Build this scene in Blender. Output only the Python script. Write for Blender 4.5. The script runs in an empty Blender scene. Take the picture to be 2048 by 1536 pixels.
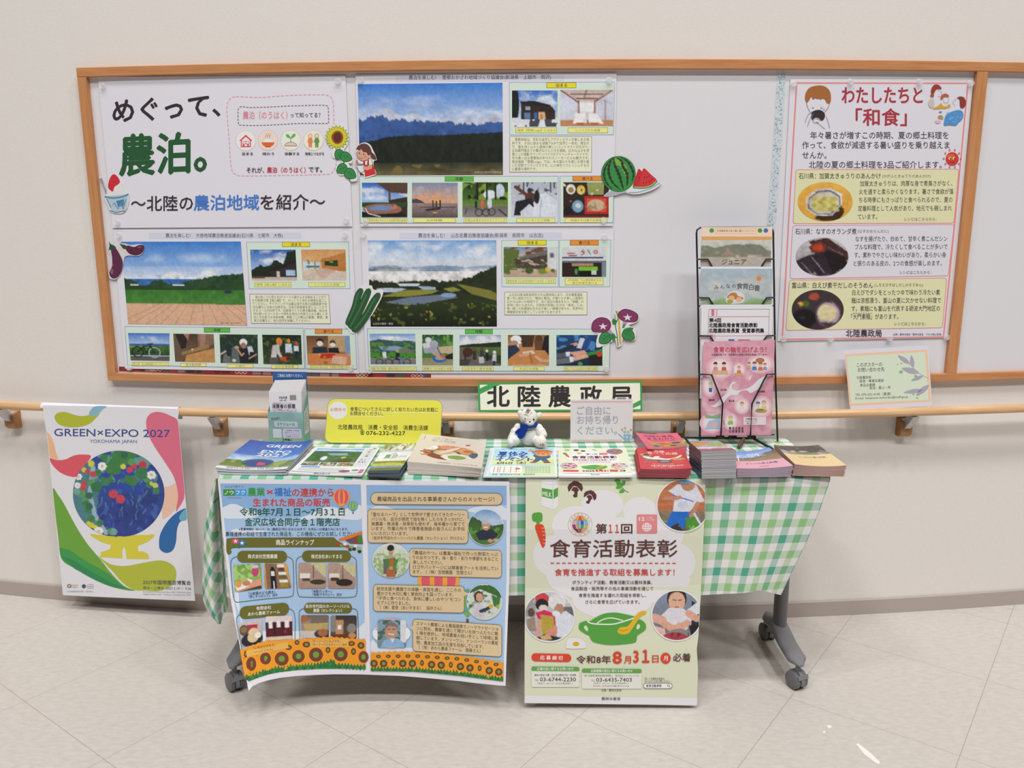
import bpy, bmesh, math, random
import numpy as np
from mathutils import Vector, Matrix, noise as mnoise
from mathutils.geometry import tessellate_polygon
random.seed(7)
SC = bpy.context.scene
COL = SC.collection
# ------------------------------------------------------------------ camera
F, PITCH, ROLL, CH = 1694.26, 0.204447, 0.00325, 1.4314
cd = bpy.data.cameras.new('camera'); cam = bpy.data.objects.new('camera', cd); COL.objects.link(cam)
cd.sensor_width = 36; cd.lens = F/2048*36; cd.clip_start = .05; cd.clip_end = 60
cam.matrix_world = Matrix.Translation((0, 0, CH)) @ Matrix.Rotation(math.pi/2-PITCH, 4, 'X') @ Matrix.Rotation(-ROLL, 4, 'Z')
SC.camera = cam
# ------------------------------------------------------------------ light
SC.view_settings.view_transform = 'Standard'; SC.view_settings.look = 'None'
SC.view_settings.gamma = 1; SC.view_settings.use_curve_mapping = False
SC.view_settings.exposure = -1.1
wd = bpy.data.worlds.new('world'); SC.world = wd; wd.use_nodes = True
bg = wd.node_tree.nodes['Background']; bg.inputs[0].default_value = (1, .99, .985, 1); bg.inputs[1].default_value = .09
def lamp(name, x, y, z, sx, sy, power):
    l = bpy.data.lights.new(name, 'AREA'); l.shape = 'RECTANGLE'; l.size = sx; l.size_y = sy
    l.energy = power; l.color = (1, .993, .987)
    o = bpy.data.objects.new(name, l); COL.objects.link(o); o.location = (x, y, z)
for x in (-6.5, -1.6, 2.6, 7.5):      # two rows of lights high up in the hall behind the camera
    lamp('hall_light', x, -7.4, 14.0, 1.6, 1.0, 1150)
    lamp('hall_light', x, -2.7, 14.0, 1.6, .8, 900)
KC = 1.0                     # printed colours as seen on the photo -> ink reflectance
# ------------------------------------------------------------------ colour
def lin(h):
    h = h.lstrip('#')
    v = np.array([int(h[i:i+2], 16)/255 for i in (0, 2, 4)])
    return np.where(v <= .04045, v/12.92, ((v+.055)/1.055)**2.4)
def ink(h): return np.minimum(lin(h)*KC, .88)
# ------------------------------------------------------------------ materials
def nodes(m):
    m.use_nodes = True; nt = m.node_tree; return nt, nt.nodes['Principled BSDF']
def mat(name, h, rough=.5, metal=0, bump=0, bscale=200, spec=.5, var=0, vscale=30):
    m = bpy.data.materials.new(name); nt, b = nodes(m); c = ink(h)
    b.inputs['Base Color'].default_value = (*c, 1); b.inputs['Roughness'].default_value = rough
    b.inputs['Metallic'].default_value = metal; b.inputs['Specular IOR Level'].default_value = spec
    tc = nt.nodes.new('ShaderNodeTexCoord')
    if bump or var:
        n = nt.nodes.new('ShaderNodeTexNoise'); n.inputs['Scale'].default_value = bscale; n.inputs['Detail'].default_value = 4
        nt.links.new(tc.outputs['Object'], n.inputs['Vector'])
    if bump:
        bp = nt.nodes.new('ShaderNodeBump'); bp.inputs['Strength'].default_value = bump; bp.inputs['Distance'].default_value = .002
        nt.links.new(n.outputs['Fac'], bp.inputs['Height']); nt.links.new(bp.outputs['Normal'], b.inputs['Normal'])
    if var:
        n2 = nt.nodes.new('ShaderNodeTexNoise'); n2.inputs['Scale'].default_value = vscale; n2.inputs['Detail'].default_value = 5
        nt.links.new(tc.outputs['Object'], n2.inputs['Vector'])
        r = nt.nodes.new('ShaderNodeValToRGB')
        r.color_ramp.elements[0].position = .3; r.color_ramp.elements[1].position = .7
        r.color_ramp.elements[0].color = (*(c*(1-var)), 1); r.color_ramp.elements[1].color = (*np.minimum(c*(1+var), .95), 1)
        nt.links.new(n2.outputs['Fac'], r.inputs[0]); nt.links.new(r.outputs[0], b.inputs['Base Color'])
    return m
def wood(name, ha, hb, rough, vec=(3, 3, 60)):
    m = bpy.data.materials.new(name); nt, b = nodes(m); b.inputs['Roughness'].default_value = rough
    tc = nt.nodes.new('ShaderNodeTexCoord'); mp = nt.nodes.new('ShaderNodeMapping')
    mp.inputs['Scale'].default_value = vec
    n = nt.nodes.new('ShaderNodeTexNoise'); n.inputs['Scale'].default_value = 2.2; n.inputs['Detail'].default_value = 7; n.inputs['Roughness'].default_value = .65
    r = nt.nodes.new('ShaderNodeValToRGB'); r.color_ramp.elements[0].position = .32; r.color_ramp.elements[1].position = .68
    r.color_ramp.elements[0].color = (*ink(ha), 1); r.color_ramp.elements[1].color = (*ink(hb), 1)
    nt.links.new(tc.outputs['Object'], mp.inputs[0]); nt.links.new(mp.outputs[0], n.inputs['Vector'])
    nt.links.new(n.outputs['Fac'], r.inputs[0]); nt.links.new(r.outputs[0], b.inputs['Base Color'])
    return m
def print_mat(name, rough, spec=.4):
    m = bpy.data.materials.new(name); nt, b = nodes(m)
    a = nt.nodes.new('ShaderNodeAttribute'); a.attribute_name = 'Col'
    nt.links.new(a.outputs['Color'], b.inputs['Base Color'])
    b.inputs['Roughness'].default_value = rough; b.inputs['Specular IOR Level'].default_value = spec
    return m
M = {}
M['paper'] = print_mat('printed_paper', .55, .3)
M['gloss'] = print_mat('printed_gloss_paper', .28, .45)
M['oak'] = wood('oak_frame', 'bd7d50', 'cf9563', .4)
M['oak_v'] = wood('oak_frame_upright', 'bd7d50', 'cf9563', .4, (60, 60, 3))
M['rail'] = wood('beech_handrail', 'd0a272', 'e3bd93', .3)
M['block'] = mat('bracket_wood', 'a87848', .5)
M['steel'] = mat('bracket_steel', 'c4c1c4', .35, .6)
M['panel'] = mat('board_panel', 'e0dee2', .7, bump=.15, bscale=900)
M['wall'] = mat('wallpaper', 'e6e0da', .75, bump=.35, bscale=520, spec=.2, var=.012, vscale=300)
M['skirting'] = mat('skirting_vinyl', 'b0a49c', .5)
M['black'] = mat('black_wire', '1c1c1e', .4)
M['clear'] = bpy.data.materials.new('clear_plastic')
nt, b = nodes(M['clear']); b.inputs['Alpha'].default_value = .3; b.inputs['Roughness'].default_value = .15; b.inputs['Base Color'].default_value = (.85, .85, .86, 1)
M['acrylic'] = bpy.data.materials.new('acrylic')
nt, b = nodes(M['acrylic']); b.inputs['Alpha'].default_value = .12; b.inputs['Roughness'].default_value = .08; b.inputs['Base Color'].default_value = (.95, .97, .97, 1)
M['grey'] = mat('grey_paint_steel', '6c6a6c', .45)
M['greyp'] = mat('grey_plastic', '7b7a7d', .5)
M['darkp'] = mat('dark_plastic', '2c2b2d', .5)
M['tabletop'] = mat('table_laminate', 'd8d3ca', .5)
M['plush'] = mat('white_plush', 'efece4', .95, bump=1, bscale=380, spec=.1)
M['scarf'] = mat('blue_felt', '2346a0', .95, bump=.5, bscale=600, spec=.1)
M['nose'] = mat('dark_thread', '3a302e', .5)
M['bead'] = mat('dark_bead', '241c1a', .15)
# floor: 456 mm vinyl tiles laid diagonally, streaky grain turned tile by tile
def floor_mat():
    m = bpy.data.materials.new('vinyl_floor_tile'); nt, b = nodes(m); N = nt.nodes; L = nt.links
    def math_(op, a, c=None):
        n = N.new('ShaderNodeMath'); n.operation = op
        for i, v in enumerate((a, c)):
            if v is None: continue
            if isinstance(v, (int, float)): n.inputs[i].default_value = v
            else: L.new(v, n.inputs[i])
        return n.outputs[0]
    tc = N.new('ShaderNodeTexCoord'); sp = N.new('ShaderNodeSeparateXYZ'); L.new(tc.outputs['Object'], sp.inputs[0])
    a = math.radians(53.2); T = .4555
    u = math_('ADD', math_('MULTIPLY', sp.outputs[0], -math.sin(a)), math_('MULTIPLY', sp.outputs[1], math.cos(a)))
    v = math_('ADD', math_('MULTIPLY', sp.outputs[0], math.cos(a)), math_('MULTIPLY', sp.outputs[1], math.sin(a)))
    u = math_('DIVIDE', math_('SUBTRACT', u, .25), T); v = math_('DIVIDE', math_('SUBTRACT', v, .042), T)
    fu, fv = math_('FRACT', u), math_('FRACT', v)
    eu = math_('MINIMUM', fu, math_('SUBTRACT', 1, fu)); ev = math_('MINIMUM', fv, math_('SUBTRACT', 1, fv))
    joint = math_('LESS_THAN', math_('MINIMUM', eu, ev), .0022)
    par = math_('MODULO', math_('ADD', math_('ADD', math_('FLOOR', u), math_('FLOOR', v)), 40), 2)
    def streak(ang):
        mp = N.new('ShaderNodeMapping'); mp.inputs['Rotation'].default_value = (0, 0, ang); mp.inputs['Scale'].default_value = (34, 80, 1)
        L.new(tc.outputs['Object'], mp.inputs[0])
        n = N.new('ShaderNodeTexNoise'); n.inputs['Scale'].default_value = 1; n.inputs['Detail'].default_value = 6; n.inputs['Roughness'].default_value = .7
        L.new(mp.outputs[0], n.inputs['Vector']); return n.outputs['Fac']
    mx = N.new('ShaderNodeMix'); L.new(par, mx.inputs[0]); L.new(streak(-.2), mx.inputs[2]); L.new(streak(.95), mx.inputs[3])
    r = N.new('ShaderNodeValToRGB'); r.color_ramp.elements[0].position = .3; r.color_ramp.elements[1].position = .7
    r.color_ramp.elements[0].color = (*ink('beb6ae'), 1); r.color_ramp.elements[1].color = (*ink('cfc8c1'), 1)
    L.new(mx.outputs[0], r.inputs[0])
    m2 = N.new('ShaderNodeMix'); m2.data_type = 'RGBA'; L.new(math_('MULTIPLY', joint, .8), m2.inputs[0]); L.new(r.outputs[0], m2.inputs[6]); m2.inputs[7].default_value = (*ink('9c9088'), 1)
    L.new(m2.outputs[2], b.inputs['Base Color']); b.inputs['Roughness'].default_value = .42; b.inputs['Specular IOR Level'].default_value = .35
    return m
M['floor'] = floor_mat()
def gingham_mat():
    m = bpy.data.materials.new('green_gingham'); nt, b = nodes(m); N = nt.nodes; L = nt.links
    tc = N.new('ShaderNodeTexCoord'); sp = N.new('ShaderNodeSeparateXYZ'); L.new(tc.outputs['UV'], sp.inputs[0])
    def band(out, off):
        d = N.new('ShaderNodeMath'); d.operation = 'MULTIPLY_ADD'; L.new(out, d.inputs[0]); d.inputs[1].default_value = 1/.0965; d.inputs[2].default_value = off
        f = N.new('ShaderNodeMath'); f.operation = 'FRACT'; L.new(d.outputs[0], f.inputs[0])
        r = N.new('ShaderNodeValToRGB'); r.color_ramp.interpolation = 'CONSTANT'
        e = r.color_ramp.elements; cols = [(0, '56a88c'), (.25, 'e6e4e2'), (.5, '98c389'), (.75, 'e6e4e2')]
        while len(e) < 4: e.new(.9)
        for k, (p, h) in enumerate(cols): e[k].position = p; e[k].color = (*ink(h), 1)
        L.new(f.outputs[0], r.inputs[0]); return r.outputs[0]
    mx = N.new('ShaderNodeMix'); mx.data_type = 'RGBA'; mx.inputs[0].default_value = .5
    L.new(band(sp.outputs[0], .86), mx.inputs[6]); L.new(band(sp.outputs[1], .1), mx.inputs[7]); L.new(mx.outputs[2], b.inputs['Base Color'])
    b.inputs['Roughness'].default_value = .9; b.inputs['Specular IOR Level'].default_value = .15
    w = N.new('ShaderNodeTexNoise'); w.inputs['Scale'].default_value = 700; L.new(tc.outputs['UV'], w.inputs['Vector'])
    bp = N.new('ShaderNodeBump'); bp.inputs['Strength'].default_value = .25; bp.inputs['Distance'].default_value = .001
    L.new(w.outputs['Fac'], bp.inputs['Height']); L.new(bp.outputs[0], b.inputs['Normal'])
    return m
M['gingham'] = gingham_mat()
# ------------------------------------------------------------------ objects
def tag(o, label=None, cat=None, group=None, kind=None):
    for k, v in (('label', label), ('category', cat), ('group', group), ('kind', kind)):
        if v: o[k] = v
    return o
def empty(name, loc, label, cat, group=None):
    o = bpy.data.objects.new(name, None); COL.objects.link(o); o.location = loc; o.empty_display_size = .05
    return tag(o, label, cat, group)
def mesh_obj(name, verts, faces, material, parent=None, smooth=False, base=None):
    """base: the world point the object's origin goes to (its foot); children are given in world coordinates"""
    me = bpy.data.meshes.new(name)
    o = bpy.data.objects.new(name, me); COL.objects.link(o)
    org = Vector(base) if base is not None else (parent_origin(parent) if parent else Vector((0, 0, 0)))
    me.from_pydata([tuple(Vector(v)-org) for v in verts], [], faces); me.materials.append(material)
    if smooth: me.polygons.foreach_set('use_smooth', [True]*len(me.polygons))
    me.update()
    if parent: o.parent = parent
    else: o.location = org
    return o
def parent_origin(p):
    v = Vector((0, 0, 0))
    while p: v = v+p.location; p = p.parent
    return v
class MB:
    """collects boxes, tubes and sweeps in world coordinates for ONE mesh"""
    def __init__(s): s.v = []; s.f = []
    def add(s, v, f):
        n = len(s.v); s.v += [Vector(p) for p in v]; s.f += [tuple(i+n for i in q) for q in f]; return s
    def box(s, lo, hi, bev=0, rz=0, at=None):
        bm = bmesh.new(); bmesh.ops.create_cube(bm, size=1)
        c = [(a+b)/2 for a, b in zip(lo, hi)]; d = [b-a for a, b in zip(lo, hi)]
        for w in bm.verts: w.co = Vector((w.co.x*d[0], w.co.y*d[1], w.co.z*d[2]))
        if bev: bmesh.ops.bevel(bm, geom=bm.edges[:], offset=bev, segments=2, affect='EDGES', profile=.5)
        Mx = Matrix.Translation(c) @ Matrix.Rotation(rz, 4, 'Z')
        return s.bm(bm, Mx)
    def bm(s, bm, Mx=None):
        bm.verts.ensure_lookup_table(); bm.verts.index_update()
        s.add([(Mx @ w.co if Mx else w.co.copy()) for w in bm.verts], [[w.index for w in f.verts] for f in bm.faces]); bm.free(); return s
    def tube(s, pts, r, n=10, closed=False):
        pts = [Vector(p) for p in pts]; rings = []; m = len(pts)
        up = Vector((0, 0, 1))
        for i, p in enumerate(pts):
            t = (pts[min(i+1, m-1)]-pts[max(i-1, 0)]).normalized()
            a = t.cross(up)
            if a.length < 1e-3: a = t.cross(Vector((1, 0, 0)))
            a.normalize(); c = a.cross(t).normalized()
            # mitre so that corners keep their thickness
            rr = r[i] if isinstance(r, (list, tuple)) else r
            rings.append([p+rr*(math.cos(2*math.pi*k/n)*a+math.sin(2*math.pi*k/n)*c) for k in range(n)])
        v = [q for g in rings for q in g]; f = []
        for i in range(m-1):
            for k in range(n): f.append((i*n+k, i*n+(k+1) % n, (i+1)*n+(k+1) % n, (i+1)*n+k))
        f.append(tuple(range(n-1, -1, -1))); f.append(tuple((m-1)*n+k for k in range(n)))
        return s.add(v, f)
    def cyl(s, a, b, r, n=20, r2=None):
        return s.tube([a, b], [r, r if r2 is None else r2], n)
    def prism(s, pts, d):
        """closed outline (list of 3-D points) given thickness along vector d"""
        d = Vector(d); n = len(pts); P = [Vector(p) for p in pts]
        v = P+[p+d for p in P]; tr = tessellate_polygon([P])
        f = [tuple(t) for t in tr]+[tuple(i+n for i in reversed(t)) for t in tr]
        f += [(i, (i+1) % n, (i+1) % n+n, i+n) for i in range(n)]
        return s.add(v, f)
    def sphere(s, c, r, n=16):
        bm = bmesh.new(); bmesh.ops.create_uvsphere(bm, u_segments=n, v_segments=n//2+2, radius=1)
        r = r if isinstance(r, (tuple, list)) else (r, r, r)
        return s.bm(bm, Matrix.Translation(c) @ Matrix.Diagonal((*r, 1)))
    def build(s, name, m, parent=None, smooth=False, base=None):
        bm = bmesh.new()
        vs = [bm.verts.new(v) for v in s.v]
        for f in s.f:
            try: bm.faces.new([vs[i] for i in f])
            except ValueError: pass
        bmesh.ops.recalc_face_normals(bm, faces=bm.faces)
        bm.verts.index_update()
        v = [w.co.copy() for w in bm.verts]; f = [[w.index for w in q.verts] for q in bm.faces]; bm.free()
        o = mesh_obj(name, v, f, m, parent, smooth, base)
        if smooth:
            try: o.data.set_sharp_from_angle(angle=math.radians(40))
            except Exception: pass
        return o
# ------------------------------------------------------------------ where things stand
CP = Vector((0, 0, CH))
def ray(px, py):
    x = (px-1024)/F; y = -(py-768)/F
    c, s = math.cos(-ROLL), math.sin(-ROLL)
    x, y = x*c-y*s, x*s+y*c
    return Vector((x, math.cos(PITCH)+y*math.sin(PITCH), -math.sin(PITCH)+y*math.cos(PITCH)))
WX, WR, WD = .26115, 10.6207, 2.77          # the wall bulges gently into the corridor: an arc of radius WR
def arc(s, z, d=0):
    """point on the wall: s metres along it, z up, d in front of it"""
    a = s/WR
    return Vector((WX+(WR+d)*math.sin(a), WD+WR-(WR+d)*math.cos(a), z))
def s_wall(d):
    def fn(px, py):
        r = ray(px, py); R = WR+d; cy = WD+WR
        A = r.x**2+r.y**2; B = -2*(r.x*WX+r.y*cy); C = WX*WX+cy*cy-R*R
        t = (-B-math.sqrt(max(B*B-4*A*C, 0)))/(2*A)
        return CP+r*t, -r.normalized()
    return fn
def sz(px, py, d=0):
    p = s_wall(d)(px, py)[0]
    return WR*math.atan2(p.x-WX, WD+WR-p.y), p.z
def s_plane(P, n):
    P = Vector(P); n = Vector(n)
    def fn(px, py):
        r = ray(px, py); return CP+r*((P-CP).dot(n)/r.dot(n)), -r.normalized()
    return fn
def on_z(px, py, z=0): return s_plane((0, 0, z), (0, 0, 1))(px, py)[0]
def s_depth(f):
    def fn(px, py):
        r = ray(px, py); return CP+r*(f(px, py)/r.y), -r.normalized()
    return fn
def s_uv(tl, tr, br, bl, bow=None, lift=None):
    """design space 0..100 x 0..100 laid over a sheet with these corners"""
    tl, tr, br, bl = map(Vector, (tl, tr, br, bl)); n = (tr-tl).cross(tl-bl).normalized()
    def fn(u, v):
        a, b = u/100, v/100
        p = tl*(1-a)*(1-b)+tr*a*(1-b)+br*a*b+bl*(1-a)*b
        if bow: p = p+n*bow(a, b)
        return p, n
    return fn
TZ = .703      # top of the cloth on the table
def s_stand(px, py, tilt=0, yaw=0, z=TZ):
    """an upright sheet whose foot shows at this pixel, leaning back by tilt degrees"""
    P = on_z(px, py, z); t = math.radians(tilt); y = math.radians(yaw)
    n = Vector((math.sin(y)*math.cos(t), -math.cos(y)*math.cos(t), math.sin(t)))
    return s_plane(P, n)
# ------------------------------------------------------------------ printed sheets
_fc = bpy.data.curves.new('lettering', 'FONT'); _fo = bpy.data.objects.new('lettering', _fc); COL.objects.link(_fo)
_cache = {}
def glyphs(s, b=0, res=2):
    k = (s, b, res)
    if k not in _cache:
        _fc.body = s; _fc.offset = b; _fc.resolution_u = res
        dg = bpy.context.evaluated_depsgraph_get(); dg.update()
        ev = _fo.evaluated_get(dg); me = ev.to_mesh()
        v = np.zeros(len(me.vertices)*3); me.vertices.foreach_get('co', v); v = v.reshape(-1, 3)[:, :2]
        f = [tuple(p.vertices) for p in me.polygons]; ev.to_mesh_clear()
        _cache[k] = (v, f)
    return _cache[k]
def vnoise(w, h, sx, sy, seed, octv=3):
    rng = np.random.default_rng(seed); out = np.zeros((h, w)); amp = 1; tot = 0
    for o in range(octv):
        nx, ny = max(2, int(sx*2**o)+2), max(2, int(sy*2**o)+2); g = rng.random((ny, nx))
        X = np.linspace(0, nx-1.001, w); Y = np.linspace(0, ny-1.001, h)
        x0 = X.astype(int); y0 = Y.astype(int); fx = X-x0; fy = (Y-y0)[:, None]
        fx = fx*fx*(3-2*fx); fy = fy*fy*(3-2*fy)
        a = g[y0][:, x0]*(1-fx)+g[y0][:, x0+1]*fx; c = g[y0+1][:, x0]*(1-fx)+g[y0+1][:, x0+1]*fx
        out += amp*(a*(1-fy)+c*fy); tot += amp; amp *= .55
    return out/tot
def paint(w, h, ops, seed=1):
    """painted at twice the size and averaged down, with a little grain"""
    im = paint_(w*2, h*2, ops, seed); im = im.reshape(h, 2, w, 2, 3).mean((1, 3))
    g = vnoise(w, h, w/2.2, h/2.2, seed*13+5, 1)-.5; g2 = vnoise(w, h, w/7, h/7, seed*17+3, 2)-.5
    return np.clip(im*(1+.2*g+.14*g2)[..., None], .003, .9)
def paint_(w, h, ops, seed=1):
    """a little photograph: ops in unit coordinates painted in order on a w x h raster"""
    Y, X = np.mgrid[0:h, 0:w]; X = X/(w-1); Y = Y/(h-1); im = np.ones((h, w, 3))*.5
    asp = w/h
    for i, op in enumerate(ops):
        k = op[0]; sd = seed*97+i
        if k == 'g':      # gradient y0 c0 y1 c1
            t = np.clip((Y-op[1])/(op[3]-op[1]), 0, 1)[..., None]; m = ((Y >= op[1]) & (Y <= op[3]))[..., None] if len(op) > 5 else 1.0
            im = im*(1-m)+(ink(op[2])*(1-t)+ink(op[4])*t)*m
        elif k == 'cl':   # clouds: y0 y1 amount sx sy colour
            n = vnoise(w, h, op[4], op[5], sd, 4); m = np.clip((n-.5+(op[3]-.5)*.45)*3.2, 0, .8)*((Y > op[1]) & (Y < op[2]))
            e = np.clip(np.minimum(Y-op[1], op[2]-Y)/.06, 0, 1); m = (m*e)[..., None]; im = im*(1-m)+ink(op[6])*m
        elif k == 'r':    # ridge: points of the sky line, rough, colour, (colour2 below)
            xs, ys = zip(*op[1]); line = np.interp(X[0], xs, ys)
            n = vnoise(w, 2, max(3, w/5), 1, sd, 3)[0]-.5; line = line+n*op[2]
            m = (Y > line[None, :])[..., None]
            c = ink(op[3])
            if len(op) > 4:
                t = np.clip((Y-line[None, :])/(1-line[None, :]+.01), 0, 1)[..., None]; c = c*(1-t)+ink(op[4])*t
            im = np.where(m, c, im)
        elif k == 'n':    # speckle: y0 y1 amount sx sy
            n = vnoise(w, h, op[4], op[5], sd, 3)-.5; m = ((Y >= op[1]) & (Y <= op[2]))[..., None]; im = im*(1+m*(n[..., None])*op[3]*2)
        elif k == 'sp':   # spots of a colour: y0 y1 cover sx sy colour
            n = vnoise(w, h, op[4], op[5], sd, 2); m = ((n > 1-op[3]) & (Y >= op[1]) & (Y <= op[2]))[..., None]; im = np.where(m, ink(op[6]), im)
        elif k == 'e':
            m = (((X-op[1])/op[3])**2+((Y-op[2])/op[4])**2 < 1)[..., None]; im = np.where(m, ink(op[5]), im)
        elif k == 'b':
            m = ((X >= op[1]) & (X <= op[3]) & (Y >= op[2]) & (Y <= op[4]))[..., None]; im = np.where(m, ink(op[5]), im)
        elif k == 'p':
            P = op[1]; ins = np.zeros_like(X, bool); j = len(P)-1
            for q in range(len(P)):
                (xi, yi), (xj, yj) = P[q], P[j]
                c = ((yi > Y) != (yj > Y)) & (X < (xj-xi)*(Y-yi)/((yj-yi) or 1e-9)+xi); ins ^= c; j = q
            im = np.where(ins[..., None], ink(op[2]), im)
        elif k == 'l':    # stroke: points, width, colour
            P = op[1]
            for (x0, y0), (x1, y1) in zip(P[:-1], P[1:]):
                dx, dy = (x1-x0)*asp, y1-y0; L2 = dx*dx+dy*dy or 1e-9
                t = np.clip((((X-x0)*asp)*dx+(Y-y0)*dy)/L2, 0, 1)
                d = np.hypot((X-x0)*asp-t*dx, (Y-y0)-t*dy); im = np.where((d < op[2])[..., None], ink(op[3]), im)
        elif k == 'o':    # ring
            d = np.hypot((X-op[1])*asp, Y-op[2]); im = np.where((abs(d-op[3]) < op[4])[..., None], ink(op[5]), im)
    return np.clip(im, 0.003, .9)
def circ(cx, cy, rx, ry=None, n=32, a0=0, a1=360):
    ry = rx if ry is None else ry
    e = n if abs(a1-a0) >= 360 else n+1
    return [(cx+rx*math.cos(math.radians(a0+(a1-a0)*i/n)), cy+ry*math.sin(math.radians(a0+(a1-a0)*i/n))) for i in range(e)]
def rr(x0, y0, x1, y1, r, dyl=0, n=5):
    """rounded rectangle outline; dyl = extra y at the right end (a sloping pill)"""
    r = min(r, (x1-x0)/2, (y1-y0)/2); p = []
    for cx, cy, a in ((x1-r, y0+r, -90), (x1-r, y1-r, 0), (x0+r, y1-r, 90), (x0+r, y0+r, 180)):
        p += [(cx+r*math.cos(math.radians(a+90*i/n)), cy+r*math.sin(math.radians(a+90*i/n))) for i in range(n+1)]
    if dyl: p = [(x, y+dyl*(x-x0)/(x1-x0)) for x, y in p]
    return p
def spline(pts, n=6, closed=True):
    out = []; m = len(pts)
    for i in range(m if closed else m-1):
        p0, p1, p2, p3 = [pts[(i+k) % m] if closed else pts[max(0, min(m-1, i+k))] for k in (-1, 0, 1, 2)]
        for j in range(n):
            t = j/n
            out.append(tuple(.5*((2*b)+(c-a)*t+(2*a-5*b+4*c-d)*t*t+(3*b-a-3*c+d)*t**3) for a, b, c, d in zip(p0, p1, p2, p3)))
    if not closed: out.append(pts[-1])
    return out
class Sheet:
    """one printed thing: paper outline with thickness, artwork as thin ink films in front of it"""
    def __init__(s, surf, step=.00003, grid=0, first=.0002):
        s.s = surf; s.step = step; s.grid = grid; s.lv = 0; s.v = []; s.f = []; s.c = []; s.first = first
    def _h(s): return s.first+s.lv*s.step
    def _emit(s, P, faces, cols, up=True):
        n = len(s.v); h = s._h()
        for (a, b) in P:
            p, d = s.s(a, b); s.v.append(p+d*h)
        for f, c in zip(faces, cols): s.f.append(tuple(i+n for i in f)); s.c.append(c)
        if up: s.lv += 1
    def _cut(s, pts):
        tris = tessellate_polygon([[Vector((x, y, 0)) for x, y in pts]])
        if not s.grid: return list(pts), [tuple(t) for t in tris]
        bm = bmesh.new(); vs = [bm.verts.new((x, y, 0)) for x, y in pts]
        for t in tris:
            try: bm.faces.new([vs[i] for i in t])
            except ValueError: pass
        for ax, k in ((0, 0), (1, 1)):
            lo = min(p[k] for p in pts); hi = max(p[k] for p in pts); q = math.floor(lo/s.grid)+1
            while q*s.grid < hi-1e-6:
                co = [0, 0, 0]; co[k] = q*s.grid; no = [0, 0, 0]; no[k] = 1
                bmesh.ops.bisect_plane(bm, geom=bm.verts[:]+bm.edges[:]+bm.faces[:], dist=1e-5, plane_co=co, plane_no=no); q += 1
        bm.verts.index_update(); P = [(w.co.x, w.co.y) for w in bm.verts]; f = [tuple(w.index for w in q.verts) for q in bm.faces]; bm.free()
        return P, f
    def poly(s, pts, h, up=True):
        P, f = s._cut(pts); c = ink(h) if isinstance(h, str) else h; s._emit(P, f, [c]*len(f), up); return s
    def base(s, pts, h, thick=.0006, edge='e8e6ea'):
        """the paper itself: front, back and edge"""
        P, f = s._cut(pts); n = len(s.v); m = len(P)
        q = [s.s(a, b) for a, b in P]
        s.v += [p for p, d in q]+[p-d*thick for p, d in q]
        c = ink(h); e = ink(edge)
        from collections import Counter
        ec = Counter(); 
        for t in f:
            for i in range(len(t)): ec[(t[i], t[(i+1) % len(t)])] += 1
        s.f += [tuple(i+n for i in t) for t in f]; s.c += [c]*len(f)
        s.f += [tuple(i+n+m for i in reversed(t)) for t in f]; s.c += [e]*len(f)
        for (a, b) in list(ec):
            if (b, a) not in ec: s.f.append((b+n, a+n, a+n+m, b+n+m)); s.c.append(e)
        return s
    def rect(s, x0, y0, x1, y1, h): return s.poly([(x0, y0), (x1, y0), (x1, y1), (x0, y1)], h)
    def ell(s, cx, cy, rx, ry, h, n=28): return s.poly(circ(cx, cy, rx, ry, n), h)
    def line(s, pts, w, h, closed=False, dash=None):
        if closed: pts = list(pts)+[pts[0]]
        if dash:
            on, off = dash; segs = []; d = 0; cur = [pts[0]]; draw = True
            for a, b in zip(pts[:-1], pts[1:]):
                L = math.hypot(b[0]-a[0], b[1]-a[1]); t = 0
                while True:
                    need = (on if draw else off)-d
                    if L-t < need: d += L-t; cur.append(b); break
                    t += need; p = (a[0]+(b[0]-a[0])*t/L, a[1]+(b[1]-a[1])*t/L)
                    if draw: segs.append(cur+[p])
                    cur = [p]; draw = not draw; d = 0
            for g in segs: s.line(g, w, h); s.lv -= 1
            s.lv += 1; return s
        P = []; f = []
        if s.grid:
            q = [pts[0]]
            for a, b in zip(pts[:-1], pts[1:]):
                k = max(1, math.ceil(math.hypot(b[0]-a[0], b[1]-a[1])/25)); q += [(a[0]+(b[0]-a[0])*j/k, a[1]+(b[1]-a[1])*j/k) for j in range(1, k+1)]
            pts = q
        for i, (x, y) in enumerate(pts):
            a = pts[max(i-1, 0)]; b = pts[min(i+1, len(pts)-1)]
            if closed and i in (0, len(pts)-1): a, b = pts[-2], pts[1]
            dx, dy = b[0]-a[0], b[1]-a[1]; L = math.hypot(dx, dy) or 1
            u, v = -dy/L*w/2, dx/L*w/2
            k = 1
            if 0 < i < len(pts)-1 or closed:
                e = (pts[i][0]-a[0], pts[i][1]-a[1]); l2 = math.hypot(*e) or 1
                cs = abs((e[0]*dx+e[1]*dy)/(l2*L)); k = 1/max(cs, .6)
            P += [(x+u*k, y+v*k), (x-u*k, y-v*k)]
            if i: f.append((2*i-2, 2*i-1, 2*i+1, 2*i))
        s._emit(P, f, [ink(h)]*len(f)); return s
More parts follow.
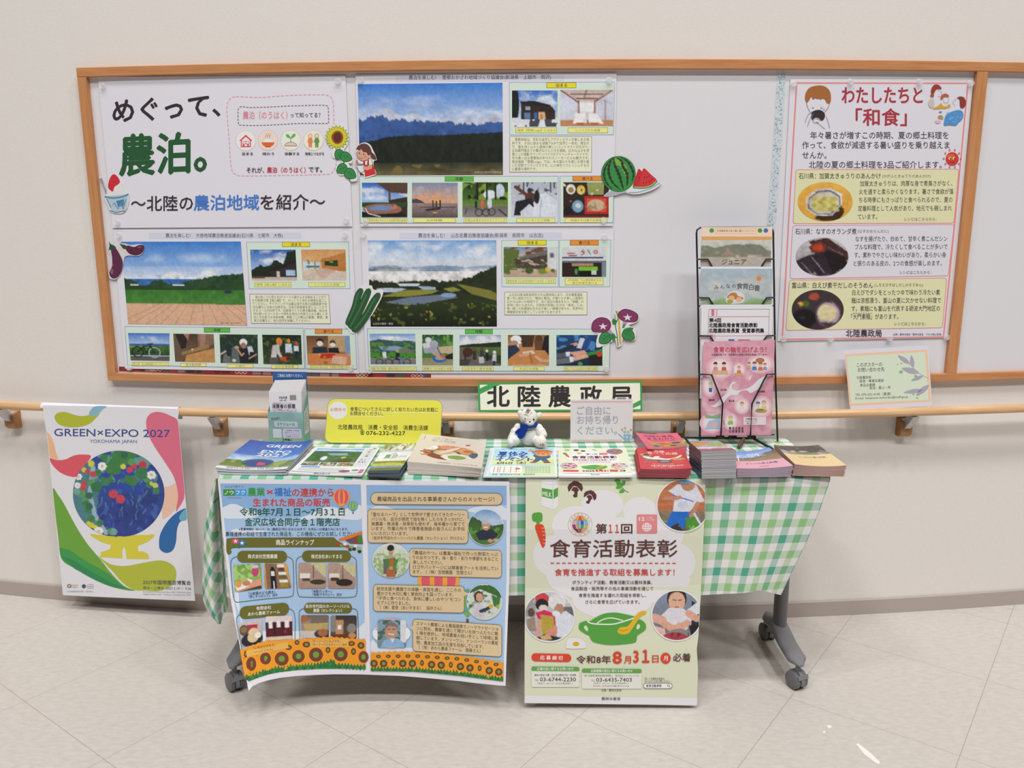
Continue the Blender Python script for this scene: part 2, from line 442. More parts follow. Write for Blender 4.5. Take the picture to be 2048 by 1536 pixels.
    def text(s, t, xl, xr, yc, em, h, b=0, dy=0, res=2, shear=0):
        """lettering fitted between xl and xr, centred on yc (+dy at the right end), em high"""
        v, f = glyphs(t, 0, res)
        if not len(v): return s
        x0, x1 = v[:, 0].min(), v[:, 0].max()
        if xr is None: xr = xl+(x1-x0)*em
        W = xr-xl; P = []
        for x, y in v:
            q = (x-x0)/(x1-x0); P.append((xl+W*q-shear*(y-.37)*em, yc+dy*q-(y-.37)*em))
        c = ink(h)
        if b:      # heavier strokes: the same outlines laid over each other a hair apart
            k = b*em*.75
            for dx, dy_ in ((k, 0), (-k, 0), (0, k), (0, -k)): s._emit([(x+dx, y+dy_) for x, y in P], f, [c]*len(f), False); s.lv += .25
            return s
        s._emit(P, f, [c]*len(f)); return s
    def mid(s, t, xc, yc, em, h, b=0, dy=0, res=2, sx=1):
        v, f = glyphs(t, 0, res); W = (v[:, 0].max()-v[:, 0].min())*em*sx
        return s.text(t, xc-W/2, xc+W/2, yc, em, h, b, dy, res)
    def photo(s, q, ops, n=(40, 30), shape='rect', clip=None, seed=1, r=.16):
        """q: four corners TL TR BR BL (or x0 y0 x1 y1)"""
        if not isinstance(q[0], (tuple, list)): x0, y0, x1, y1 = q; q = [(x0, y0), (x1, y0), (x1, y1), (x0, y1)]
        w, h = n; im = paint(w, h, ops, seed); P = []; C = []
        for j in range(h):
            for i in range(w):
                a, b = i/(w-1), j/(h-1)
                if shape == 'ell':
                    X, Y = 2*a-1, 2*b-1; A = X*math.sqrt(1-Y*Y/2); B = Y*math.sqrt(1-X*X/2); a, b = (A+1)/2, (B+1)/2
                elif shape == 'round':
                    X, Y = abs(2*a-1), abs(2*b-1); k = 1-r
                    if X > k and Y > k:
                        u, t = (X-k)/r, (Y-k)/r; u2, t2 = u*math.sqrt(1-t*t/2), t*math.sqrt(1-u*u/2)
                        a = .5+math.copysign((k+u2*r)/2, a-.5); b = .5+math.copysign((k+t2*r)/2, b-.5)
                x = q[0][0]*(1-a)*(1-b)+q[1][0]*a*(1-b)+q[2][0]*a*b+q[3][0]*(1-a)*b
                y = q[0][1]*(1-a)*(1-b)+q[1][1]*a*(1-b)+q[2][1]*a*b+q[3][1]*(1-a)*b
                if clip: x = min(max(x, clip[0]), clip[2]); y = min(max(y, clip[1]), clip[3])
                P.append((x, y)); C.append(im[min(h-1, int(round(b*(h-1)))), min(w-1, int(round(a*(w-1))))])
        f = []; c = []
        for j in range(h-1):
            for i in range(w-1):
                k = (j*w+i, j*w+i+1, (j+1)*w+i+1, (j+1)*w+i); f.append(k); c.append([C[z] for z in k])
        s._emit(P, f, c); return s
    def build(s, name, material, parent=None, base=None):
        o = mesh_obj(name, s.v, s.f, material, parent, False, base); me = o.data
        at = me.attributes.new('Col', 'FLOAT_COLOR', 'CORNER'); buf = []
        for f, c in zip(s.f, s.c):
            per = c if isinstance(c, list) else [c]*len(f)
            for q in per: buf += [float(q[0]), float(q[1]), float(q[2]), 1.0]
        at.data.foreach_set('color', buf)
        return o
def quad(*p): return [tuple(q) for q in p]
def foot(s, px, py): return s(px, py)[0]
# ================================================================== the setting
def sweep(name, prof, s0, s1, n, m, parent=None, base=None, smooth=False):
    """profile (d, z) carried along the wall from s0 to s1"""
    v = []; f = []; k = len(prof)
    for i in range(n+1):
        s = s0+(s1-s0)*i/n
        v += [arc(s, z, d) for d, z in prof]
    for i in range(n):
        for j in range(k): f.append((i*k+j, i*k+(j+1) % k, (i+1)*k+(j+1) % k, (i+1)*k+j))
    f.append(tuple(range(k))); f.append(tuple(n*k+j for j in reversed(range(k))))
    b = MB(); b.add(v, f); return b.build(name, m, parent, smooth, base)
o = sweep('wall_back', [(0, -.05), (0, 2.7), (-.12, 2.7), (-.12, -.05)], -4.2, 4.2, 120, M['wall']); tag(o, kind='structure', label='off-white textured wallpaper wall curving gently behind the table', cat='wall')
fl = MB().add([(-5, -2.2, 0), (5, -2.2, 0), (5, 4.6, 0), (-5, 4.6, 0)], [(0, 1, 2, 3)]).build('floor', M['floor'])
tag(fl, kind='structure', label='beige streaky vinyl floor tiles laid diagonally', cat='floor')
fl.data.materials.append(mat('floor_scuff', 'ece8e2', .6))
bm = bmesh.new(); bm.from_mesh(fl.data)
for pts in ([(1712, 1488), (1717, 1487), (1740, 1505), (1760, 1524), (1758, 1529), (1749, 1524), (1728, 1508)], [(1653, 1452), (1660, 1450), (1664, 1454), (1657, 1457)], [(1646, 1463), (1651, 1462), (1651, 1466), (1646, 1466)]):
    fc = bm.faces.new([bm.verts.new(on_z(x, y, 0)+Vector((0, 0, .0003))) for x, y in pts]); fc.material_index = 1
bmesh.ops.recalc_face_normals(bm, faces=bm.faces); bm.to_mesh(fl.data); bm.free()
zk = CH-1.3726
o = sweep('baseboard_back', [(.0005, -.01), (.008, -.01), (.008, zk-.004), (.005, zk), (.0005, zk)], -4.2, 4.2, 120, M['skirting']); tag(o, kind='structure', label='grey-brown vinyl baseboard along the wall', cat='baseboard')
# ------------------------------------------------------------------ notice board
SL = sz(152, 135, .022)[0]; SR = 2.35; ZT, ZB = CH+.4483, CH-.5802; FW = .0295
SM0, SM1 = sz(1955, 145, .022)[0], sz(1977, 142, .022)[0]
bd = empty('notice_board', arc(0, ZB, 0), 'long white notice board in an orange-brown wooden frame on the wall', 'notice board')
sweep('backing_panel', [(.0008, ZB+.01), (.006, ZB+.01), (.006, ZT-.01), (.0008, ZT-.01)], SL+.01, SR, 60, M['panel'], bd)
for z0, z1 in ((ZT-FW, ZT), (ZB, ZB+.0275)):
    sweep('frame_rail', [(.0008, z0), (.020, z0), (.022, z0+.002), (.022, z1-.002), (.020, z1), (.0008, z1)], SL, SR, 60, M['oak'], bd)
for s0, s1 in ((SL, SL+.0315), (SM0, SM1), (SR-.03, SR)):
    b = MB(); z0, z1 = ZB+.0275, ZT-FW
    P = [(s0, 0.001), (s0, .0215), (s1, .0215), (s1, .001)]
    b.add([arc(s, z, d) for z in (z0, z1) for s, d in P], [(0, 1, 2, 3), (7, 6, 5, 4)]+[(i, (i+1) % 4, (i+1) % 4+4, i+4) for i in range(4)])
    b.build('frame_stile', M['oak_v'], bd)
# ------------------------------------------------------------------ handrail
ZR, RD, RR = CH-.6706, .07, .0148
hr = empty('handrail', arc(0, ZR-.08, 0), 'round beech handrail running along the wall under the notice board', 'handrail')
b = MB(); b.tube([arc(s, ZR, RD) for s in np.linspace(-3.6, 3.6, 110)], RR, 20); b.build('rail', M['rail'], hr, smooth=True)
for px in (26, 440, 895, 1356, 1809, 2270):
    s = sz(px, 850, .02)[0]
    b = MB(); w = .02
    prof = [(.0005, ZR-.098), (.022, ZR-.098), (.034, ZR-.088), (.036, ZR-.045), (.0005, ZR-.032)]
    k = len(prof); v = [arc(s+t, z, d) for t in (-w, w) for d, z in prof]
    b.add(v, [tuple(range(k)), tuple(range(2*k-1, k-1, -1))]+[(i, (i+1) % k, (i+1) % k+k, i+k) for i in range(k)])
    bk = b.build('bracket', M['block'], hr)
    b = MB(); w = .011
    prof = [(.012, ZR-.062), (.040, ZR-.066), (.072, ZR-.032), (.086, ZR-.0155), (.052, ZR-.0155), (.030, ZR-.042), (.012, ZR-.036)]
    k = len(prof); v = [arc(s+t, z, d) for t in (-w, w) for d, z in prof]
    b.add(v, [(0, 1, 5, 6), (1, 2, 4, 5), (2, 3, 4), (13, 12, 8, 7), (12, 11, 9, 8), (11, 10, 9)]+[(i, (i+1) % k, (i+1) % k+k, i+k) for i in range(k)])
    b.build('bracket_arm', M['steel'], bk)
# ------------------------------------------------------------------ table and cloth
TX0, TX1, TY0, TY1 = -.815, .882, 2.262, 2.648
tb = empty('folding_table', (0.03, 2.45, 0), 'long narrow folding table on grey wheeled feet under a green gingham cloth', 'table')
MB().box((TX0, TY0, .674), (TX1, TY1, .7), .004).build('tabletop', M['tabletop'], tb)
b = MB()
b.box((TX0+.09, TY0+.05, .65), (TX0+.12, TY1-.05, .674)); b.box((TX1-.12, TY0+.05, .65), (TX1-.09, TY1-.05, .674)); b.box((TX0+.1, 2.44, .65), (TX1-.1, 2.47, .674))
b.build('under_frame', M['grey'], tb)
fr = on_z(1615, 1333, .085); bkp = on_z(1524, 1212, .085)
for sx, xs in ((1, 0), (-1, 1)):
    def X(p): return p if sx == 1 else Vector((-p.x+.02, p.y, p.z))
    A, B = Vector((fr.x-.005, fr.y, .086)), Vector((bkp.x-.01, min(bkp.y, 2.66), .086))
    A.x = B.x = (A.x+B.x)/2
    A, B = X(A), X(B)
    # post: an oval column from the foot to the table top
    Pm = A.lerp(B, .62); b = MB()
    b.tube([(Pm.x, Pm.y, .1), (Pm.x, Pm.y, .655)], 1, 16)
    b.v = [Vector((Pm.x+(v.x-Pm.x)*.02, Pm.y+(v.y-Pm.y)*.034, v.z)) for v in b.v]
    b.build('leg_post', M['grey'], tb, True)
    # foot: a tapering rounded beam
    b = MB(); n = 9; rings = []
    for i in range(n):
        t = i/(n-1); c = A.lerp(B, t); e = min(1, math.sqrt(max(0, 1-(2*t-1)**8))+.25); hw = .029*e; hz = .015*e
        up = .012*math.exp(-((t-.62)/.16)**2)
        rings.append([Vector((c.x+hw*math.cos(a)*abs(math.cos(a))**-.35 if abs(math.cos(a)) > .01 else c.x, c.y, c.z+up+(hz+up)*math.sin(a))) for a in [2*math.pi*k/14 for k in range(14)]])
    v = [p for r in rings for p in r]; f = [(i*14+k, i*14+(k+1) % 14, (i+1)*14+(k+1) % 14, (i+1)*14+k) for i in range(n-1) for k in range(14)]
    f += [tuple(range(14)), tuple((n-1)*14+k for k in range(14))]
    b.add(v, f); b.build('foot_beam', M['greyp'], tb, True)
    for P0, turn in ((A.lerp(B, .07), 24 if sx == 1 else 38), (A.lerp(B, .93), 8)):
        a = math.radians(turn)
        ax = Vector((math.cos(a), math.sin(a), 0)); bk2 = Vector((-math.sin(a), math.cos(a), 0))
        c = Vector((P0.x, P0.y, .028))+bk2*.004
        b = MB()
        # hooded housing between the twin wheels
        pts = [c-ax*.006+bk2*(.031*math.cos(t))+Vector((0, 0, .031*math.sin(t))) for t in np.linspace(-.35, math.pi+.35, 14)]
        b.prism(pts, ax*.012)
        b.cyl((P0.x, P0.y, .05), (P0.x, P0.y, .078), .008, 12)
        b.add([p for p in [c-ax*.019+bk2*-.03+Vector((0, 0, .012)), c+ax*.019+bk2*-.03+Vector((0, 0, .012)), c+ax*.019+bk2*-.026+Vector((0, 0, .026)), c-ax*.019+bk2*-.026+Vector((0, 0, .026))]], [(0, 1, 2, 3)])
        h = b.build('caster', M['greyp'], tb)
        for d in (-1, 1):
            b = MB(); b.tube([c+ax*d*.0072, c+ax*d*.009, c+ax*d*.019, c+ax*d*.022], [.026, .028, .028, .024], 26)
            b.build('wheel', M['darkp'] if (sx == -1 and False) else M['grey'], h, True)
# cloth: one sheet over the back edge, the top and the front, its ends gathered in
cv = []; cf = []; cuv = []
def grid(rows, uvs):
    n0 = len(cv); w = len(rows[0])
    for r, u in zip(rows, uvs):
        cv.extend(r); cuv.extend(u)
    for j in range(len(rows)-1):
        for i in range(w-1): cf.append((n0+j*w+i, n0+j*w+i+1, n0+(j+1)*w+i+1, n0+(j+1)*w+i))
NX = 90; rows = []; uvs = []
for (y, z) in ((2.654, .62), (2.654, .68), (2.652, .7), (2.645, .7015), (2.55, .7018), (2.45, .7018), (2.35, .7018), (2.275, .7015), (2.262, .7008), (2.256, .697), (2.2535, .69)):
    rows.append([Vector((-.818+1.703*i/NX, y, z)) for i in range(NX+1)])
    d = 2.262-y if z > .7 else .008+(.7-z)
    if y > 2.64: d = -(.39+(.7-z))
    elif z > .7: d = -(y-2.262)
    uvs.append([(-.818+1.703*i/NX, d) for i in range(NX+1)])
ND = 26
xr_ = [(0, .885), (.1, .862), (.2, .832), (.27, .806), (.36, .775)]
for j in range(1, ND+1):
    row = []; uv = []
    for i in range(NX+1):
        t = i/NX; x0 = -.818+1.703*t; drop = .345
        if x0 > .62: drop = .345-.02*(x0-.62)/.26+(.03*max(0, (x0-.78)/.1))
        d = drop*j/ND; xm = np.interp(d, *zip(*xr_)); sq = (xm+.818)/1.703; wv = d/drop
        # the right end gathers and swings back round the table corner
        x = -.818+(x0+.818)*(1-(1-sq)*max(0, (t-.72)/.28)**1.2)
        y = 2.2525+wv*(.0028*math.sin(x0*23)+.0018*math.sin(x0*41+1))+wv*.02*max(0, (t-.86)/.14)**2
        row.append(Vector((x, y, .69-d))); uv.append((x0, .018+d))
    rows.append(row); uvs.append(uv)
grid(rows, uvs)
# right end: the corner turns behind the front drop, its tip showing beyond the edge
rows = []; uvs = []
for j in range(12):
    d = .015+.27*j/11; xm = np.interp(d, *zip(*xr_)); row = []; uv = []
    for i in range(9):
        t = i/8; row.append(Vector((xm-.002+.02*math.sin(t*2.2)*min(1, d/.1)+(.012*t*(d/.28)), 2.274+.30*t*(1-.55*d/.28), .7-d+(.012*t)))); uv.append((.885+.3*t+.05*d, d+.1*t))
    rows.append(row); uvs.append(uv)
grid(rows, uvs)
# left end: a gathered tail hanging in a cone
tail = [(957, 431, 437), (980, 424, 436), (1005, 417, 437), (1060, 409, 440), (1110, 407, 443), (1160, 405, 446), (1200, 406, 447), (1225, 415, 447), (1248, 436, 442)]
rows = []; uvs = []
for k, (y, a, c) in enumerate(tail):
    row = []; uv = []
    for i in range(13):
        t = i/12; x = a+(c-a)*t; P = CP+ray(x, y)*((2.285-.028*math.sin(math.pi*min(1, t*1.15))*min(1, (y-950)/60)+.02*t)/ray(x, y).y)
        row.append(P); uv.append((.707*(P.x*2.2+P.z)+.5, .707*(P.z-P.x*2.2)))
    rows.append(row); uvs.append(uv)
for k, (y, a, c) in enumerate(tail[:1]): pass
grid(rows, uvs)
rows = []; uvs = []
for (y, a, c) in tail[:-1]:
    row = []; uv = []
    for i in range(7):
        t = i/6; x = a+4+(c+6-a)*t; P = CP+ray(x, y)*((2.31+.06*math.sin(math.pi*t))/ray(x, y).y); row.append(P); uv.append((.707*(P.x*2+P.z), .707*(P.z-P.x*2)))
    rows.append(row); uvs.append(uv)
grid(rows, uvs)
cl = mesh_obj('tablecloth', cv, cf, M['gingham'], None, True, (0.03, 2.45, .7))
ul = cl.data.uv_layers.new(name='UVMap')
for lp in cl.data.loops: ul.data[lp.index].uv = cuv[lp.vertex_index]
tag(cl, 'green and white gingham tablecloth draped over the folding table', 'tablecloth')
# ================================================================== papers on the board
INK = '3c3740'
PW = .0092
def poster(name, corners, label, col='e4e2ea', cat='poster', d=PW, grid=30, thick=.0004, step=.00003):
    s = Sheet(s_wall(d), step, grid); s.base(corners, col, thick); s.meta = (name, label, cat, corners); return s
def done(s, m='paper', group=None, base=None):
    name, label, cat, c = s.meta
    bx = sum(p[0] for p in c)/len(c); by = max(p[1] for p in c)
    o = s.build(name, M[m], None, base if base is not None else s.s(bx, by)[0]); return tag(o, label, cat, group)
# ---- title poster
s = poster('title_poster', [(195.7, 154), (690.8, 150.4), (705, 452.8), (225, 456)], 'white poster with big black and green title lettering and pink dashed box')
s.text('めぐって、', 226, 440, 223, 52, '3a3136', .034, -13)
s.text('農泊。', 240, 412, 312, 88, '2c5b38', .034, -8)
wob = spline([(472, 193.5), (520, 195), (560, 192), (600, 190), (640, 189.5), (655, 191), (666, 203), (668, 250), (671, 300), (672, 330), (664, 345), (650, 349), (560, 351), (490, 352), (474, 350), (463, 338), (459, 290), (455, 240), (454, 212), (460, 198)], 4)
s.line(wob, 1.7, 'e79cba', True, (6, 3))
wob2 = spline([(479, 214), (500, 215), (540, 214), (580, 212), (630, 210.5), (650, 211), (656, 214), (657, 230), (657, 245), (652, 247), (600, 247), (560, 249), (520, 251), (482, 250.5), (477, 247), (476, 230)], 3)
s.line(wob2, 1.6, '8a5b62', True, (4.5, 2.4))
s.text('農泊（のうはく）', 485.7, 575, 230.7, 17, 'e58a9c', .012); s.text('って知ってる？', 581, 641, 230.3, 11, '3f3a44', .012)
cs = [(491.6, 281.4, 'fbeeee'), (536, 280.5, 'f9dfd0'), (581.5, 280.8, 'eef1e2'), (627, 280.8, 'f7efdc')]
for x, y, h in cs:
    s.ell(x, y, 19.6, 20, h, 36); s.lv -= 1; s.line(circ(x, y, 20, 20.4, 30), .8, 'd9b9a2', True, (3, 2))
x, y = 491.6, 281.4
s.poly([(x-13, y), (x, y-12), (x+13, y), (x+10, y+1), (x+10, y+13), (x-10, y+13), (x-10, y+1)], 'd9474f'); s.lv -= 1
s.poly([(x-8, y-1), (x, y-8), (x+8, y-1), (x+8, y+11), (x-8, y+11)], 'fbe9ea'); s.rect(x-6, y+1, x+6, y+11, 'd9474f'); s.rect(x-5, y+2, x-.6, y+6, 'fbe9ea'); s.rect(x+.6, y+2, x+5, y+6, 'fbe9ea'); s.rect(x-3, y+7.3, x+3, y+11, 'fbe9ea')
x, y = 536, 280.5
s.ell(x, y+3, 9.5, 6, 'f5f2ee'); s.poly(circ(x, y+4, 12.5, 9.5, 20, 0, 180), 'e36a3c'); s.rect(x-5, y+12.2, x+5, y+14, 'c94f2a')
for d in (-4, 0, 4): s.line(spline([(x+d, y-5), (x+d-1.6, y-8), (x+d+1, y-11), (x+d, y-14)], 4, False), .9, 'e08a5a'); s.lv -= 1
s.lv += 1
x, y = 581.5, 280.8
s.poly(circ(x, y+11, 12, 7.5, 18, 180, 360), 'e8cdbf'); s.line(circ(x, y+11, 12, 7.5, 18, 180, 360), .9, '8a5a55'); s.line([(x-12, y+11), (x+12, y+11)], .9, '8a5a55'); s.line([(x, y+4), (x, y-5)], 1.3, '4e9a50')
s.poly(spline([(x, y-5), (x-5, y-12), (x-10, y-11), (x-7, y-6)], 4), '6db56a'); s.lv -= 1; s.poly(spline([(x, y-5), (x+5, y-13), (x+10, y-12), (x+6, y-6)], 4), '6db56a')
for dx, h in ((-6.5, 'e88a4e'), (6.5, '6d9a4e')):
    x, y = 627+dx, 280.8; s.ell(x, y-9, 3.8, 4.2, 'f3d6c4'); s.lv -= 1; s.line(circ(x, y-9, 3.8, 4.2, 16), .9, h, True)
    s.poly([(x-4, y-4), (x+4, y-4), (x+5.5, y+4), (x+3.5, y+4), (x+3.3, y+14), (x+.6, y+14), (x, y+6), (x-.6, y+14), (x-3.3, y+14), (x-3.5, y+4), (x-5.5, y+4)], h)
for t, a, c in (('泊まる', 483.4, 505.7), ('味わう', 525.3, 548), ('体験する', 569.2, 598.5), ('地域とつながる', 610.2, 648)):
    s.text(t, a, c, 307.6, 6.8, '3f3a44', .02); s.lv -= 1
s.lv += 1
s.text('それが、', 493, 528.3, 340.5, 12.5, '3f3a44', .015); s.text('農泊（のうはく）', 534, 611, 340, 12.5, 'c83a55', .018); s.text('です。', 617, 644, 339, 12.5, '3f3a44', .015)
s.text('～北陸の', 262, 385.5, 407.5, 33, '37323a', .014, -1); s.text('農泊地域', 387.6, 518, 406, 33, '4a80d2', .02, -1); s.text('を紹介～', 521, 650, 405, 33, '37323a', .014, -1)
done(s)
# ---- the three picture posters share a layout
def tagbox(s, x0, y0, x1, y1, h, t):
    s.rect(x0-.5, y0-.5, x1+.5, y1+.5, '5f6b55'); s.rect(x0+.4, y0+.4, x1-.4, y1-.4, h)
    w = (x1-x0); s.mid(t, (x0+x1)/2, (y0+y1)/2, (y1-y0)*.8, '3a3a2a', .015)
def panel(s, q, h='d9e9dc'):
    s.poly(q, h); s.line(q, .9, '7f9fc0', True)
def cap(s, x0, y0, x1, y1, t, t2=None):
    s.rect(x0-.4, y0-.4, x1+.4, y1+.4, '8a8a60'); s.rect(x0+.3, y0+.3, x1-.3, y1-.3, 'f0ed92')
    if t2: s.text(t, x0+6, x1-4, y0+(y1-y0)*.3, 5, '8b8560'); s.text(t2, x0+14, x1-12, y0+(y1-y0)*.72, 5, '8b8560')
    else:
        w = min(x1-x0-4, len(t)*6.2); c = (x0+x1)/2; s.text(t, c-w/2, c+w/2, (y0+y1)/2, 5.6, '8b8560')
def para(s, lines, xl, xr, y0, dy, em, h='403c40', b=0, slope=0, ind=0, last=None):
    full = max(len(l) for l in lines[:-1]) if len(lines) > 1 else len(lines[0])
    for i, l in enumerate(lines):
        k = len(l.strip('　'))/full; a = xl+(ind if i == 0 else 0)
        r = xr if (i < len(lines)-1) else xl+(xr-xl)*min(1, len(l)/full)
        s.text(l.strip('　'), a, r, y0+dy*i, em, h, b, slope*(r-xl)/(xr-xl)); s.lv -= 1
    s.lv += 1
SKY = lambda: [('g', 0, '3f7fd0', 1, 'b4cdec')]
MTN = [('g', 0, '3d80d4', .42, 'a5bfe6'), ('cl', .12, .42, .62, 3, 5, 'bccdf0'), ('cl', .26, .42, .5, 5, 5, 'd5dcf2'),
       ('r', [(0, .385), (.08, .35), (.14, .30), (.19, .272), (.25, .31), (.3, .35), (.38, .33), (.46, .365), (.55, .39), (.62, .38), (.7, .39), (.78, .385), (.86, .39), (.93, .345), (1, .38)], .05, 'c9cfe0', '8f9cba'),
       ('r', [(0, .40), (.1, .36), (.17, .345), (.22, .40), (.3, .385), (.36, .43), (.44, .40), (.52, .42), (.6, .43), (.7, .44), (.8, .45), (.9, .42), (1, .42)], .07, '3d5e9c', '33508c'), ('n', .3, .6, .35, 16, 12),
       ('r', [(0, .65), (.1, .62), (.2, .58), (.35, .565), (.6, .56), (.8, .55), (1, .53)], .02, '22291f', '1b211a'), ('n', .54, .85, .5, 40, 14),
       ('g', .86, '30382a', 1, '6a6140', 1), ('n', .85, 1, .55, 10, 16), ('sp', .88, 1, .33, 14, 8, '77683f')]
LODGE = [('g', 0, '2f6fc8', .7, 'b6cbea'), ('cl', 0, .6, .6, 4, 4, 'e8eef8'), ('e', .06, .4, .1, .5, '1d2420'), ('g', .75, 'd7dbe6', 1, 'e9ebf2', 1), ('sp', .76, 1, .4, 8, 4, '4a4c55'),
         ('p', [(.2, .3), (.85, .42), (.95, .56), (.95, .8), (.2, .8)], '3b2b26'), ('p', [(.18, .3), (.5, .29), (.85, .4), (.8, .46), (.2, .38)], '2a2422'), ('b', .3, .45, .4, .54, '8ba6c8'), ('b', .27, .62, .4, .78, '5f7ea8'), ('b', .48, .62, .56, .78, '3d68b0'), ('p', [(.58, .6), (.72, .6), (.74, .8), (.58, .8)], 'd9b483'), ('b', .62, .66, .68, .8, 'b98a58'), ('p', [(.6, .5), (.92, .54), (.9, .6), (.6, .58)], '2a2422')]
ROOM = [('g', 0, 'c9b6ad', 1, 'dcd2d6'), ('p', [(.35, .35), (.65, .35), (.62, .6), (.38, .6)], 'e9ecf2'), ('p', [(0, .0), (.35, .3), (.35, .65), (0, .95)], 'd5d9e8'), ('p', [(1, 0), (.65, .3), (.65, .62), (1, .95)], 'cdd0de'), ('l', [(0, 0), (.35, .35)], .02, '8a5038'), ('l', [(1, 0), (.65, .33)], .02, '8a5038'), ('l', [(.2, .12), (.8, .12)], .02, '7c4a36'), ('l', [(.3, .24), (.7, .24)], .018, '7c4a36'), ('l', [(.5, 0), (.45, .25)], .015, '7c4a36'), ('l', [(.35, .3), (.35, .66)], .02, '9a5c40'), ('l', [(.65, .3), (.65, .66)], .02, '9a5c40'), ('l', [(.85, .3), (.85, .8)], .02, '9a5c40'), ('g', .82, 'b98058', 1, 'c89068', 1), ('p', [(.3, .66), (.48, .62), (.5, .9), (.24, .92)], 'f0eef2'), ('p', [(.54, .62), (.7, .66), (.82, .92), (.54, .9)], 'f0eef2'), ('b', .3, .9, .45, .97, 'b06a3c'), ('b', .58, .9, .72, .97, 'b06a3c'), ('n', 0, 1, .15, 8, 8)]
BATH = [('g', 0, '2a66c4', .55, '9cbce8'), ('cl', 0, .55, .5, 4, 4, 'eaf0fa'), ('p', [(.3, 0), (1, 0), (1, .32), (.6, .28)], '5a4238'), ('b', .58, .25, .63, .7, '6a5040'), ('p', [(.6, .5), (1, .4), (1, 1), (.6, 1)], '3a2c26'), ('g', .56, '33502c', .7, '2c4626', 1), ('e', .45, .76, .42, .16, '9a6a5a'), ('e', .42, .73, .26, .07, '6d8fc0'), ('p', [(0, .82), (.3, .9), (.9, .86), (1, 1), (0, 1)], '241e1e'), ('l', [(.08, .74), (.14, .88), (.4, .97)], .012, 'dfe4ea'), ('e', .7, .66, .03, .06, 'a86a58'), ('p', [(.62, .76), (.74, .62), (.8, .74)], 'c87a62')]
SUP = [('g', 0, '7d90ac', .52, 'd9a888'), ('cl', 0, .4, .55, 4, 5, 'b9b2b4'), ('cl', .3, .56, .5, 4, 4, 'e6a67c'), ('e', .52, .52, .08, .06, 'f6b06a'), ('r', [(0, .47), (.1, .46), (.22, .52), (.28, .58), (1, .7)], .01, '4a4650'), ('g', .58, '9b8484', 1, '57504f', 1), ('n', .58, 1, .3, 20, 20), ('b', .44, .5, .475, .72, '2c2422'), ('b', .52, .52, .55, .7, '3a2a24'), ('b', .6, .5, .63, .72, '2c2422'), ('l', [(.2, .7), (.95, .7)], .012, '3b3234'), ('l', [(.32, .78), (.6, .74)], .03, '33292a'), ('e', .5, .86, .06, .02, 'd99a5a')]
CYC = [('g', 0, '2c4a22', .45, '486a2c'), ('sp', 0, .5, .45, 10, 8, '7a9a3c'), ('e', .6, .35, .14, .12, 'dfe8f0'), ('e', .82, .25, .1, .2, 'c9d6e4'), ('sp', .05, .5, .33, 6, 6, '1c2a18'), ('b', .3, 0, .35, .6, '2a2620'), ('b', .52, 0, .56, .6, '2a2620'), ('b', .7, 0, .74, .6, '2a2620'), ('g', .5, '5a7a34', .68, '6f8c40', 1), ('g', .68, '6e6a68', 1, '8a8684', 1), ('e', .3, .64, .03, .12, '2a2a30'), ('e', .44, .62, .04, .14, 'd46a50'), ('e', .6, .6, .05, .16, 'cfd6e4'), ('o', .36, .86, .1, .012, '1e1e20'), ('o', .52, .86, .1, .012, '1e1e20'), ('o', .64, .84, .1, .012, '1e1e20'), ('l', [(.06, .9), (.1, .75)], .012, '26262a'), ('l', [(.8, .78), (.96, .95)], .02, '3c2e30')]
SNOW = [('g', 0, 'b6bcca', 1, 'cfd5e2'), ('sp', 0, .35, .36, 16, 8, '55585f'), ('b', .26, 0, .29, .3, '50535c'), ('b', .84, 0, .87, .3, '5a5d66'), ('p', [(.5, .4), (.75, .3), (1, .55), (1, 1), (.45, 1)], 'dde2ee'), ('l', [(.66, .5), (.62, 1)], .014, 'b3bbcb'), ('l', [(.1, .14), (.32, .35), (.4, .45)], .05, '6a4034'), ('e', .4, .25, .05, .09, '3a3036'), ('e', .42, .45, .12, .16, '5e3a30'), ('p', [(.1, .55), (.45, .45), (.5, .7), (.3, .95), (.06, .95)], '22242a'), ('p', [(.2, .85), (.4, .62), (.5, .75), (.44, 1), (.22, 1)], 'd4d8e2'), ('e', .56, .42, .06, .2, '23252b')]
SOBA = [('g', 0, '3a2a24', 1, '2c2220'), ('e', .17, .2, .1, .14, 'e9e4da'), ('e', .17, .22, .06, .08, '9a8050'), ('e', .39, .22, .09, .13, 'e8c03c'), ('e', .39, .22, .03, .04, '6a4a20'), ('p', [(.52, 0), (.9, 0), (.88, .35), (.55, .35)], '9aa060'), ('sp', 0, .36, .3, 10, 8, 'd8d2b0'), ('b', .47, .4, 1, .9, 'b0302a'), ('b', .52, .46, .94, .84, 'e0523c'), ('e', .72, .65, .19, .16, 'c9b494'), ('sp', .52, .78, .3, 16, 14, 'a08a68'), ('e', .32, .68, .12, .17, '7fa4c4'), ('e', .33, .66, .06, .07, 'c9d8d4'), ('e', .1, .8, .1, .13, '1e1a1c'), ('b', 0, .94, 1, 1, '7a2a28')]
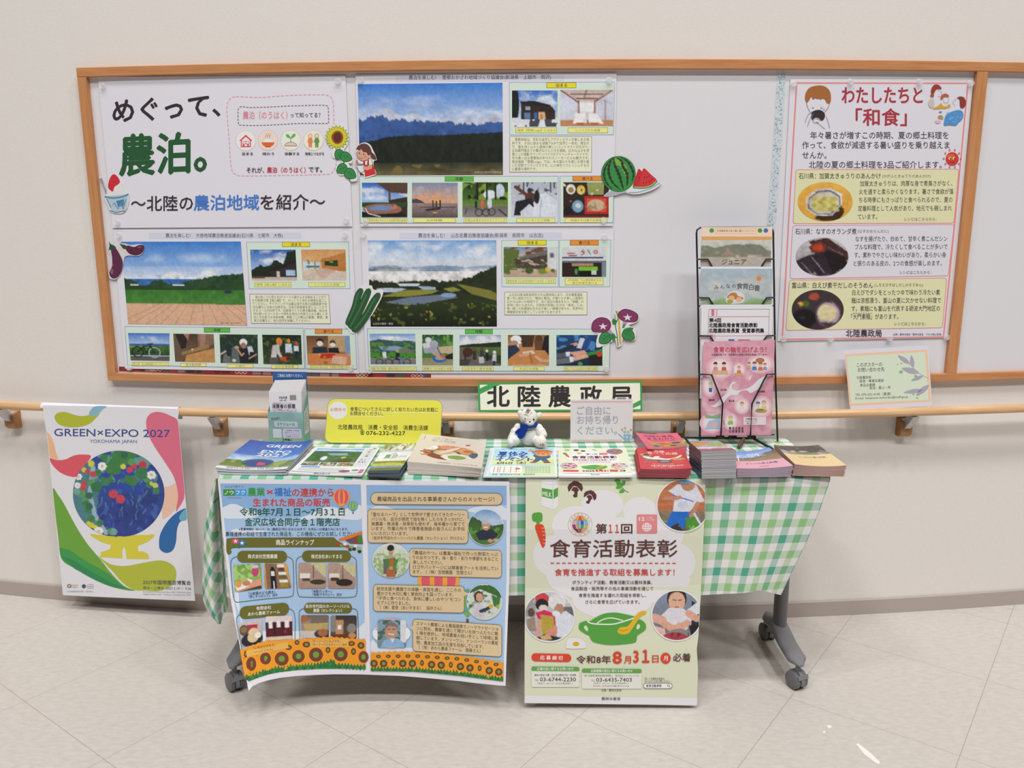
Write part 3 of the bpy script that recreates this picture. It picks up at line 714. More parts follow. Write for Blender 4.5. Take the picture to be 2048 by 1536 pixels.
SEA = [('g', 0, '3f80d2', .42, '9cc0ea'), ('cl', .12, .28, .35, 3, 4, 'bcd2ee'), ('g', .3, '9fc0e8', .46, 'd9dfee', 1), ('cl', .3, .46, .62, 6, 6, 'eceff6'), ('g', .45, '3a6eb4', .54, '3f76b8', 1), ('r', [(0, .44), (.08, .47), (.14, .53), (.2, .52), (.24, .47), (.3, .46), (.36, .5), (.44, .52), (.52, .47), (.64, .44), (.75, .41), (.85, .4), (1, .38)], .03, '2d4a2c', '243a24'), ('n', .4, .6, .5, 26, 20), ('b', .05, .515, .12, .53, 'd9dde2'), ('b', .4, .515, .5, .53, 'd5d9de'),
       ('g', .575, '3f7a33', .75, '4a8038', 1), ('n', .57, .76, .3, 30, 20), ('r', [(0, .52), (.3, .56), (.6, .57), (.8, .56), (.9, .5), (1, .46)], .02, '2a4426', '44783a'), ('g', .58, '3f7a33', .75, '4c843a', 1), ('n', .57, .76, .3, 30, 20), ('e', .86, .6, .035, .02, '2c3850'), ('p', [(0, .745), (1, .75), (1, 1), (0, 1)], 'dcb192')]+[('l', [(.28+(.72*i/11)*.9, .745), (-.1+1.35*i/11, 1)], .0035, 'b98a68') for i in range(12)]
VILLA = [('g', 0, '2c62b4', .6, '9ab8e4'), ('cl', 0, .55, .62, 4, 4, 'eef2fa'), ('r', [(0, .65), (.2, .5), (.3, .55), (.45, .5), (.5, .34), (.6, .34), (.7, .5), (.8, .1), (1, 0)], .1, '22301f', '1b261a'), ('p', [(.4, .66), (1, .35), (1, .88), (.42, .88)], '332c2c'), ('p', [(.38, .66), (1, .32), (1, .42), (.4, .72)], '23201f'), ('b', .76, .66, .96, .84, 'a7c4e2'), ('b', .56, .7, .62, .88, 'd5cdc4'), ('g', .88, 'b9aca0', 1, 'cfc4ba', 1), ('b', .0, .86, .3, .92, '6a4234')]
CEDAR = [('g', 0, 'd29a62', .4, 'e0ac74'), ('p', [(0, .2), (.45, .3), (.45, .65), (0, .7)], 'd8a878'), ('p', [(.03, .38), (.42, .42), (.42, .6), (.03, .66)], 'c4d4e6'), ('b', .1, .52, .4, .58, '4a7a58'), ('l', [(.16, .38), (.16, .64)], .012, 'a87040'), ('l', [(.3, .4), (.3, .62)], .012, 'a87040'), ('p', [(.45, .3), (1, .1), (1, .75), (.45, .62)], 'c07c42'), ('p', [(.52, .38), (.82, .34), (.82, .55), (.52, .52)], '24401f'), ('sp', .34, .55, .3, 12, 10, '6f8a4c'), ('p', [(0, .66), (.45, .62), (1, .72), (1, 1), (0, 1)], 'd9c4b4'), ('p', [(.3, .66), (.55, .6), (.75, .7), (.5, .95), (.4, .9)], 'cbb0a0'), ('p', [(.7, .76), (1, .7), (1, 1), (.55, 1)], 'd6c6ba'), ('n', 0, 1, .12, 8, 8)]
BIKE = [('g', 0, '3f74c4', .4, 'aac4ea'), ('cl', .1, .4, .4, 4, 3, 'd4e0f4'), ('b', 0, .38, 1, .45, '3c66a8'), ('g', .45, '4a7434', .8, '2f4a28', 1), ('n', .4, .85, .6, 16, 12), ('b', 0, .48, .5, .52, '86a044'), ('g', .84, '5a5250', 1, '6a605c', 1), ('o', .2, .68, .18, .018, '181a1c'), ('o', .62, .7, .18, .018, '9fb0b4'), ('l', [(.2, .68), (.34, .5), (.52, .46), (.62, .7)], .018, '15171a'), ('l', [(.34, .5), (.42, .72), (.52, .46)], .016, '15171a'), ('l', [(.45, .4), (.58, .38)], .02, '15171a')]
MAKI = [('g', 0, '4a3a30', .5, '6a5040'), ('p', [(.1, 0), (.4, .6), (.3, 1), (0, 1), (0, 0)], '6a5646'), ('p', [(.05, 0), (.35, 0), (.3, .5), (.18, .55)], '2c2624'), ('p', [(.25, 0), (.4, 0), (.36, .25)], 'b07a66'), ('p', [(.6, 0), (1, 0), (1, .3), (.75, .6), (.6, .55)], '8a6a58'), ('p', [(.65, 0), (.8, 0), (.76, .5), (.66, .5)], 'a88070'), ('p', [(.18, .66), (.85, .35), (.88, .48), (.2, .76)], '9c8050'), ('p', [(.3, .75), (1, .5), (1, 1), (.24, 1)], 'c49058'), ('e', .45, .55, .02, .03, 'e0d0b0'), ('n', 0, 1, .15, 10, 10)]
RIVER = [('g', 0, '24362a', 1, '33453a'), ('sp', 0, .6, .35, 14, 12, '3f5c44'), ('l', [(0, .7), (.2, .55)], .025, 'c4b4a4'), ('e', .62, .28, .1, .13, 'eceae8'), ('e', .62, .38, .07, .1, 'a87a64'), ('p', [(.5, .5), (.74, .48), (.76, 1), (.5, 1)], '23262a'), ('p', [(.32, .45), (.46, .4), (.52, 1), (.28, 1)], '5f6a68'), ('e', .44, .45, .06, .06, 'c49a84'), ('l', [(.46, .5), (.56, .72), (.62, .66)], .03, 'b8917c'), ('p', [(.72, .42), (.84, .4), (.9, .66), (.76, .7)], 'c9d0dc'), ('p', [(.78, .6), (.92, .6), (.9, .95), (.76, .95)], '1e2024'), ('l', [(.76, .82), (.95, .68)], .025, 'b8917c'), ('p', [(.1, .7), (.26, .6), (.28, 1), (.05, 1)], '6a7070'), ('p', [(.14, .35), (.3, .34), (.3, .75), (.18, .75)], '24303c'), ('e', .36, .9, .05, .05, 'd9d9d6')]
FOREST = [('g', 0, '1e2a1c', 1, '38482a'), ('sp', .1, 1, .35, 14, 12, '4a6430'), ('e', .43, .22, .08, .12, 'e58a2c'), ('e', .44, .32, .05, .06, 'b07a62'), ('p', [(.26, .36), (.42, .32), (.44, .6), (.5, .74), (.44, .78), (.36, .62), (.34, .8), (.2, .78)], 'cfcac8'), ('p', [(.18, .76), (.38, .76), (.38, 1), (.16, 1)], '5c5a58'), ('p', [(.4, .76), (.6, .74), (.62, .9), (.44, .84)], 'd4532e'), ('e', .67, .2, .045, .07, 'e58a2c'), ('p', [(.58, .3), (.74, .3), (.76, .62), (.58, .62)], 'cfd8e8'), ('b', .6, .6, .72, .86, '4a2e28'), ('e', .87, .28, .04, .06, 'd4483c'), ('p', [(.8, .36), (.92, .36), (.92, .55), (.8, .55)], 'dcdfe8'), ('b', .82, .54, .9, .8, '1f2a44'), ('n', 0, 1, .25, 10, 10)]
SUSHI = [('g', 0, '6a4a32', .6, 'a8744a'), ('p', [(.5, 0), (.9, 0), (.9, .55), (.5, .55)], 'c0a078'), ('p', [(.88, 0), (1, 0), (1, .7), (.88, .7)], '7f9cc0'), ('e', .31, .2, .09, .11, '3a2420'), ('e', .31, .27, .07, .09, 'e6e2e2'), ('p', [(.14, .4), (.46, .38), (.5, .66), (.12, .66)], '2a3440'), ('e', .6, .24, .07, .09, '5a3428'), ('e', .6, .31, .06, .07, 'e6e2e2'), ('p', [(.5, .42), (.72, .4), (.76, .62), (.5, .64)], '23242c'), ('p', [(0, .62), (.6, .58), (1, .66), (1, 1), (0, 1)], 'd98850'), ('p', [(.28, .62), (.64, .6), (.66, .76), (.3, .78)], 'c8382c'), ('sp', .6, .74, .3, 12, 10, 'e0b06a'), ('p', [(.6, .68), (.92, .74), (.88, 1), (.54, .92)], 'e0b8a0'), ('e', .42, .92, .05, .04, '8a6a4a')]
FOG = [('g', 0, '6fa2dc', .28, 'd2dff0'), ('cl', 0, .3, .7, 5, 6, 'eef2f8'), ('g', .24, 'd9dde6', .34, 'c5cfdf', 1), ('r', [(0, .3), (.15, .29), (.3, .31), (.45, .3), (.6, .29), (.75, .31), (1, .29)], .02, '8ba0bc', 'a9b6c8'), ('r', [(0, .33), (.12, .31), (.25, .32), (.35, .36), (.5, .38), (1, .42)], .015, '5f7688', '8a9aa8'), ('g', .36, 'e8e8ec', .5, 'd6d2cc', 1), ('cl', .3, .5, .75, 4, 4, 'f1f1f2'),
       ('r', [(0, .45), (.1, .48), (.2, .49), (.3, .47), (.4, .47), (.5, .46), (.6, .47), (.72, .46), (.8, .42), (.9, .36), (1, .3)], .05, '26301e', '2c341e'), ('n', .3, .65, .5, 24, 18), ('p', [(.05, .56), (.14, .55), (.3, .56), (.2, .6), (.1, .6)], 'b8c6d8'), ('p', [(.22, .5), (.4, .5), (.38, .53), (.24, .53)], 'c9d4e2'), ('p', [(.38, .53), (.52, .54), (.52, .57), (.42, .57)], '9fb2cc'), ('p', [(.1, .65), (.25, .58), (.45, .57), (.55, .58), (.48, .62), (.3, .65)], '8a8a3c'), ('p', [(.58, .56), (.66, .54), (.72, .58), (.64, .6)], '8f9040'), ('p', [(.68, .5), (.95, .58), (1, .62), (1, .7), (.8, .62)], '7c7a38'), ('p', [(.12, .72), (.3, .66), (.55, .63), (.7, .66), (.55, .7), (.35, .76)], '6e7c90'), ('e', .62, .635, .06, .025, '8aa4c8'),
       ('r', [(0, .8), (.15, .78), (.3, .75), (.45, .72), (.6, .7), (.8, .68), (1, .7)], .04, '2e3a1c', '12160e'), ('sp', .72, 1, .3, 26, 20, '4c5a26'), ('sp', .7, .96, .2, 30, 22, '98903e')]
FARM = [('g', 0, '7c93b8', .3, 'b8b4a8'), ('sp', 0, .5, .45, 8, 8, '7a4a34'), ('p', [(0, .05), (.3, .1), (.25, .8), (0, .85)], '5f7038'), ('p', [(.2, .4), (.85, .1), (.85, .75), (.25, .7)], '4e4038'), ('p', [(.25, .35), (.8, .1), (.84, .25), (.3, .42)], '6f6a66'), ('sp', .3, .7, .3, 10, 10, 'b9ae9c'), ('p', [(.82, 0), (1, 0), (1, .75), (.82, .7)], 'dcdee2'), ('b', .86, .2, .94, .35, '5a6270'), ('g', .76, 'c4a890', 1, 'bba08c', 1), ('sp', .55, .9, .35, 10, 8, '56702e'), ('e', .48, .78, .08, .1, '4a5c2c'), ('e', .73, .8, .09, .09, '7a8c3a'), ('b', .78, .68, .86, .8, 'd8c24a')]
SHOPF = [('g', 0, 'd9d9de', .36, 'd2d3da'), ('b', 0, .33, .93, .38, '3c4468'), ('b', 0, .38, .93, .46, 'd6d8de'), ('b', 0, .46, 1, .52, '6a7078'), ('b', 0, .52, .93, 1, '2e2220'), ('b', .22, .54, .7, .64, 'b48c6c'), ('b', .38, .66, .8, .78, '7fc43a'), ('b', .4, .8, .66, 1, '14110f'), ('b', .66, .78, .78, .92, 'c4ccd4'), ('e', .32, .82, .03, .1, '3fa05a'), ('b', .9, .5, 1, 1, '7d8a9a'), ('p', [(.4, .18), (.5, .06), (.52, .2)], 'b89a9a'), ('b', .12, .2, .3, .24, 'a45a5a'), ('b', .15, .27, .34, .31, 'a45a5a'), ('l', [(.46, .14), (.5, .22), (.44, .26)], .02, 'a06a70'), ('l', [(.58, .1), (.64, .24)], .02, '7a9a7a'), ('o', .76, .17, .05, .02, 'b46a60')]
POND = [('g', 0, '6a9ad8', .25, 'c9d9ee'), ('cl', .05, .25, .6, 3, 4, 'f0f3f8'), ('r', [(0, .24), (.2, .18), (.35, .2), (.6, .24), (.8, .22), (1, .26)], .02, '3a5a5c', '3f6442'), ('sp', .28, .7, .4, 12, 10, '5a8a3c'), ('p', [(.2, .42), (.6, .4), (.72, .46), (.55, .56), (.25, .52)], '8aa2c4'), ('sp', .4, .56, .3, 12, 10, '6c8a4a'), ('p', [(.6, .6), (.8, .45), (.95, .6), (.9, .7), (.65, .66)], '75756a'), ('g', .62, '4a8a34', .8, '4f8e38', 1), ('sp', .6, .8, .3, 16, 8, '2f5c24'), ('g', .8, '8a8688', 1, '7a7678', 1), ('e', .31, .55, .035, .05, '4a7ac0'), ('p', [(.27, .6), (.35, .6), (.36, .78), (.28, .78)], 'dfe2ea'), ('o', .2, .92, .1, .012, '1b1d20'), ('o', .4, .92, .1, .012, '1b1d20'), ('e', .6, .57, .035, .05, 'a8b83a'), ('p', [(.56, .62), (.64, .62), (.66, .86), (.56, .86)], '1e2422'), ('o', .56, .92, .1, .012, '1b1d20'), ('o', .8, .92, .1, .012, '1b1d20'), ('l', [(.62, .78), (.72, .86)], .03, '5a7ab0')]
KOI = [('g', 0, '2c4a2a', .35, '4a7a3c'), ('sp', 0, .35, .4, 10, 10, '6a9a4a'), ('p', [(.5, .4), (1, .36), (1, .62), (.6, .6)], 'c9b394'), ('g', .75, '8a8a64', 1, 'a09c78', 1), ('e', .2, .18, .1, .09, 'd6dae2'), ('p', [(0, .3), (.3, .22), (.4, .6), (.1, .6)], 'd5d8de'), ('e', .46, .24, .05, .1, '2f4a9a'), ('b', .42, .28, .52, .5, '34509c'), ('e', .38, .32, .14, .14, 'a9adb6'), ('p', [(.04, .45), (.45, .38), (.6, .68), (.5, .74), (.3, .6), (.06, .58)], 'a4a9b4'), ('e', .56, .78, .22, .12, '2f6ac4'), ('e', .58, .76, .16, .06, '9aa6a4'), ('l', [(.4, .6), (.6, .76)], .05, 'c9987c'), ('e', .68, .7, .08, .07, 'c07a50'), ('p', [(.72, .7), (1, .58), (1, .8), (.8, .8)], '24242a')]
COW = [('g', 0, '8ea4c8', .3, 'e2e6ee'), ('cl', 0, .3, .7, 5, 4, 'f2f3f6'), ('r', [(0, .34), (.2, .3), (.5, .28), (.8, .24), (1, .22)], .03, '26301f', '33422a'), ('g', .4, '5a7038', .66, '4a6030', 1), ('p', [(0, .44), (.3, .42), (.5, .7), (1, .95), (1, 1), (0, 1)], '6a625e'), ('e', .2, .56, .12, .16, '4a2e22'), ('b', .12, .66, .16, .86, '2f2220'), ('e', .36, .46, .04, .07, '6a4a4a'), ('b', .32, .52, .41, .8, '3a3434'), ('e', .54, .44, .03, .06, '5a463a'), ('b', .5, .5, .58, .78, '3c3a38'), ('e', .66, .52, .03, .05, 'd9d9dc'), ('b', .63, .56, .7, .84, '24262a'), ('e', .84, .56, .04, .05, 'e2e4e8'), ('p', [(.8, .62), (.88, .62), (.88, .86), (.78, .86)], 'ccd0d8'), ('b', .8, .84, .86, .98, '2f3440'), ('p', [(.46, .72), (.58, .7), (.6, .9), (.48, .92)], 'bfc3c8'), ('p', [(0, .8), (.3, .78), (.2, 1), (0, 1)], '4a4440')]
KNEAD = [('g', 0, '8a5a3c', .35, 'c08a5c'), ('p', [(.3, 0), (.65, 0), (.6, .4), (.35, .4)], '4a3426'), ('e', .75, .2, .1, .2, '5c3a2c'), ('p', [(.64, .2), (.85, .2), (.88, .55), (.66, .55)], '6a4632'), ('p', [(.88, .05), (1, 0), (1, .7), (.82, .5)], '231e22'), ('e', .2, .14, .13, .12, 'eef0f2'), ('p', [(.2, .12), (.34, .26), (.3, .3), (.18, .24)], 'f0f1f3'), ('e', .2, .34, .07, .08, 'dfe6ee'), ('e', .16, .28, .09, .1, 'b88c74'), ('p', [(0, .35), (.2, .32), (.36, .6), (.3, .76), (0, .86)], '2c3850'), ('p', [(0, .8), (.3, .5), (.9, .5), (1, .7), (1, 1), (0, 1)], 'c88850'), ('p', [(.34, .55), (.6, .5), (.66, .6), (.4, .64)], 'e3d0b8'), ('l', [(.54, .6), (.58, .88)], .035, 'b0703c'), ('l', [(.3, .66), (.5, .62)], .045, 'd6a488'), ('l', [(.68, .7), (.8, .82), (.98, .84)], .045, 'd9a98c'), ('b', .1, .95, .92, .97, 'e0b078')]
SAKE = [('g', 0, '24467c', 1, '1e2a40'), ('sp', 0, .5, .4, 8, 6, '4a86c0'), ('b', .62, .05, .68, .5, '3f78c4'), ('p', [(.45, .4), (.62, .08), (.78, .1), (.66, .5)], '2a4a8c'), ('p', [(.44, .42), (.52, .1), (.62, .12), (.54, .44)], 'd5d9e2'), ('p', [(.3, .3), (.44, .24), (.48, .32), (.36, .38)], 'd9a48c'), ('p', [(0, .5), (.36, .3), (.4, .4), (.1, .6)], '2b2f3a'), ('p', [(0, .6), (.24, .58), (.26, .7), (0, .76)], '5a606c'), ('p', [(.2, .56), (.3, .54), (.3, .68), (.22, .7)], 'dfe3ee'), ('p', [(.28, .56), (.6, .5), (.7, .62), (.4, .7)], 'e0a890'), ('p', [(0, .78), (.3, .72), (.34, .9), (0, .96)], '6a707c'), ('p', [(.28, .7), (.38, .7), (.38, .86), (.3, .88)], 'dfe3ee'), ('p', [(.36, .72), (.66, .62), (.7, .72), (.4, .84)], 'e2ae96'), ('p', [(.62, .6), (1, .45), (1, .6), (.7, .68)], '3d8a44'), ('p', [(.72, .66), (1, .6), (1, 1), (.7, 1)], '232220'), ('e', .93, .62, .06, .08, 'c8452e'), ('e', .52, .93, .05, .06, '4aa04a')]
QR = None    # the square codes on these papers are left blank
def head(s, x0, y0, x1, y1, xl, xr, yc, t, dy=-1):
    s.poly([(x0, y0+.6), (x1, y0-.6), (x1, y1-.6), (x0, y1+.6)], 'd6d8e8'); s.text(t, xl, xr, yc, 9.6, '46444e', .008, dy)
BIG = (150, 100); SM = (62, 48)
# ---- snow country poster
s = poster('village_stay_poster', [(710.5, 149), (1233.5, 145.3), (1226, 452), (721, 453)], 'poster with snowy blue mountain range photo above the misty valley poster')
head(s, 791, 151.5, 1128, 162.5, 817.5, 1101.7, 155.2, '農泊を楽しむ!　 雪郷おかざわ地域づくり協議会(新潟県　上越市　岡沢)')
s.photo([(715.5, 168.3), (1005, 165.4), (1005.9, 350), (720, 351)], MTN, BIG, seed=3)
s.text('妙高山と岡沢の田園風景', 950, 1003, 344.5, 5, 'b9b6a8')
panel(s, [(1018.7, 165.4), (1229, 164), (1226.8, 269.4), (1019.6, 270)]); tagbox(s, 1093.5, 165.4, 1152, 175.7, 'ecdf2e', '泊まる')
s.photo((1024, 181, 1115, 253.3), LODGE, SM, seed=4); s.photo((1120.7, 180, 1226, 252.4), ROOM, (52, 36), seed=5)
cap(s, 1031.3, 255.7, 1113.4, 265.6, '1棟貸【雪郷Lodge】に泊まる'); cap(s, 1136, 255.7, 1215.3, 265.6, 'リノベされた部屋')
s.rect(1019.2, 272.8, 1183.4, 344.4, '7a7a86'); s.rect(1020, 273.6, 1182.6, 343.6, 'eeeed0')
para(s, ['　雪郷地域は、多彩な自然とアクティビティが楽しめる場', '所です。夕日に染まる湖面でSUPで自然と一体化。青空の', '下、雪を頂く山々と森林の美しいコントラストが広がり、', '五右衛門風呂での贅沢なひとときを堪能。広大な山々を背', '景にした電動マウンテンバイクのアドベンチャーライドや、', '冬の真っ白な雪景色の中でのスノーモービルも魅力です。', '宿泊施設「雪郷Lodge」では、木の温もりを感じる落ち着', 'いた空間でリラックスでき、心と体をリフレッシュするの', 'に最適な場所です。'], 1024, 1178, 279, 7.4, 6.9, ind=6)
panel(s, [(719.3, 353.5), (1116.3, 352.8), (1116.3, 445.5), (721, 446)]); panel(s, [(1120, 352.8), (1227.6, 352.4), (1226, 445), (1120, 445.3)])
tagbox(s, 890, 353, 947, 362.6, '62bf4c', '体験'); tagbox(s, 1145.6, 352.4, 1204, 361.8, 'ee9236', '食べる')
for q, p, sd in (((724, 365.5, 815, 435), BATH, 6), ((824, 365.5, 915.6, 435), SUP, 7), ((925, 364.6, 1015.8, 434.4), CYC, 8), ((1022.5, 364.6, 1114, 434), SNOW, 9), ((1126.6, 364.6, 1217.4, 435), SOBA, 10)):
    s.photo(q, p, SM, seed=sd); s.lv -= 1
s.lv += 1
for x0, x1, t in ((727, 813.6, '露天風景を眺めながらの五右衛門風呂体験'), (827, 911, 'SUP体験'), (928, 1013, '妙高山を眺めながらサイクリング'), (1033, 1110, 'スノーモービル体験'), (1130, 1214.5, '地域のそば屋でお食事')):
    cap(s, x0, 436.4, x1, 445, t); s.lv -= 3
done(s)
# ---- sea view poster
s = poster('village_stay_poster', [(226.4, 459), (703.6, 457.5), (718, 747), (250, 737)], 'poster with blue sea, green lawn and wooden deck photo below the title poster')
s.poly([(297.5, 465.5), (602, 465), (603, 477), (298.5, 477.5)], 'd6d8e8'); s.text('農泊を楽しむ!　 大呑地域農泊推進協議会(石川県　七尾市　大呑)', 331.3, 565.2, 471, 9.2, '46444e', .008)
s.photo([(242, 483.5), (481.6, 483), (494.5, 651.7), (256, 648.3)], SEA, BIG, seed=11); s.text('【遊心庵】からの眺め', 441, 482, 646, 4.6, '7a5a48')
panel(s, [(493.2, 484.3), (697, 484), (700.2, 577), (498.7, 577.6)]); tagbox(s, 564.7, 484.3, 619.2, 493.5, 'ecdf2e', '泊まる')
s.photo([(500, 499.3), (591, 499.3), (594.2, 561.3), (504, 561.3)], VILLA, SM, seed=12); s.photo([(602, 499.3), (691, 498.8), (693, 560.8), (605.3, 560.8)], CEDAR, SM, seed=13)
cap(s, 509.3, 564.5, 582.3, 573.7, '1棟貸【遊心庵】に泊まる'); cap(s, 617.4, 565.2, 690, 573.2, 'リノベされた部屋')
q = [(499.3, 588.4), (657.5, 589.5), (661, 647.5), (503.2, 646.5)]; s.poly(q, 'eeeed0'); s.line(q, .9, '7a7a86', True)
for i, l in enumerate(['海の向こうに見える3千メートル級の山々を眺めることがで', 'きる絶景の宿【遊心庵】で、ゆっくりと流れる時間を過ごし', 'てください。サイクリングでは富山湾や大呑の田園風景や寺', '社仏閣など日本の伝統文化、日本の原風景を感じることがで', 'きるコースが好評です。伝統食づくりの巻き鮨体験、地元木', '材を使ったコースターや表札を地元の作家さんから優しく手', 'ほどきを受ける木彫体験。季節ごとの野山の散策、野菜、果', '実の収穫など、旬の自然を体験してください。']):
    a = 504+i*.55; s.text(l, a+(6 if i == 0 else 0), (a+148.5) if i < 7 else a+113, 594+6.72*i, 6.4, '403c40', 0, .6); s.lv -= 1
s.lv += 1
panel(s, [(249.6, 653), (606, 656.7), (609.5, 737.4), (255.4, 730)]); panel(s, [(609.5, 657.5), (710.2, 658.8), (714, 738), (611.3, 737.4)])
tagbox(s, 408.3, 655.8, 459.7, 664.7, '62bf4c', '体験'); tagbox(s, 630.3, 658, 683.8, 667.3, 'ee9236', '食べる')
for q, p, sd in (([(256, 666), (339, 666.8), (339.2, 722), (261.4, 720.8)], BIKE, 14), ([(346.3, 667.3), (427.3, 668.3), (430, 724.8), (350.3, 723.2)], MAKI, 15), ([(439, 668.6), (515, 669.4), (516.4, 727.4), (441.3, 726)], RIVER, 16), ([(524.3, 669.4), (602, 670.2), (604.2, 729.2), (527, 728.2)], FOREST, 17), ([(612.6, 671.5), (699, 671.5), (701.8, 730), (615.3, 729.5)], SUSHI, 18)):
    s.photo(q, p, SM, seed=sd); s.lv -= 1
s.lv += 1
for x0, y0, x1, y1, t in ((264.6, 724.6, 337, 731.4, '富山湾・立山連峰望むサイクリング'), (361.4, 726.2, 412.3, 733, '巻き鮨体験'), (454.4, 728.6, 506.4, 735.4, '川遊び'), (542.8, 730, 596, 737, '山の仕事体験'), (621.3, 730.6, 706.3, 737.8, '【おおのみんな】で季節の料理を味わう')):
    cap(s, x0, y0, x1, y1, t); s.lv -= 3
done(s)
# ---- misty valley poster
s = poster('village_stay_poster', [(722, 460.5), (1227.6, 458.5), (1218.3, 747.6), (732, 746)], 'poster with misty terraced valley photo below the snowy mountain poster')
head(s, 799, 465.3, 1123.6, 477.3, 836.5, 1086, 471, '農泊を楽しむ!　 山古志農泊推進協議会(新潟県　長岡市　山古志)', -.3)
s.photo([(735.4, 481), (992.7, 480.4), (993.8, 653.3), (741.3, 653.3)], FOG, BIG, seed=19); s.text('山古志の棚田・棚池', 746, 786, 647.4, 5, 'c9c9c4')
panel(s, [(1003.5, 481), (1117, 480.4), (1116.3, 574), (1004, 573.3)]); panel(s, [(1119, 480.4), (1221.8, 480), (1219.4, 573.3), (1118.6, 574)])
tagbox(s, 1036.3, 480.4, 1092.3, 490.4, 'ecdf2e', '泊まる'); tagbox(s, 1140.3, 480.4, 1197, 490.4, 'ee9236', '食べる')
s.photo((1007.3, 494.2, 1114, 554.3), FARM, (54, 32), seed=20); s.photo((1124.2, 494.2, 1212.4, 553.7), SHOPF, SM, seed=21)
cap(s, 1012.3, 557.8, 1111, 566.6, '農家民宿【山古志百姓や三太夫】に泊まる'); cap(s, 1130.4, 556.3, 1206.3, 569.8, '【多菜田】で山里四季折々の', '郷土料理を食べる')
s.rect(1009, 583.8, 1174.4, 630, '7a7a86'); s.rect(1009.8, 584.6, 1173.6, 629.2, 'eeeed0')
for i, l in enumerate(['山古志は新潟県長岡市の中山間地域にあり、日本農業遺産', '第一号に認定された「棚田と棚池」が織りなす美しい風景が', '広がる山あいの地域です。泳ぐ宝石の異名をもつ「錦鯉」の', '発祥に地とも言われ、丘陵地の斜面に広がる「棚池」には、', '唯一無二の色模様を生み出す美しい錦鯉が放され、世界中の', '錦鯉愛好家を魅了している地でもあります。']):
    s.text(l, 1014+(4 if i == 0 else 0), (1167 if i else 1165) if i < 5 else 1124, 589.6+6.9*i, 6.4, '403c40'); s.lv -= 1
s.lv += 1
panel(s, [(734.5, 657.4), (1220.3, 658.3), (1218.3, 742.4), (738.3, 741.8)]); tagbox(s, 930.3, 658.3, 985, 667.7, '62bf4c', '体験')
for q, p, sd in (([(739.2, 667.7), (830.6, 667.7), (832, 728.6), (741.3, 728.6)], POND, 22), ((844.4, 669.4, 906, 731), KOI, 23), ((919, 670, 1002, 731.5), COW, 24), ((1015.8, 670, 1098, 731.5), KNEAD, 25), ((1112.8, 670, 1204.8, 731.5), SAKE, 26)):
    s.photo(q, p, SM, seed=sd); s.lv -= 1
s.lv += 1
for x0, x1, t in ((738.5, 833, '錦鯉が泳ぐ棚池・棚田を眺めるサイクリング'), (845, 906, '錦鯉のつかみ取り体験'), (925.3, 986.5, '山古志牛と散歩体験'), (1027.5, 1088.5, 'そば打ち体験'), (1128, 1196, '超レアな山古志のお酒を試飲')):
    cap(s, x0, 733.8, x1, 741.4, t); s.lv -= 3
done(s)
# ---- red patterned trim along the bottom of the board
s = Sheet(s_wall(.0072), .00003, 30)
c = [(238, 733), (430, 739), (640, 745), (862, 748), (862, 757), (640, 755), (430, 749), (238, 742)]
s.base(c, '7d3a40', .0006); s.meta = ('border_trim', 'red and dark patterned paper border strip along the board bottom', 'border', c)
rng = random.Random(3); x = 242
while x < 850:
    w = rng.uniform(8, 26); y = np.interp(x, [238, 430, 640, 862], [733, 739, 745, 748]); h = rng.choice(['6f2630', '33393c', '4c5848', '8a7a78', '8f323c', '4f5c6a', '9a4048'])
    s.poly([(x, y+.6), (x+w*.8, y+.9), (x+w*.8, y+8.2), (x, y+8)], h); s.lv -= 1; x += w
s.lv += 1
for x0 in (300, 470, 712, 822):
    for k in range(3):
        a = x0+k*8; y = np.interp(a, [238, 430, 640, 862], [733, 739, 745, 748]); s.line([(a, y+4), (a+4, y+1.2), (a+8, y+4), (a+4, y+7.5), (a, y+4)], 1.1, 'd9b0a8'); s.lv -= 1
s.lv += 1
done(s)
# ---- pale blue tape strip
s = Sheet(s_wall(.0068), .00003, 30); c = [(1555, 140), (1573, 140), (1566, 250), (1556, 400), (1549, 470), (1531, 470), (1538, 400), (1548, 250)]
s.base(c, 'd3dade', .0002); rng = random.Random(5)
for k in range(420):
    y = rng.uniform(141, 468); x0 = np.interp(y, [140, 250, 400, 470], [1555, 1548, 1538, 1531]); x = x0+rng.uniform(.5, 15); w = rng.uniform(1.5, 3.4)
    s.rect(x, y, min(x+w, x0+17.6), y+rng.uniform(1.5, 3), rng.choice(['bccbd6', 'a9c0cf', 'dfe4e6', 'c3d2d8', '9fb9cb'])); s.lv -= 1
s.meta = ('tape_strip', 'pale blue mosaic tape strip running down the board behind the wire rack', 'tape', c); done(s)
# ---- washoku poster
s = poster('food_poster', [(1581, 157.5), (1946.8, 158.4), (1924, 400), (1897, 675.7), (1555, 682), (1568, 420)], 'poster about summer dishes with red border and three round food photos', d=.0094)
s.line([(1593.3, 166), (1936, 166.6), (1914, 400), (1887, 674), (1564.5, 679), (1578.5, 420)], 3, 'ea9390', True)
s.text('わたしたちと', 1684, 1845, 190.7, 37, 'b2434e', .03, 0, 3); s.text('「和食」', 1712, 1813, 234.8, 37, 'b2434e', .03, 0, 3)
for t, a, b_, y in (('年々暑さが増すこの時期、夏の郷土料理を', 1620.6, 1897, 270.8), ('作って、食欲が減退する暑い盛りを乗り越えま', 1604.5, 1899, 290.4), ('せんか。', 1604.5, 1653, 310.5), ('北陸の夏の郷土料理を3品ご紹介します。', 1618, 1883.5, 329.6)):
    s.text(t, a, b_, y, 16, '45424c', .01); s.lv -= 1
s.lv += 1
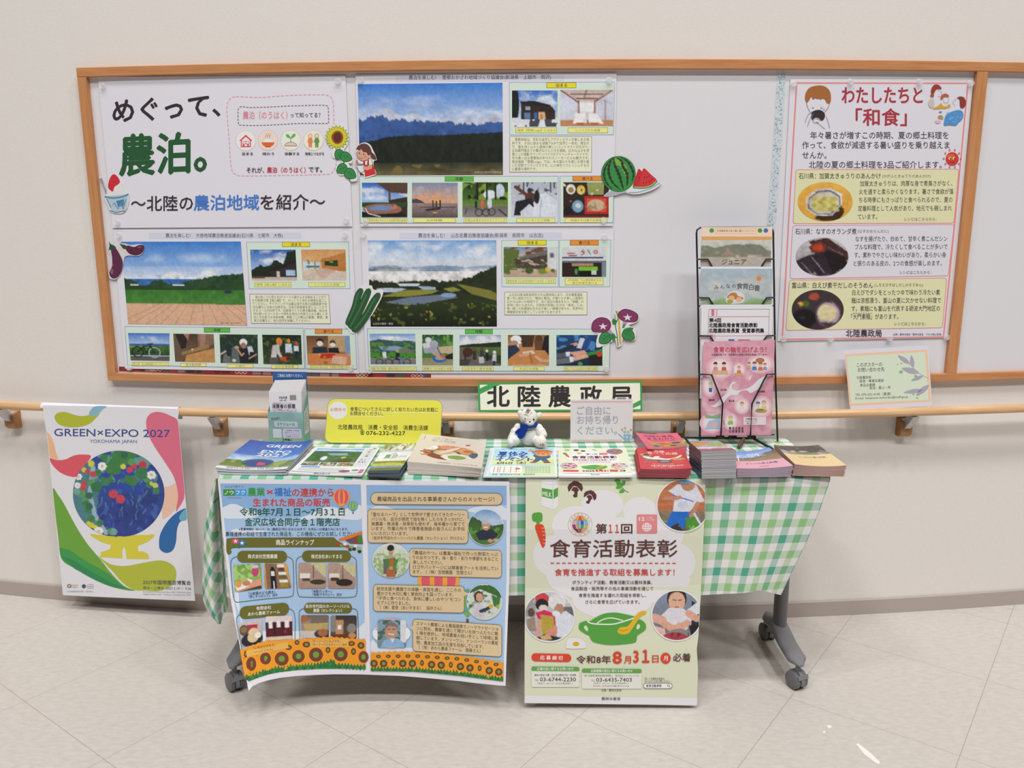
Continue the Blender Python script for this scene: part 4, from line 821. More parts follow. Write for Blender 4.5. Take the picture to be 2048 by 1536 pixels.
def rq(q, r=5):
    out = []
    for i in range(4):
        p, a, b_ = q[i], q[i-1], q[(i+1) % 4]
        def tow(p, t): L = math.hypot(t[0]-p[0], t[1]-p[1]); return (p[0]+(t[0]-p[0])*r/L, p[1]+(t[1]-p[1])*r/L)
        A, B = tow(p, a), tow(p, b_)
        out += [A, ((A[0]+B[0]+p[0]*2)/4, (A[1]+B[1]+p[1]*2)/4), B]
    return out
B1 = rq([(1592, 339.5), (1917.5, 338.3), (1907.8, 446.2), (1586, 447.4)]); B2 = rq([(1585.4, 451.6), (1908.3, 449), (1896.4, 551.7), (1579.7, 557.4)]); B3 = rq([(1579, 560.4), (1893.5, 556.2), (1884.8, 655.4), (1571.5, 660.8)])
for B_, h in ((B1, 'e6e4b8'), (B2, 'e2e0e8'), (B3, 'e6e4b8')):
    s.poly(B_, h); s.line(B_, 1.3, 'e58f92', True)
def rec(h, hx0, hx1, hy, sm, sx0, sx1, sy, lines, rl):
    s.text(h, hx0, hx1, hy, 13, '45424c', .008); s.text(sm, sx0, sx1, sy, 7.5, '5a5660')
    for t, a, b_, y in lines: s.text(t, a, b_, y, 12, '4a4650', .004, -.6); s.lv -= 1
    s.lv += 1; s.text('レシピはこちらから：', rl[0], rl[1], rl[2], 8, '5a5660')
rec('石川県：加賀太きゅうりのあんかけ', 1597.5, 1761.5, 352, '(かがふときゅうりのあんかけ)', 1764.5, 1861, 352.3, [('加賀太きゅうりは、肉厚な身で青臭さがなく、', 1720, 1904.6, 367.3), ('火を通すと柔らかくなります。暑さで食欲が落', 1718, 1907, 383.7), ('ちる時季にもさっぱりと食べられるので、夏の', 1718, 1905, 400), ('定番料理として人気があり、地元でも親しまれ', 1716, 1904, 417), ('ています。', 1715.6, 1754.6, 433.8)], (1809, 1873.6, 438.5))
rec('石川県：なすのオランダ煮', 1590.4, 1713, 463, '(なすのおらんだに)', 1715.4, 1777.4, 462.6, [('なすを揚げたり、炒めて、甘辛く煮こんだシン', 1711, 1894.7, 478), ('プルな料理で、冷たくして食べることが多いで', 1710, 1895, 494), ('す。素朴でやさしい味わいがあり、柔らかい身', 1708.7, 1892, 510.3), ('と張りのある皮の、2つの食感が楽しめます。', 1707.4, 1883.5, 527)], (1800, 1862.5, 545))
rec('富山県：白えび素干だしのそうめん', 1584, 1746, 570.8, '(しろえびすぼしだしのそうめん)', 1748.4, 1846, 570, [('白えびでダシをとったつゆで味わう冷たい素', 1704.5, 1880, 585.2), ('麺は涼感漂う、富山の夏に欠かせない料理で', 1703, 1882, 601.3), ('す。素麺にも富山を代表する砺波大門地区の', 1703, 1880, 617.4), ('「大門素麺」があります。', 1702.5, 1796.7, 633.6)], (1789.3, 1851.3, 647.7))
s.text('おおかどそうめん', 1706, 1745, 626.6, 3.6, '6a6670')
oct_ = [(.36, .22), (.6, .2), (.78, .34), (.78, .58), (.62, .82), (.36, .84), (.18, .66), (.19, .4)]
s.photo((1595.4, 364.1, 1705.4, 442.5), [('g', 0, 'e9b455', 1, 'e2a945'), ('p', [(.36, .84), (.62, .84), (.8, .6), (.85, .75), (.75, .98), (.45, 1.0), (.3, .92)], '4a3220'), ('p', [((x-.48)*1.06+.48, (y-.52)*1.08+.52) for x, y in oct_], 'ecebf0'), ('p', oct_, '6a6a80'), ('p', [((x-.48)*.9+.48, (y-.53)*.88+.54) for x, y in oct_], 'cfcab4'), ('sp', .25, .85, 0, 8, 8, 'c9bb62')]+[('e', .3+.09*(i % 5)+.03*(i//5 % 2), .42+.09*(i//5), .055, .05, ['c9bd66', 'd9cf86', 'b9ac54', 'd2c678'][i % 4]) for i in range(20)]+[('n', .25, .85, .12, 10, 10)], (44, 34), 'ell', seed=31)
s.photo((1591.4, 475.2, 1697, 552.2), [('g', 0, 'c9c6c8', 1, '8a8482'), ('p', [(.25, .1), (.6, .0), (1, .4), (1, .6), (.7, .5), (.4, .5)], '4a3030'), ('p', [(0, .6), (.25, .45), (.4, .9), (.1, .95)], '3c3036'), ('p', [(.25, .45), (.55, .35), (.75, .95), (.4, 1)], '362c34'), ('p', [(.5, .3), (.9, .45), (1, .7), (.7, .95)], '2a2224'), ('p', [(.25, .25), (.42, .1), (.6, .2), (.55, .38), (.3, .4)], '7a3a30'), ('e', .42, .26, .1, .09, 'b8472f'), ('l', [(.3, .5), (.55, .92)], .012, '8a8088'), ('l', [(.12, .65), (.28, .9)], .012, '80767e'), ('l', [(.62, .25), (.9, .45)], .012, '7a6a68'), ('n', 0, 1, .3, 14, 14)], (44, 34), 'ell', seed=32)
s.photo((1583.5, 579.7, 1687.5, 659.1), [('g', 0, '463a3e', 1, '3a3034'), ('e', .24, .72, .23, .24, '201a1c'), ('e', .2, .7, .06, .03, '2c3444'), ('e', .17, .35, .045, .05, 'e0a83c'), ('e', .28, .35, .06, .07, '4a6a34'), ('e', .43, .17, .1, .09, 'a8503a'), ('e', .7, .62, .24, .33, '6a565c'), ('e', .7, .6, .21, .28, 'b9a6ac'), ('e', .68, .58, .18, .2, 'ddd0a4'), ('n', .38, .8, .15, 14, 14), ('p', [(.55, .82), (.85, .82), (.7, .95)], '4a3a40')], (44, 34), 'ell', seed=33)
s.text('北陸農政局', 1692, 1763.2, 666.6, 15.5, '45424c', .02); s.text('出典：農林水産省「農林水産省　うちの郷土料理」', 1786.8, 1883.5, 668.8, 5, '55515a')
# child drinking from a bowl (line drawing)
s.poly(spline([(1610, 197), (1612, 185), (1620, 175), (1636, 171), (1650, 173), (1660, 183), (1662, 197), (1660, 206), (1654, 206), (1650, 199), (1645, 197), (1641, 199), (1638, 197), (1634, 198), (1631, 196), (1626, 199), (1623, 193), (1618, 201), (1613, 205)], 3), 'ad6e40')
s.line(spline([(1613, 205), (1615, 214), (1620, 224)], 4, False), .8, '6a6670'); s.line(spline([(1659, 206), (1656, 216), (1649, 225)], 4, False), .8, '6a6670')
s.poly(spline([(1623, 226), (1630, 221), (1640, 220), (1648, 225), (1650, 233), (1645, 241), (1638, 239), (1630, 236), (1624, 240)], 3), '43383a')
s.line(spline([(1627, 240), (1632, 236), (1640, 239)], 3, False), 1.2, 'd8d6dc'); s.line(circ(1632, 242, 6, 4, 12, 20, 200), .9, '8a86a0')
for p in ([(1624, 224), (1616, 230), (1610, 246)], [(1628, 226), (1621, 236), (1615, 253)], [(1632, 243), (1640, 250), (1650, 258)], [(1652, 233), (1657, 246), (1659, 256)], [(1624, 228), (1622, 234)], [(1626, 230), (1624, 236)]): s.line(spline(p, 3, False), .8, '77748a'); s.lv -= 1
s.lv += 1
for x, y in ((1626, 215.5), (1643, 215.8)): s.line([(x-2, y), (x+2, y)], 1.1, '6a5a68'); s.lv -= 1
s.ell(1648, 218, 2.6, 2, 'ecc8cc'); s.lv += 1
# family at a meal (crayon drawing)
for pts, h in ([[(1862, 186), (1863, 177), (1868, 170), (1875, 169), (1881, 173), (1883, 178), (1874, 178), (1870, 183), (1867, 188)], 'a0463e'], [[(1860, 192), (1863, 188), (1868, 189), (1867, 194), (1863, 194)], 'b05a48'], [[(1881, 199), (1883, 191), (1890, 187), (1897, 190), (1897, 194), (1889, 194), (1885, 198)], 'bf6a48'], [[(1914, 196), (1920, 193), (1928, 195), (1932, 204), (1930, 213), (1924, 217), (1920, 212), (1919, 199)], '8f463a'], [[(1876, 212), (1882, 206), (1886, 212), (1894, 212), (1898, 208), (1901, 211), (1892, 217), (1884, 217), (1870, 218), (1865, 217)], 'e3a83e'], [[(1857, 203), (1862, 197), (1868, 200), (1868, 212), (1862, 216), (1857, 210)], 'd2c6bf'], [[(1892, 230), (1902, 224), (1918, 220), (1926, 225), (1926, 236), (1919, 243), (1912, 251), (1900, 250), (1889, 251), (1888, 246)], '5a98d2']):
    s.poly(spline(pts, 3), h)
for k in range(26):
    x = 1892+rng.random()*30; y = 226+rng.random()*21; s.line([(x, y), (x+4, y-2)], .8, ['88bce6', 'a8cdec', '3f7fbe', '7fb8c8'][k % 4]); s.lv -= 1
s.lv += 1
for p in ([(1875, 179), (1883, 184), (1882, 193), (1876, 192)], [(1886, 198), (1890, 206), (1896, 204), (1898, 196)], [(1914, 197), (1906, 205), (1911, 212)], [(1902, 213), (1896, 217)]): s.line(spline(p, 3, False), .6, 'a59aa0'); s.lv -= 1
s.lv += 1
s.poly(circ(1881, 223, 3.4, 2.4, 10, 0, 180), '4a8ac8'); s.poly(circ(1876, 241, 6, 6, 12, 0, 180), 'e0bfcc'); s.ell(1881, 234, 5, 3.4, 'c98a5a'); s.ell(1884, 236, 3, 2.2, '9ab48a')
# smiling sun
for a in range(0, 360, 36): s.ell(1904.6+17*math.cos(math.radians(a)), 317+18*math.sin(math.radians(a)), 2, 2, 'e37a8c', 8); s.lv -= 1
s.lv += 1; s.ell(1904.6, 317.6, 13, 13.4, 'd5443e'); s.ell(1902, 314, 8, 6, 'e06a48')
for x in (1900, 1908): s.ell(x, 316.6, 2.5, 3, 'f0d890', 10); s.lv -= 1
s.lv += 1
for x in (1901, 1909): s.ell(x, 317.4, 1.2, 2, '4a2a28', 8); s.lv -= 1
s.lv += 1; s.line(circ(1904.6, 322, 4, 3, 8, 20, 160), .9, '7a2a28')
done(s, 'gloss')
# ---- pinned cut-outs
def cut(name, outline, label, d=.0115, thick=.0009, col='e9e6e4'):
    s = Sheet(s_wall(d), .00003, 15); s.base(outline, col, thick); s.meta = (name, label, 'paper cut-out', outline); return s
G = 'paper cut-out decorations pinned on the board'
OUT = '3b3226'
def leaf(s, x, y, a, L, W, h='3d9150', dark='2a5a34'):
    ca, sa = math.cos(math.radians(a)), math.sin(math.radians(a))
    P = [(0, 0), (.12, .38), (.4, .5), (.75, .36), (1, 0), (.75, -.36), (.4, -.5), (.12, -.38)]
    T = lambda u, v: (x+ca*u*L-sa*v*W, y+sa*u*L+ca*v*W)
    s.poly(spline([T(u, v) for u, v in P], 4), dark); q = [T(.05+u*.9, v*.86) for u, v in P]; s.poly(spline(q, 4), h)
    s.line([T(.08, 0), T(.9, 0)], .7, dark)
    for u in (.3, .52): s.line([T(u, 0), T(u+.16, .28)], .6, dark); s.lv -= 1; s.line([T(u, 0), T(u+.16, -.28)], .6, dark); s.lv -= 1
    s.lv += 1
# sunflower
s = cut('sunflower_cutout', spline([(672, 248), (684, 251), (693, 259), (697, 273), (696, 288), (689, 298), (688, 304), (697, 304), (704, 316), (704, 326), (697, 327), (704, 335), (712, 340), (715, 350), (714, 361), (703, 363), (698, 360), (689, 350), (680, 351), (672, 338), (677, 327), (683, 324), (677, 316), (666, 316), (662, 302), (663, 297), (656, 288), (652, 275), (655, 261), (662, 252)], 2), 'sunflower paper cut-out with four green leaves beside the girl cut-out')
s.line(spline([(683, 300), (687, 312), (688, 326), (692, 340), (700, 362)], 5, False), 2.4, '3f7f44')
for x, y, a, L, W in ((684, 300, 122, 22, 21), (681, 310, 20, 25, 21), (694, 332, 150, 24, 22), (690, 341, 32, 26, 22)): leaf(s, x, y, a, L, W)
cx, cy = 674, 274.5
for k in range(19):
    a = 360*k/19; ca, sa = math.cos(math.radians(a)), math.sin(math.radians(a))
    for w, L0, L1, h in ((3.9, 10, 24.6, '5a5a1e'), (3.1, 11, 23.6, 'd3cf34')):
        s.poly([(cx+ca*L0+sa*w*.6, cy+1.02*(sa*L0)-ca*w*.6), (cx+ca*(L0+L1)/2+sa*w, cy+1.02*sa*(L0+L1)/2-ca*w), (cx+ca*L1, cy+1.02*sa*L1), (cx+ca*(L0+L1)/2-sa*w, cy+1.02*sa*(L0+L1)/2+ca*w), (cx+ca*L0-sa*w*.6, cy+1.02*sa*L0+ca*w*.6)], h)
    s.lv -= 2
s.lv += 2; s.ell(cx+1, cy+.4, 11.4, 13.4, '7a3a22'); s.ell(cx+1, cy+.4, 10.6, 12.5, 'b4502a'); s.ell(cx+1, cy+.4, 8.6, 10.4, '5e3528')
done(s, group=G)
# girl with a bucket
s = cut('girl_cutout', spline([(712, 299), (716, 291), (723, 286), (732, 285), (741, 290), (746, 300), (750, 308), (754, 320), (749, 321), (747, 326), (748, 336), (753, 348), (742, 353), (730, 356), (728, 349), (721, 345), (714, 335), (710, 326), (713, 318), (716, 319), (714, 308)], 2), 'paper cut-out of a ponytail girl in red apron holding a bucket')
s.poly([(728, 328), (745, 326), (752, 348), (730, 354)], 'd3343a'); s.poly([(724, 322), (738, 318), (745, 328), (728, 333)], 'e9e5e0')
s.poly([(726, 323), (730, 322), (731, 334), (728, 335)], 'b5322f'); s.poly([(735, 320), (738, 320), (738, 331), (734, 332)], 'b5322f'); s.poly([(728, 330), (737, 329), (739, 335), (733, 336), (729, 334)], 'd3343a')
s.poly(spline([(738, 316), (743, 319), (746, 327), (744, 331), (737, 330)], 3), '4a3a34'); s.poly(spline([(738.6, 317), (742.6, 320), (745, 327), (743.4, 329.6), (738, 329)], 3), 'eceae6')
s.poly([(738, 330), (744, 330), (744, 337), (734, 341), (727, 337), (728, 332), (734, 334)], 'd9a286')
s.poly([(714, 331), (727, 327), (729, 343), (721, 346), (716, 340)], '5a5a62'); s.poly([(714.8, 331.4), (726.4, 328), (728, 342.4), (721.4, 345), (716.6, 339.4)], 'e6e6ea'); s.ell(720.6, 329.6, 6.2, 2.2, '6a84b0')
s.poly(spline([(712, 329), (711, 324), (713, 319.6), (715, 320), (716, 324), (718, 327), (714, 331)], 3), 'b98a70'); s.poly(spline([(726, 334), (730, 332), (733, 336), (730, 340), (726, 338)], 3), 'd9a286')
s.poly(spline([(715, 302), (714, 311), (717, 318), (724, 322), (733, 321), (739, 315), (738, 302), (728, 297)], 4), '5a4038'); s.poly(spline([(715.6, 302), (714.8, 311), (717.6, 317.2), (724, 321), (732.6, 320), (738, 314.6), (737, 302), (728, 297)], 4), 'dca88c')
s.poly(spline([(712, 299), (717, 291), (726, 287), (735, 289), (741, 296), (744, 305), (749, 309), (753, 319), (745, 318), (740, 313), (736, 311), (733, 305), (727, 304), (722, 298), (720, 301), (715, 299)], 3), '643f3c')
s.ell(739, 313, 2.6, 3.3, 'dca88c'); s.ell(718.6, 306.4, 1.2, 1.7, '4a3430', 10); s.ell(727.4, 308.6, 1.2, 1.7, '4a3430', 10); s.ell(720.8, 310, 1.2, 1, 'c98470', 8); s.ell(730.4, 313.6, 2.4, 2.2, 'd98a80', 10); s.line(spline([(718, 314.6), (721.6, 316.8), (725.4, 316)], 3, False), .8, '7a4038')
done(s, group=G)
# watermelon on a dish
s = cut('watermelon_cutout', spline([(1202, 349), (1205, 330), (1215, 317), (1230, 311.5), (1247, 313), (1261, 323), (1270, 337), (1274, 342), (1279, 337), (1291, 337), (1305, 350), (1316, 361), (1323, 364), (1317, 373), (1300, 382), (1278, 388), (1262, 388), (1250, 385), (1232, 390), (1215, 393.6), (1207, 392), (1213, 386), (1219, 380), (1208, 366)], 2), 'watermelon and red slice paper cut-out at the upper right poster corner')
s.poly(spline([(1208, 391), (1220, 383), (1240, 380), (1254, 384), (1232, 389), (1216, 393)], 4), 'b3b4be'); s.poly(spline([(1256, 378), (1290, 376), (1318, 363), (1320, 366), (1300, 380), (1272, 386), (1258, 385)], 4), 'dde6ec'); s.line(spline([(1258, 385), (1275, 384.6), (1300, 377), (1319, 366)], 5, False), 2, '8fa9cc')
s.ell(1237, 348, 34.6, 36, '2c6a36', 44); s.ell(1237, 348, 33.4, 34.8, '3c9048', 44)
s.poly(spline([(1228, 316), (1242, 322), (1254, 336), (1256, 356), (1250, 350), (1240, 332), (1232, 330)], 4), '7fb04a')
for pts, w in (([(1226, 315), (1220, 326), (1217, 338), (1219, 352), (1226, 366), (1240, 379)], 5), ([(1222, 318), (1212, 332), (1208, 348), (1212, 364), (1224, 378)], 4), ([(1228, 315), (1229, 328), (1234, 340), (1239, 352), (1243, 366), (1247, 379)], 6), ([(1233, 316), (1243, 322), (1246, 334), (1253, 344), (1255, 358), (1254, 372)], 6), ([(1240, 314), (1254, 322), (1262, 334), (1267, 348), (1264, 362)], 4.4)):
    P = spline(pts, 5, False); n = len(P)
    for i in range(n-1):
        t = i/(n-1); ww = w*(.35+1.0*math.sin(math.pi*t))*(1+.3*math.sin(i*2.1)); s.line([P[i], P[i+1]], ww*.75, '2f3c2c'); s.lv -= 1
s.lv += 1
s.poly([(1276, 338.5), (1279.5, 338), (1284, 343), (1282, 376), (1266, 374), (1265.6, 371)], 'c2323a'); s.poly(spline([(1285, 340), (1287.5, 337), (1291, 338), (1303, 350), (1314, 361), (1304, 370), (1288, 375), (1278, 374), (1280, 358)], 3), 'd33a40')
s.line(spline([(1266, 375), (1276, 376), (1290, 376), (1304, 371.6), (1315, 362)], 4, False), 2.6, '5a9a3c'); s.line(spline([(1268, 373.6), (1278, 374.4), (1290, 374.2), (1303, 370), (1313, 361.6)], 4, False), 1.2, 'e0c890')
for x, y in ((1289, 355), (1294, 354), (1298, 352), (1279, 356), (1287, 366), (1293, 365), (1298, 363.5), (1302, 361), (1305, 358.5)): s.ell(x, y, .9, 1.5, '5a2028', 8); s.lv -= 1
s.lv += 1
done(s, group=G)
# shaved ice
s = cut('shaved_ice_cutout', spline([(198, 356), (202, 354), (207, 366), (213, 385), (216, 368), (218, 354), (227, 346.5), (236, 352), (243, 364), (248, 380), (256, 386), (258, 393), (255, 415), (246, 426), (232, 427), (221, 423), (215, 410), (209, 396), (208, 390), (212, 388)], 2), 'shaved ice with red syrup in blue bowl, paper cut-out by the left frame')
s.poly([(198.6, 358), (202, 355), (205, 358), (207.6, 370), (214.6, 386), (212, 389), (205.6, 372)], '9b97a0')
s.poly(spline([(214, 396), (215, 378), (219, 360), (227, 349), (236, 356), (243, 370), (249, 388), (236, 398)], 3), 'e6e3e2'); s.poly(spline([(216, 374), (219, 358), (226, 348.5), (234, 352), (240, 363), (236, 369), (229, 374), (226, 383), (221, 381)], 3), 'cf3340')
s.poly([(210, 393), (256, 388), (254, 412), (250, 423), (226, 425), (219, 414)], 'b9cad6'); s.poly([(232, 402), (248, 398), (248, 412), (236, 414)], '4f86ac'); s.line([(213, 397), (222, 415), (228, 406), (236, 418), (242, 408), (246, 418), (252, 398)], 2.2, '7d9cb4'); s.line(spline([(209, 393), (225, 396), (245, 393.6), (257, 388)], 4, False), 3.6, '5f94b4'); s.line([(220, 421), (232, 425), (250, 422)], 2, '6a8aa0')
done(s, group=G)
# aubergines
s = cut('eggplant_cutout', spline([(216, 484), (222, 484), (230, 492), (236, 491), (240, 487), (250, 487), (262, 490), (276, 488), (286, 490), (289, 498), (284, 508), (274, 512), (258, 511), (250, 514), (247, 525), (245, 540), (238, 554), (228, 559), (219, 556), (217, 546), (221, 534), (222, 514), (218, 502), (217, 494)], 3), 'two purple eggplants paper cut-out beside the sea view photo', col='d9d4d4')
s.poly(spline([(222, 498), (231, 496), (240, 510), (245.6, 524), (244, 541), (236, 554), (226, 557), (219.6, 551), (219, 543), (224, 532), (224, 514)], 4), '5f2f4a'); s.poly(spline([(250, 495), (256, 491), (268, 494), (278, 490), (287, 491), (288.4, 499), (283, 507), (272, 511), (258, 507)], 4), '5a2c44')
s.poly(spline([(218, 482), (221, 488), (228, 491), (232, 496), (226, 498), (223, 502), (220, 499), (217, 501), (219, 492)], 3), '34513a'); s.poly(spline([(239, 487), (244, 489), (250, 490), (253, 494), (250, 498), (246, 497), (243, 493)], 3), '34513a'); s.ell(223.6, 543, 3.2, 6, '8a5a78'); s.ell(225.4, 530, 1.6, 2.4, '8a5a78'); s.ell(279, 494.4, 4, 2, '7d5068')
done(s, group=G)
# cucumbers
s = cut('cucumber_cutout', spline([(722, 571), (729, 571), (732, 577), (738, 571), (744, 571.5), (746, 578), (752, 580), (760, 578), (766, 580), (766, 588), (760, 602), (744, 630), (724, 652), (710, 666), (702, 667), (698, 661), (693, 656), (690, 651), (697, 638), (704, 618), (708, 602), (713, 583)], 2), 'three green cucumbers paper cut-out between the two lower picture posters')
for P, w in (([(724, 577), (716, 592), (711, 612), (702, 634), (694, 651)], 14), ([(739, 577), (730, 598), (719, 622), (704, 650), (699, 657)], 15), ([(759, 586), (746, 606), (734, 628), (716, 652), (704, 662)], 15)):
    q = spline(P, 5, False); n = len(q)
    for kw, h in ((1, '27402c'), (.84, '2f5a37')):
        pts = []; other = []
        for i, (x, y) in enumerate(q):
            a, b_ = q[max(0, i-1)], q[min(n-1, i+1)]; L = math.hypot(b_[0]-a[0], b_[1]-a[1]); t = i/(n-1); r = w/2*kw*max(.05, (1-(2*t-1)**6))**.5
            pts.append((x-(b_[1]-a[1])/L*r, y+(b_[0]-a[0])/L*r)); other.append((x+(b_[1]-a[1])/L*r, y-(b_[0]-a[0])/L*r))
        s.poly(pts+other[::-1], h)
    s.line([(x-1.5, y) for x, y in q[3:-3]], 2.6, '45774a')
done(s, group=G)
# morning glories
s = cut('morning_glory_cutout', spline([(1182, 652), (1186, 641), (1196, 634), (1210, 635), (1219, 636), (1228, 640), (1232, 636), (1230, 624), (1236, 621), (1246, 616), (1262, 618), (1277, 628), (1277, 640), (1270, 646), (1258, 650), (1264, 654), (1272, 659), (1271, 679), (1258, 681), (1246, 676), (1244, 690), (1234, 694), (1231, 680), (1222, 684), (1206, 692), (1193, 695), (1193, 680), (1196, 668), (1188, 666)], 2), 'two purple morning glory flowers paper cut-out at the lower right poster')
s.poly([(1235, 622), (1238, 622), (1243, 688), (1239, 690)], 'd3b04c'); s.line(spline([(1232, 622), (1236, 636), (1231, 650), (1234, 668), (1236, 692)], 5, False), 1.8, '3f7a44'); s.line(spline([(1214, 662), (1228, 672), (1235, 676)], 4, False), 1.8, '3f7a44')
s.poly([(1246, 640), (1258, 640), (1248, 656), (1245, 654)], 'b99ac4'); s.poly([(1208, 660), (1216, 652), (1227, 668), (1222, 670)], 'b99ac4'); s.poly([(1246, 649), (1252, 648), (1248, 656), (1244, 656)], '3f8f4a')
for c_, P in (((1253, 633), [(1236, 632), (1238, 624), (1248, 618), (1262, 620), (1275, 628), (1276, 638), (1270, 644), (1254, 644), (1242, 640)]), ((1203, 651), [(1183, 655), (1186, 643), (1198, 635), (1212, 636), (1221, 644), (1221, 656), (1212, 664), (1196, 665), (1186, 663)])):
    s.poly(spline(P, 4), '4a2438'); s.poly(spline([((x-c_[0])*.94+c_[0], (y-c_[1])*.94+c_[1]) for x, y in P], 4), '863a66')
    cx, cy = c_[0]+(2 if c_[0] > 1230 else 3), c_[1]+2; s.poly([(cx+(9.5 if i % 2 == 0 else 3.6)*math.cos(math.radians(36*i-90)), cy+(7.5 if i % 2 == 0 else 3)*math.sin(math.radians(36*i-90))) for i in range(10)], 'ebe4ea')
for x, y, a, L, W in ((1220, 668, 140, 28, 24), (1224, 644, -5, 10, 12), (1246, 662, 35, 28, 24), (1246, 664, -20, 22, 10), (1222, 668, 60, 14, 12)): leaf(s, x, y, a, L, W)
done(s, group=G)
# ---- clear push pins
pm = None
PINS = [(206, 172, 'title poster, upper left corner'), (676, 162.6, 'title poster, upper right corner'), (235, 444.6, 'title poster, lower left corner'), (692.5, 441, 'title poster, lower right corner'),
        (721.6, 160, 'snowy mountain poster, upper left corner'), (1218, 161, 'snowy mountain poster, upper right corner'), (731, 444, 'snowy mountain poster, lower left corner'), (1207, 441, 'snowy mountain poster, lower right corner'),
        (238.4, 470.5, 'sea view poster, upper left corner'), (690.5, 469.5, 'sea view poster, upper right corner'), (260, 735, 'sea view poster, lower left corner'), (702, 736, 'sea view poster, lower right corner'), (727, 470, 'misty valley poster, upper left corner'), (1209, 474, 'misty valley poster, upper right corner'), (739, 741, 'misty valley poster, lower left corner'), (1213, 738, 'misty valley poster, lower right corner'),
        (1586, 168, 'summer dishes poster, upper left corner'), (1700, 164, 'summer dishes poster, top edge by the first letter'), (1838, 164, 'summer dishes poster, top edge by the last letter'), (1940, 167, 'summer dishes poster, upper right corner'), (1566, 678, 'summer dishes poster, lower left corner'), (1660, 678, 'summer dishes poster, bottom edge under the left half'), (1778, 676, 'summer dishes poster, bottom edge under the right half'), (1892, 674, 'summer dishes poster, lower right corner')]
for k, (px, py, where) in enumerate(PINS):
    P, d = s_wall(.0102)(px, py); n = Vector((math.sin((P.x-WX)/WR), -math.cos((P.x-WX)/WR), 0)); R_ = n.to_track_quat('Z', 'Y').to_matrix().to_4x4()
    if pm is None:
        b = MB(); prof = [(r*1.45, z) for r, z in [(0.0005, 0), (.0068, 0), (.0074, .001), (.0062, .0022), (.0036, .0032), (.0032, .0062), (.0044, .0088), (.0060, .0096), (.0060, .0108), (.0005, .0112)]]
        n_ = 16; v = [Vector((r*math.cos(2*math.pi*i/n_), r*math.sin(2*math.pi*i/n_), z)) for r, z in prof for i in range(n_)]
        b.add(v, [(j*n_+i, j*n_+(i+1) % n_, (j+1)*n_+(i+1) % n_, (j+1)*n_+i) for j in range(len(prof)-1) for i in range(n_)]+[tuple(range(n_-1, -1, -1)), tuple((len(prof)-1)*n_+i for i in range(n_))])
        o = b.build('push_pin', M['clear'], smooth=True); pm = o
    else: o = pm.copy(); COL.objects.link(o)
    o.matrix_world = Matrix.Translation(P) @ R_
    tag(o, 'clear plastic push pin on the '+where, 'push pin', 'clear push pins on the board')
# ---- pale contact notice leaning on the handrail
c = [(1688, 700.5), (1856.3, 690.6), (1864.4, 812), (1701.2, 821)]
s = Sheet(s_plane(arc(sz(1780, 812, .06)[0], ZR+RR, .062), (.085, -1, .13)), .00003, 0); s.base(c, 'dedbe4', .0012); s.meta = ('contact_notice', 'pale green laminated contact notice with grey leaves leaning on the handrail', 'notice', c)
q = [(1690, 708.5), (1854.5, 699), (1862.3, 803), (1699, 811.5)]
s.poly(q, 'edc7a8'); q2 = [(1694, 713), (1850, 704), (1857, 799.5), (1702.5, 807.5)]; s.poly(q2, 'd8e2cb')
for t, a, b_, y, em, dy in (('このポスターの', 1713.6, 1764, 730, 9.5, -1.5), ('お問い合わせ先', 1715.4, 1769, 740, 9.5, -1.5), ('北陸農政局', 1713, 1742, 755.5, 6.6, -1), ('経営・事業支援部', 1719, 1767.5, 762.5, 6.6, -1.6), ('食品企業課', 1720, 1750, 770.6, 6.6, -1), ('担当：葛山・林', 1739, 1781, 776, 6.6, -1.4), ('TEL 076-232-4149（直通）', 1710.5, 1782, 789.5, 6.6, -2), ('E-mail  keieyonw-hokuriku@maff.go.jp', 1711, 1816, 796.6, 6, -3.4)):
    s.text(t, a, b_, y, em, '4c4c50', .012, dy); s.lv -= 1
s.lv += 1
def gleaf(x, y, a, L, W, h='aea8b8'):
    ca, sa = math.cos(math.radians(a)), math.sin(math.radians(a)); s.poly(spline([(x, y), (x+ca*L*.45-sa*W, y+sa*L*.45+ca*W), (x+ca*L, y+sa*L), (x+ca*L*.45+sa*W, y+sa*L*.45-ca*W)], 5), h); s.lv -= 1
s.line(spline([(1857, 757), (1840, 748), (1826, 735), (1815, 722)], 5, False), 1.1, '9c98a6')
for x, y, a, L, W in ((1820, 728, 215, 30, 5), (1826, 736, 262, 26, 4.4), (1838, 746, 195, 36, 6), (1846, 752, 158, 26, 4), (1858, 770, 140, 34, 5.4), (1845, 780, 172, 38, 4.6)): gleaf(x, y, a, L, W)
s.lv += 1
for x, y, r in ((1802, 744, 4), (1831, 752, 3), (1795, 729, 1.6), (1803, 727, 1.8), (1827, 789, 2), (1837, 790, 1.8), (1834, 796, 2)): s.ell(x, y, r, r*.85, '7fbf7c', 10); s.lv -= 1
done(s, 'gloss', base=None)
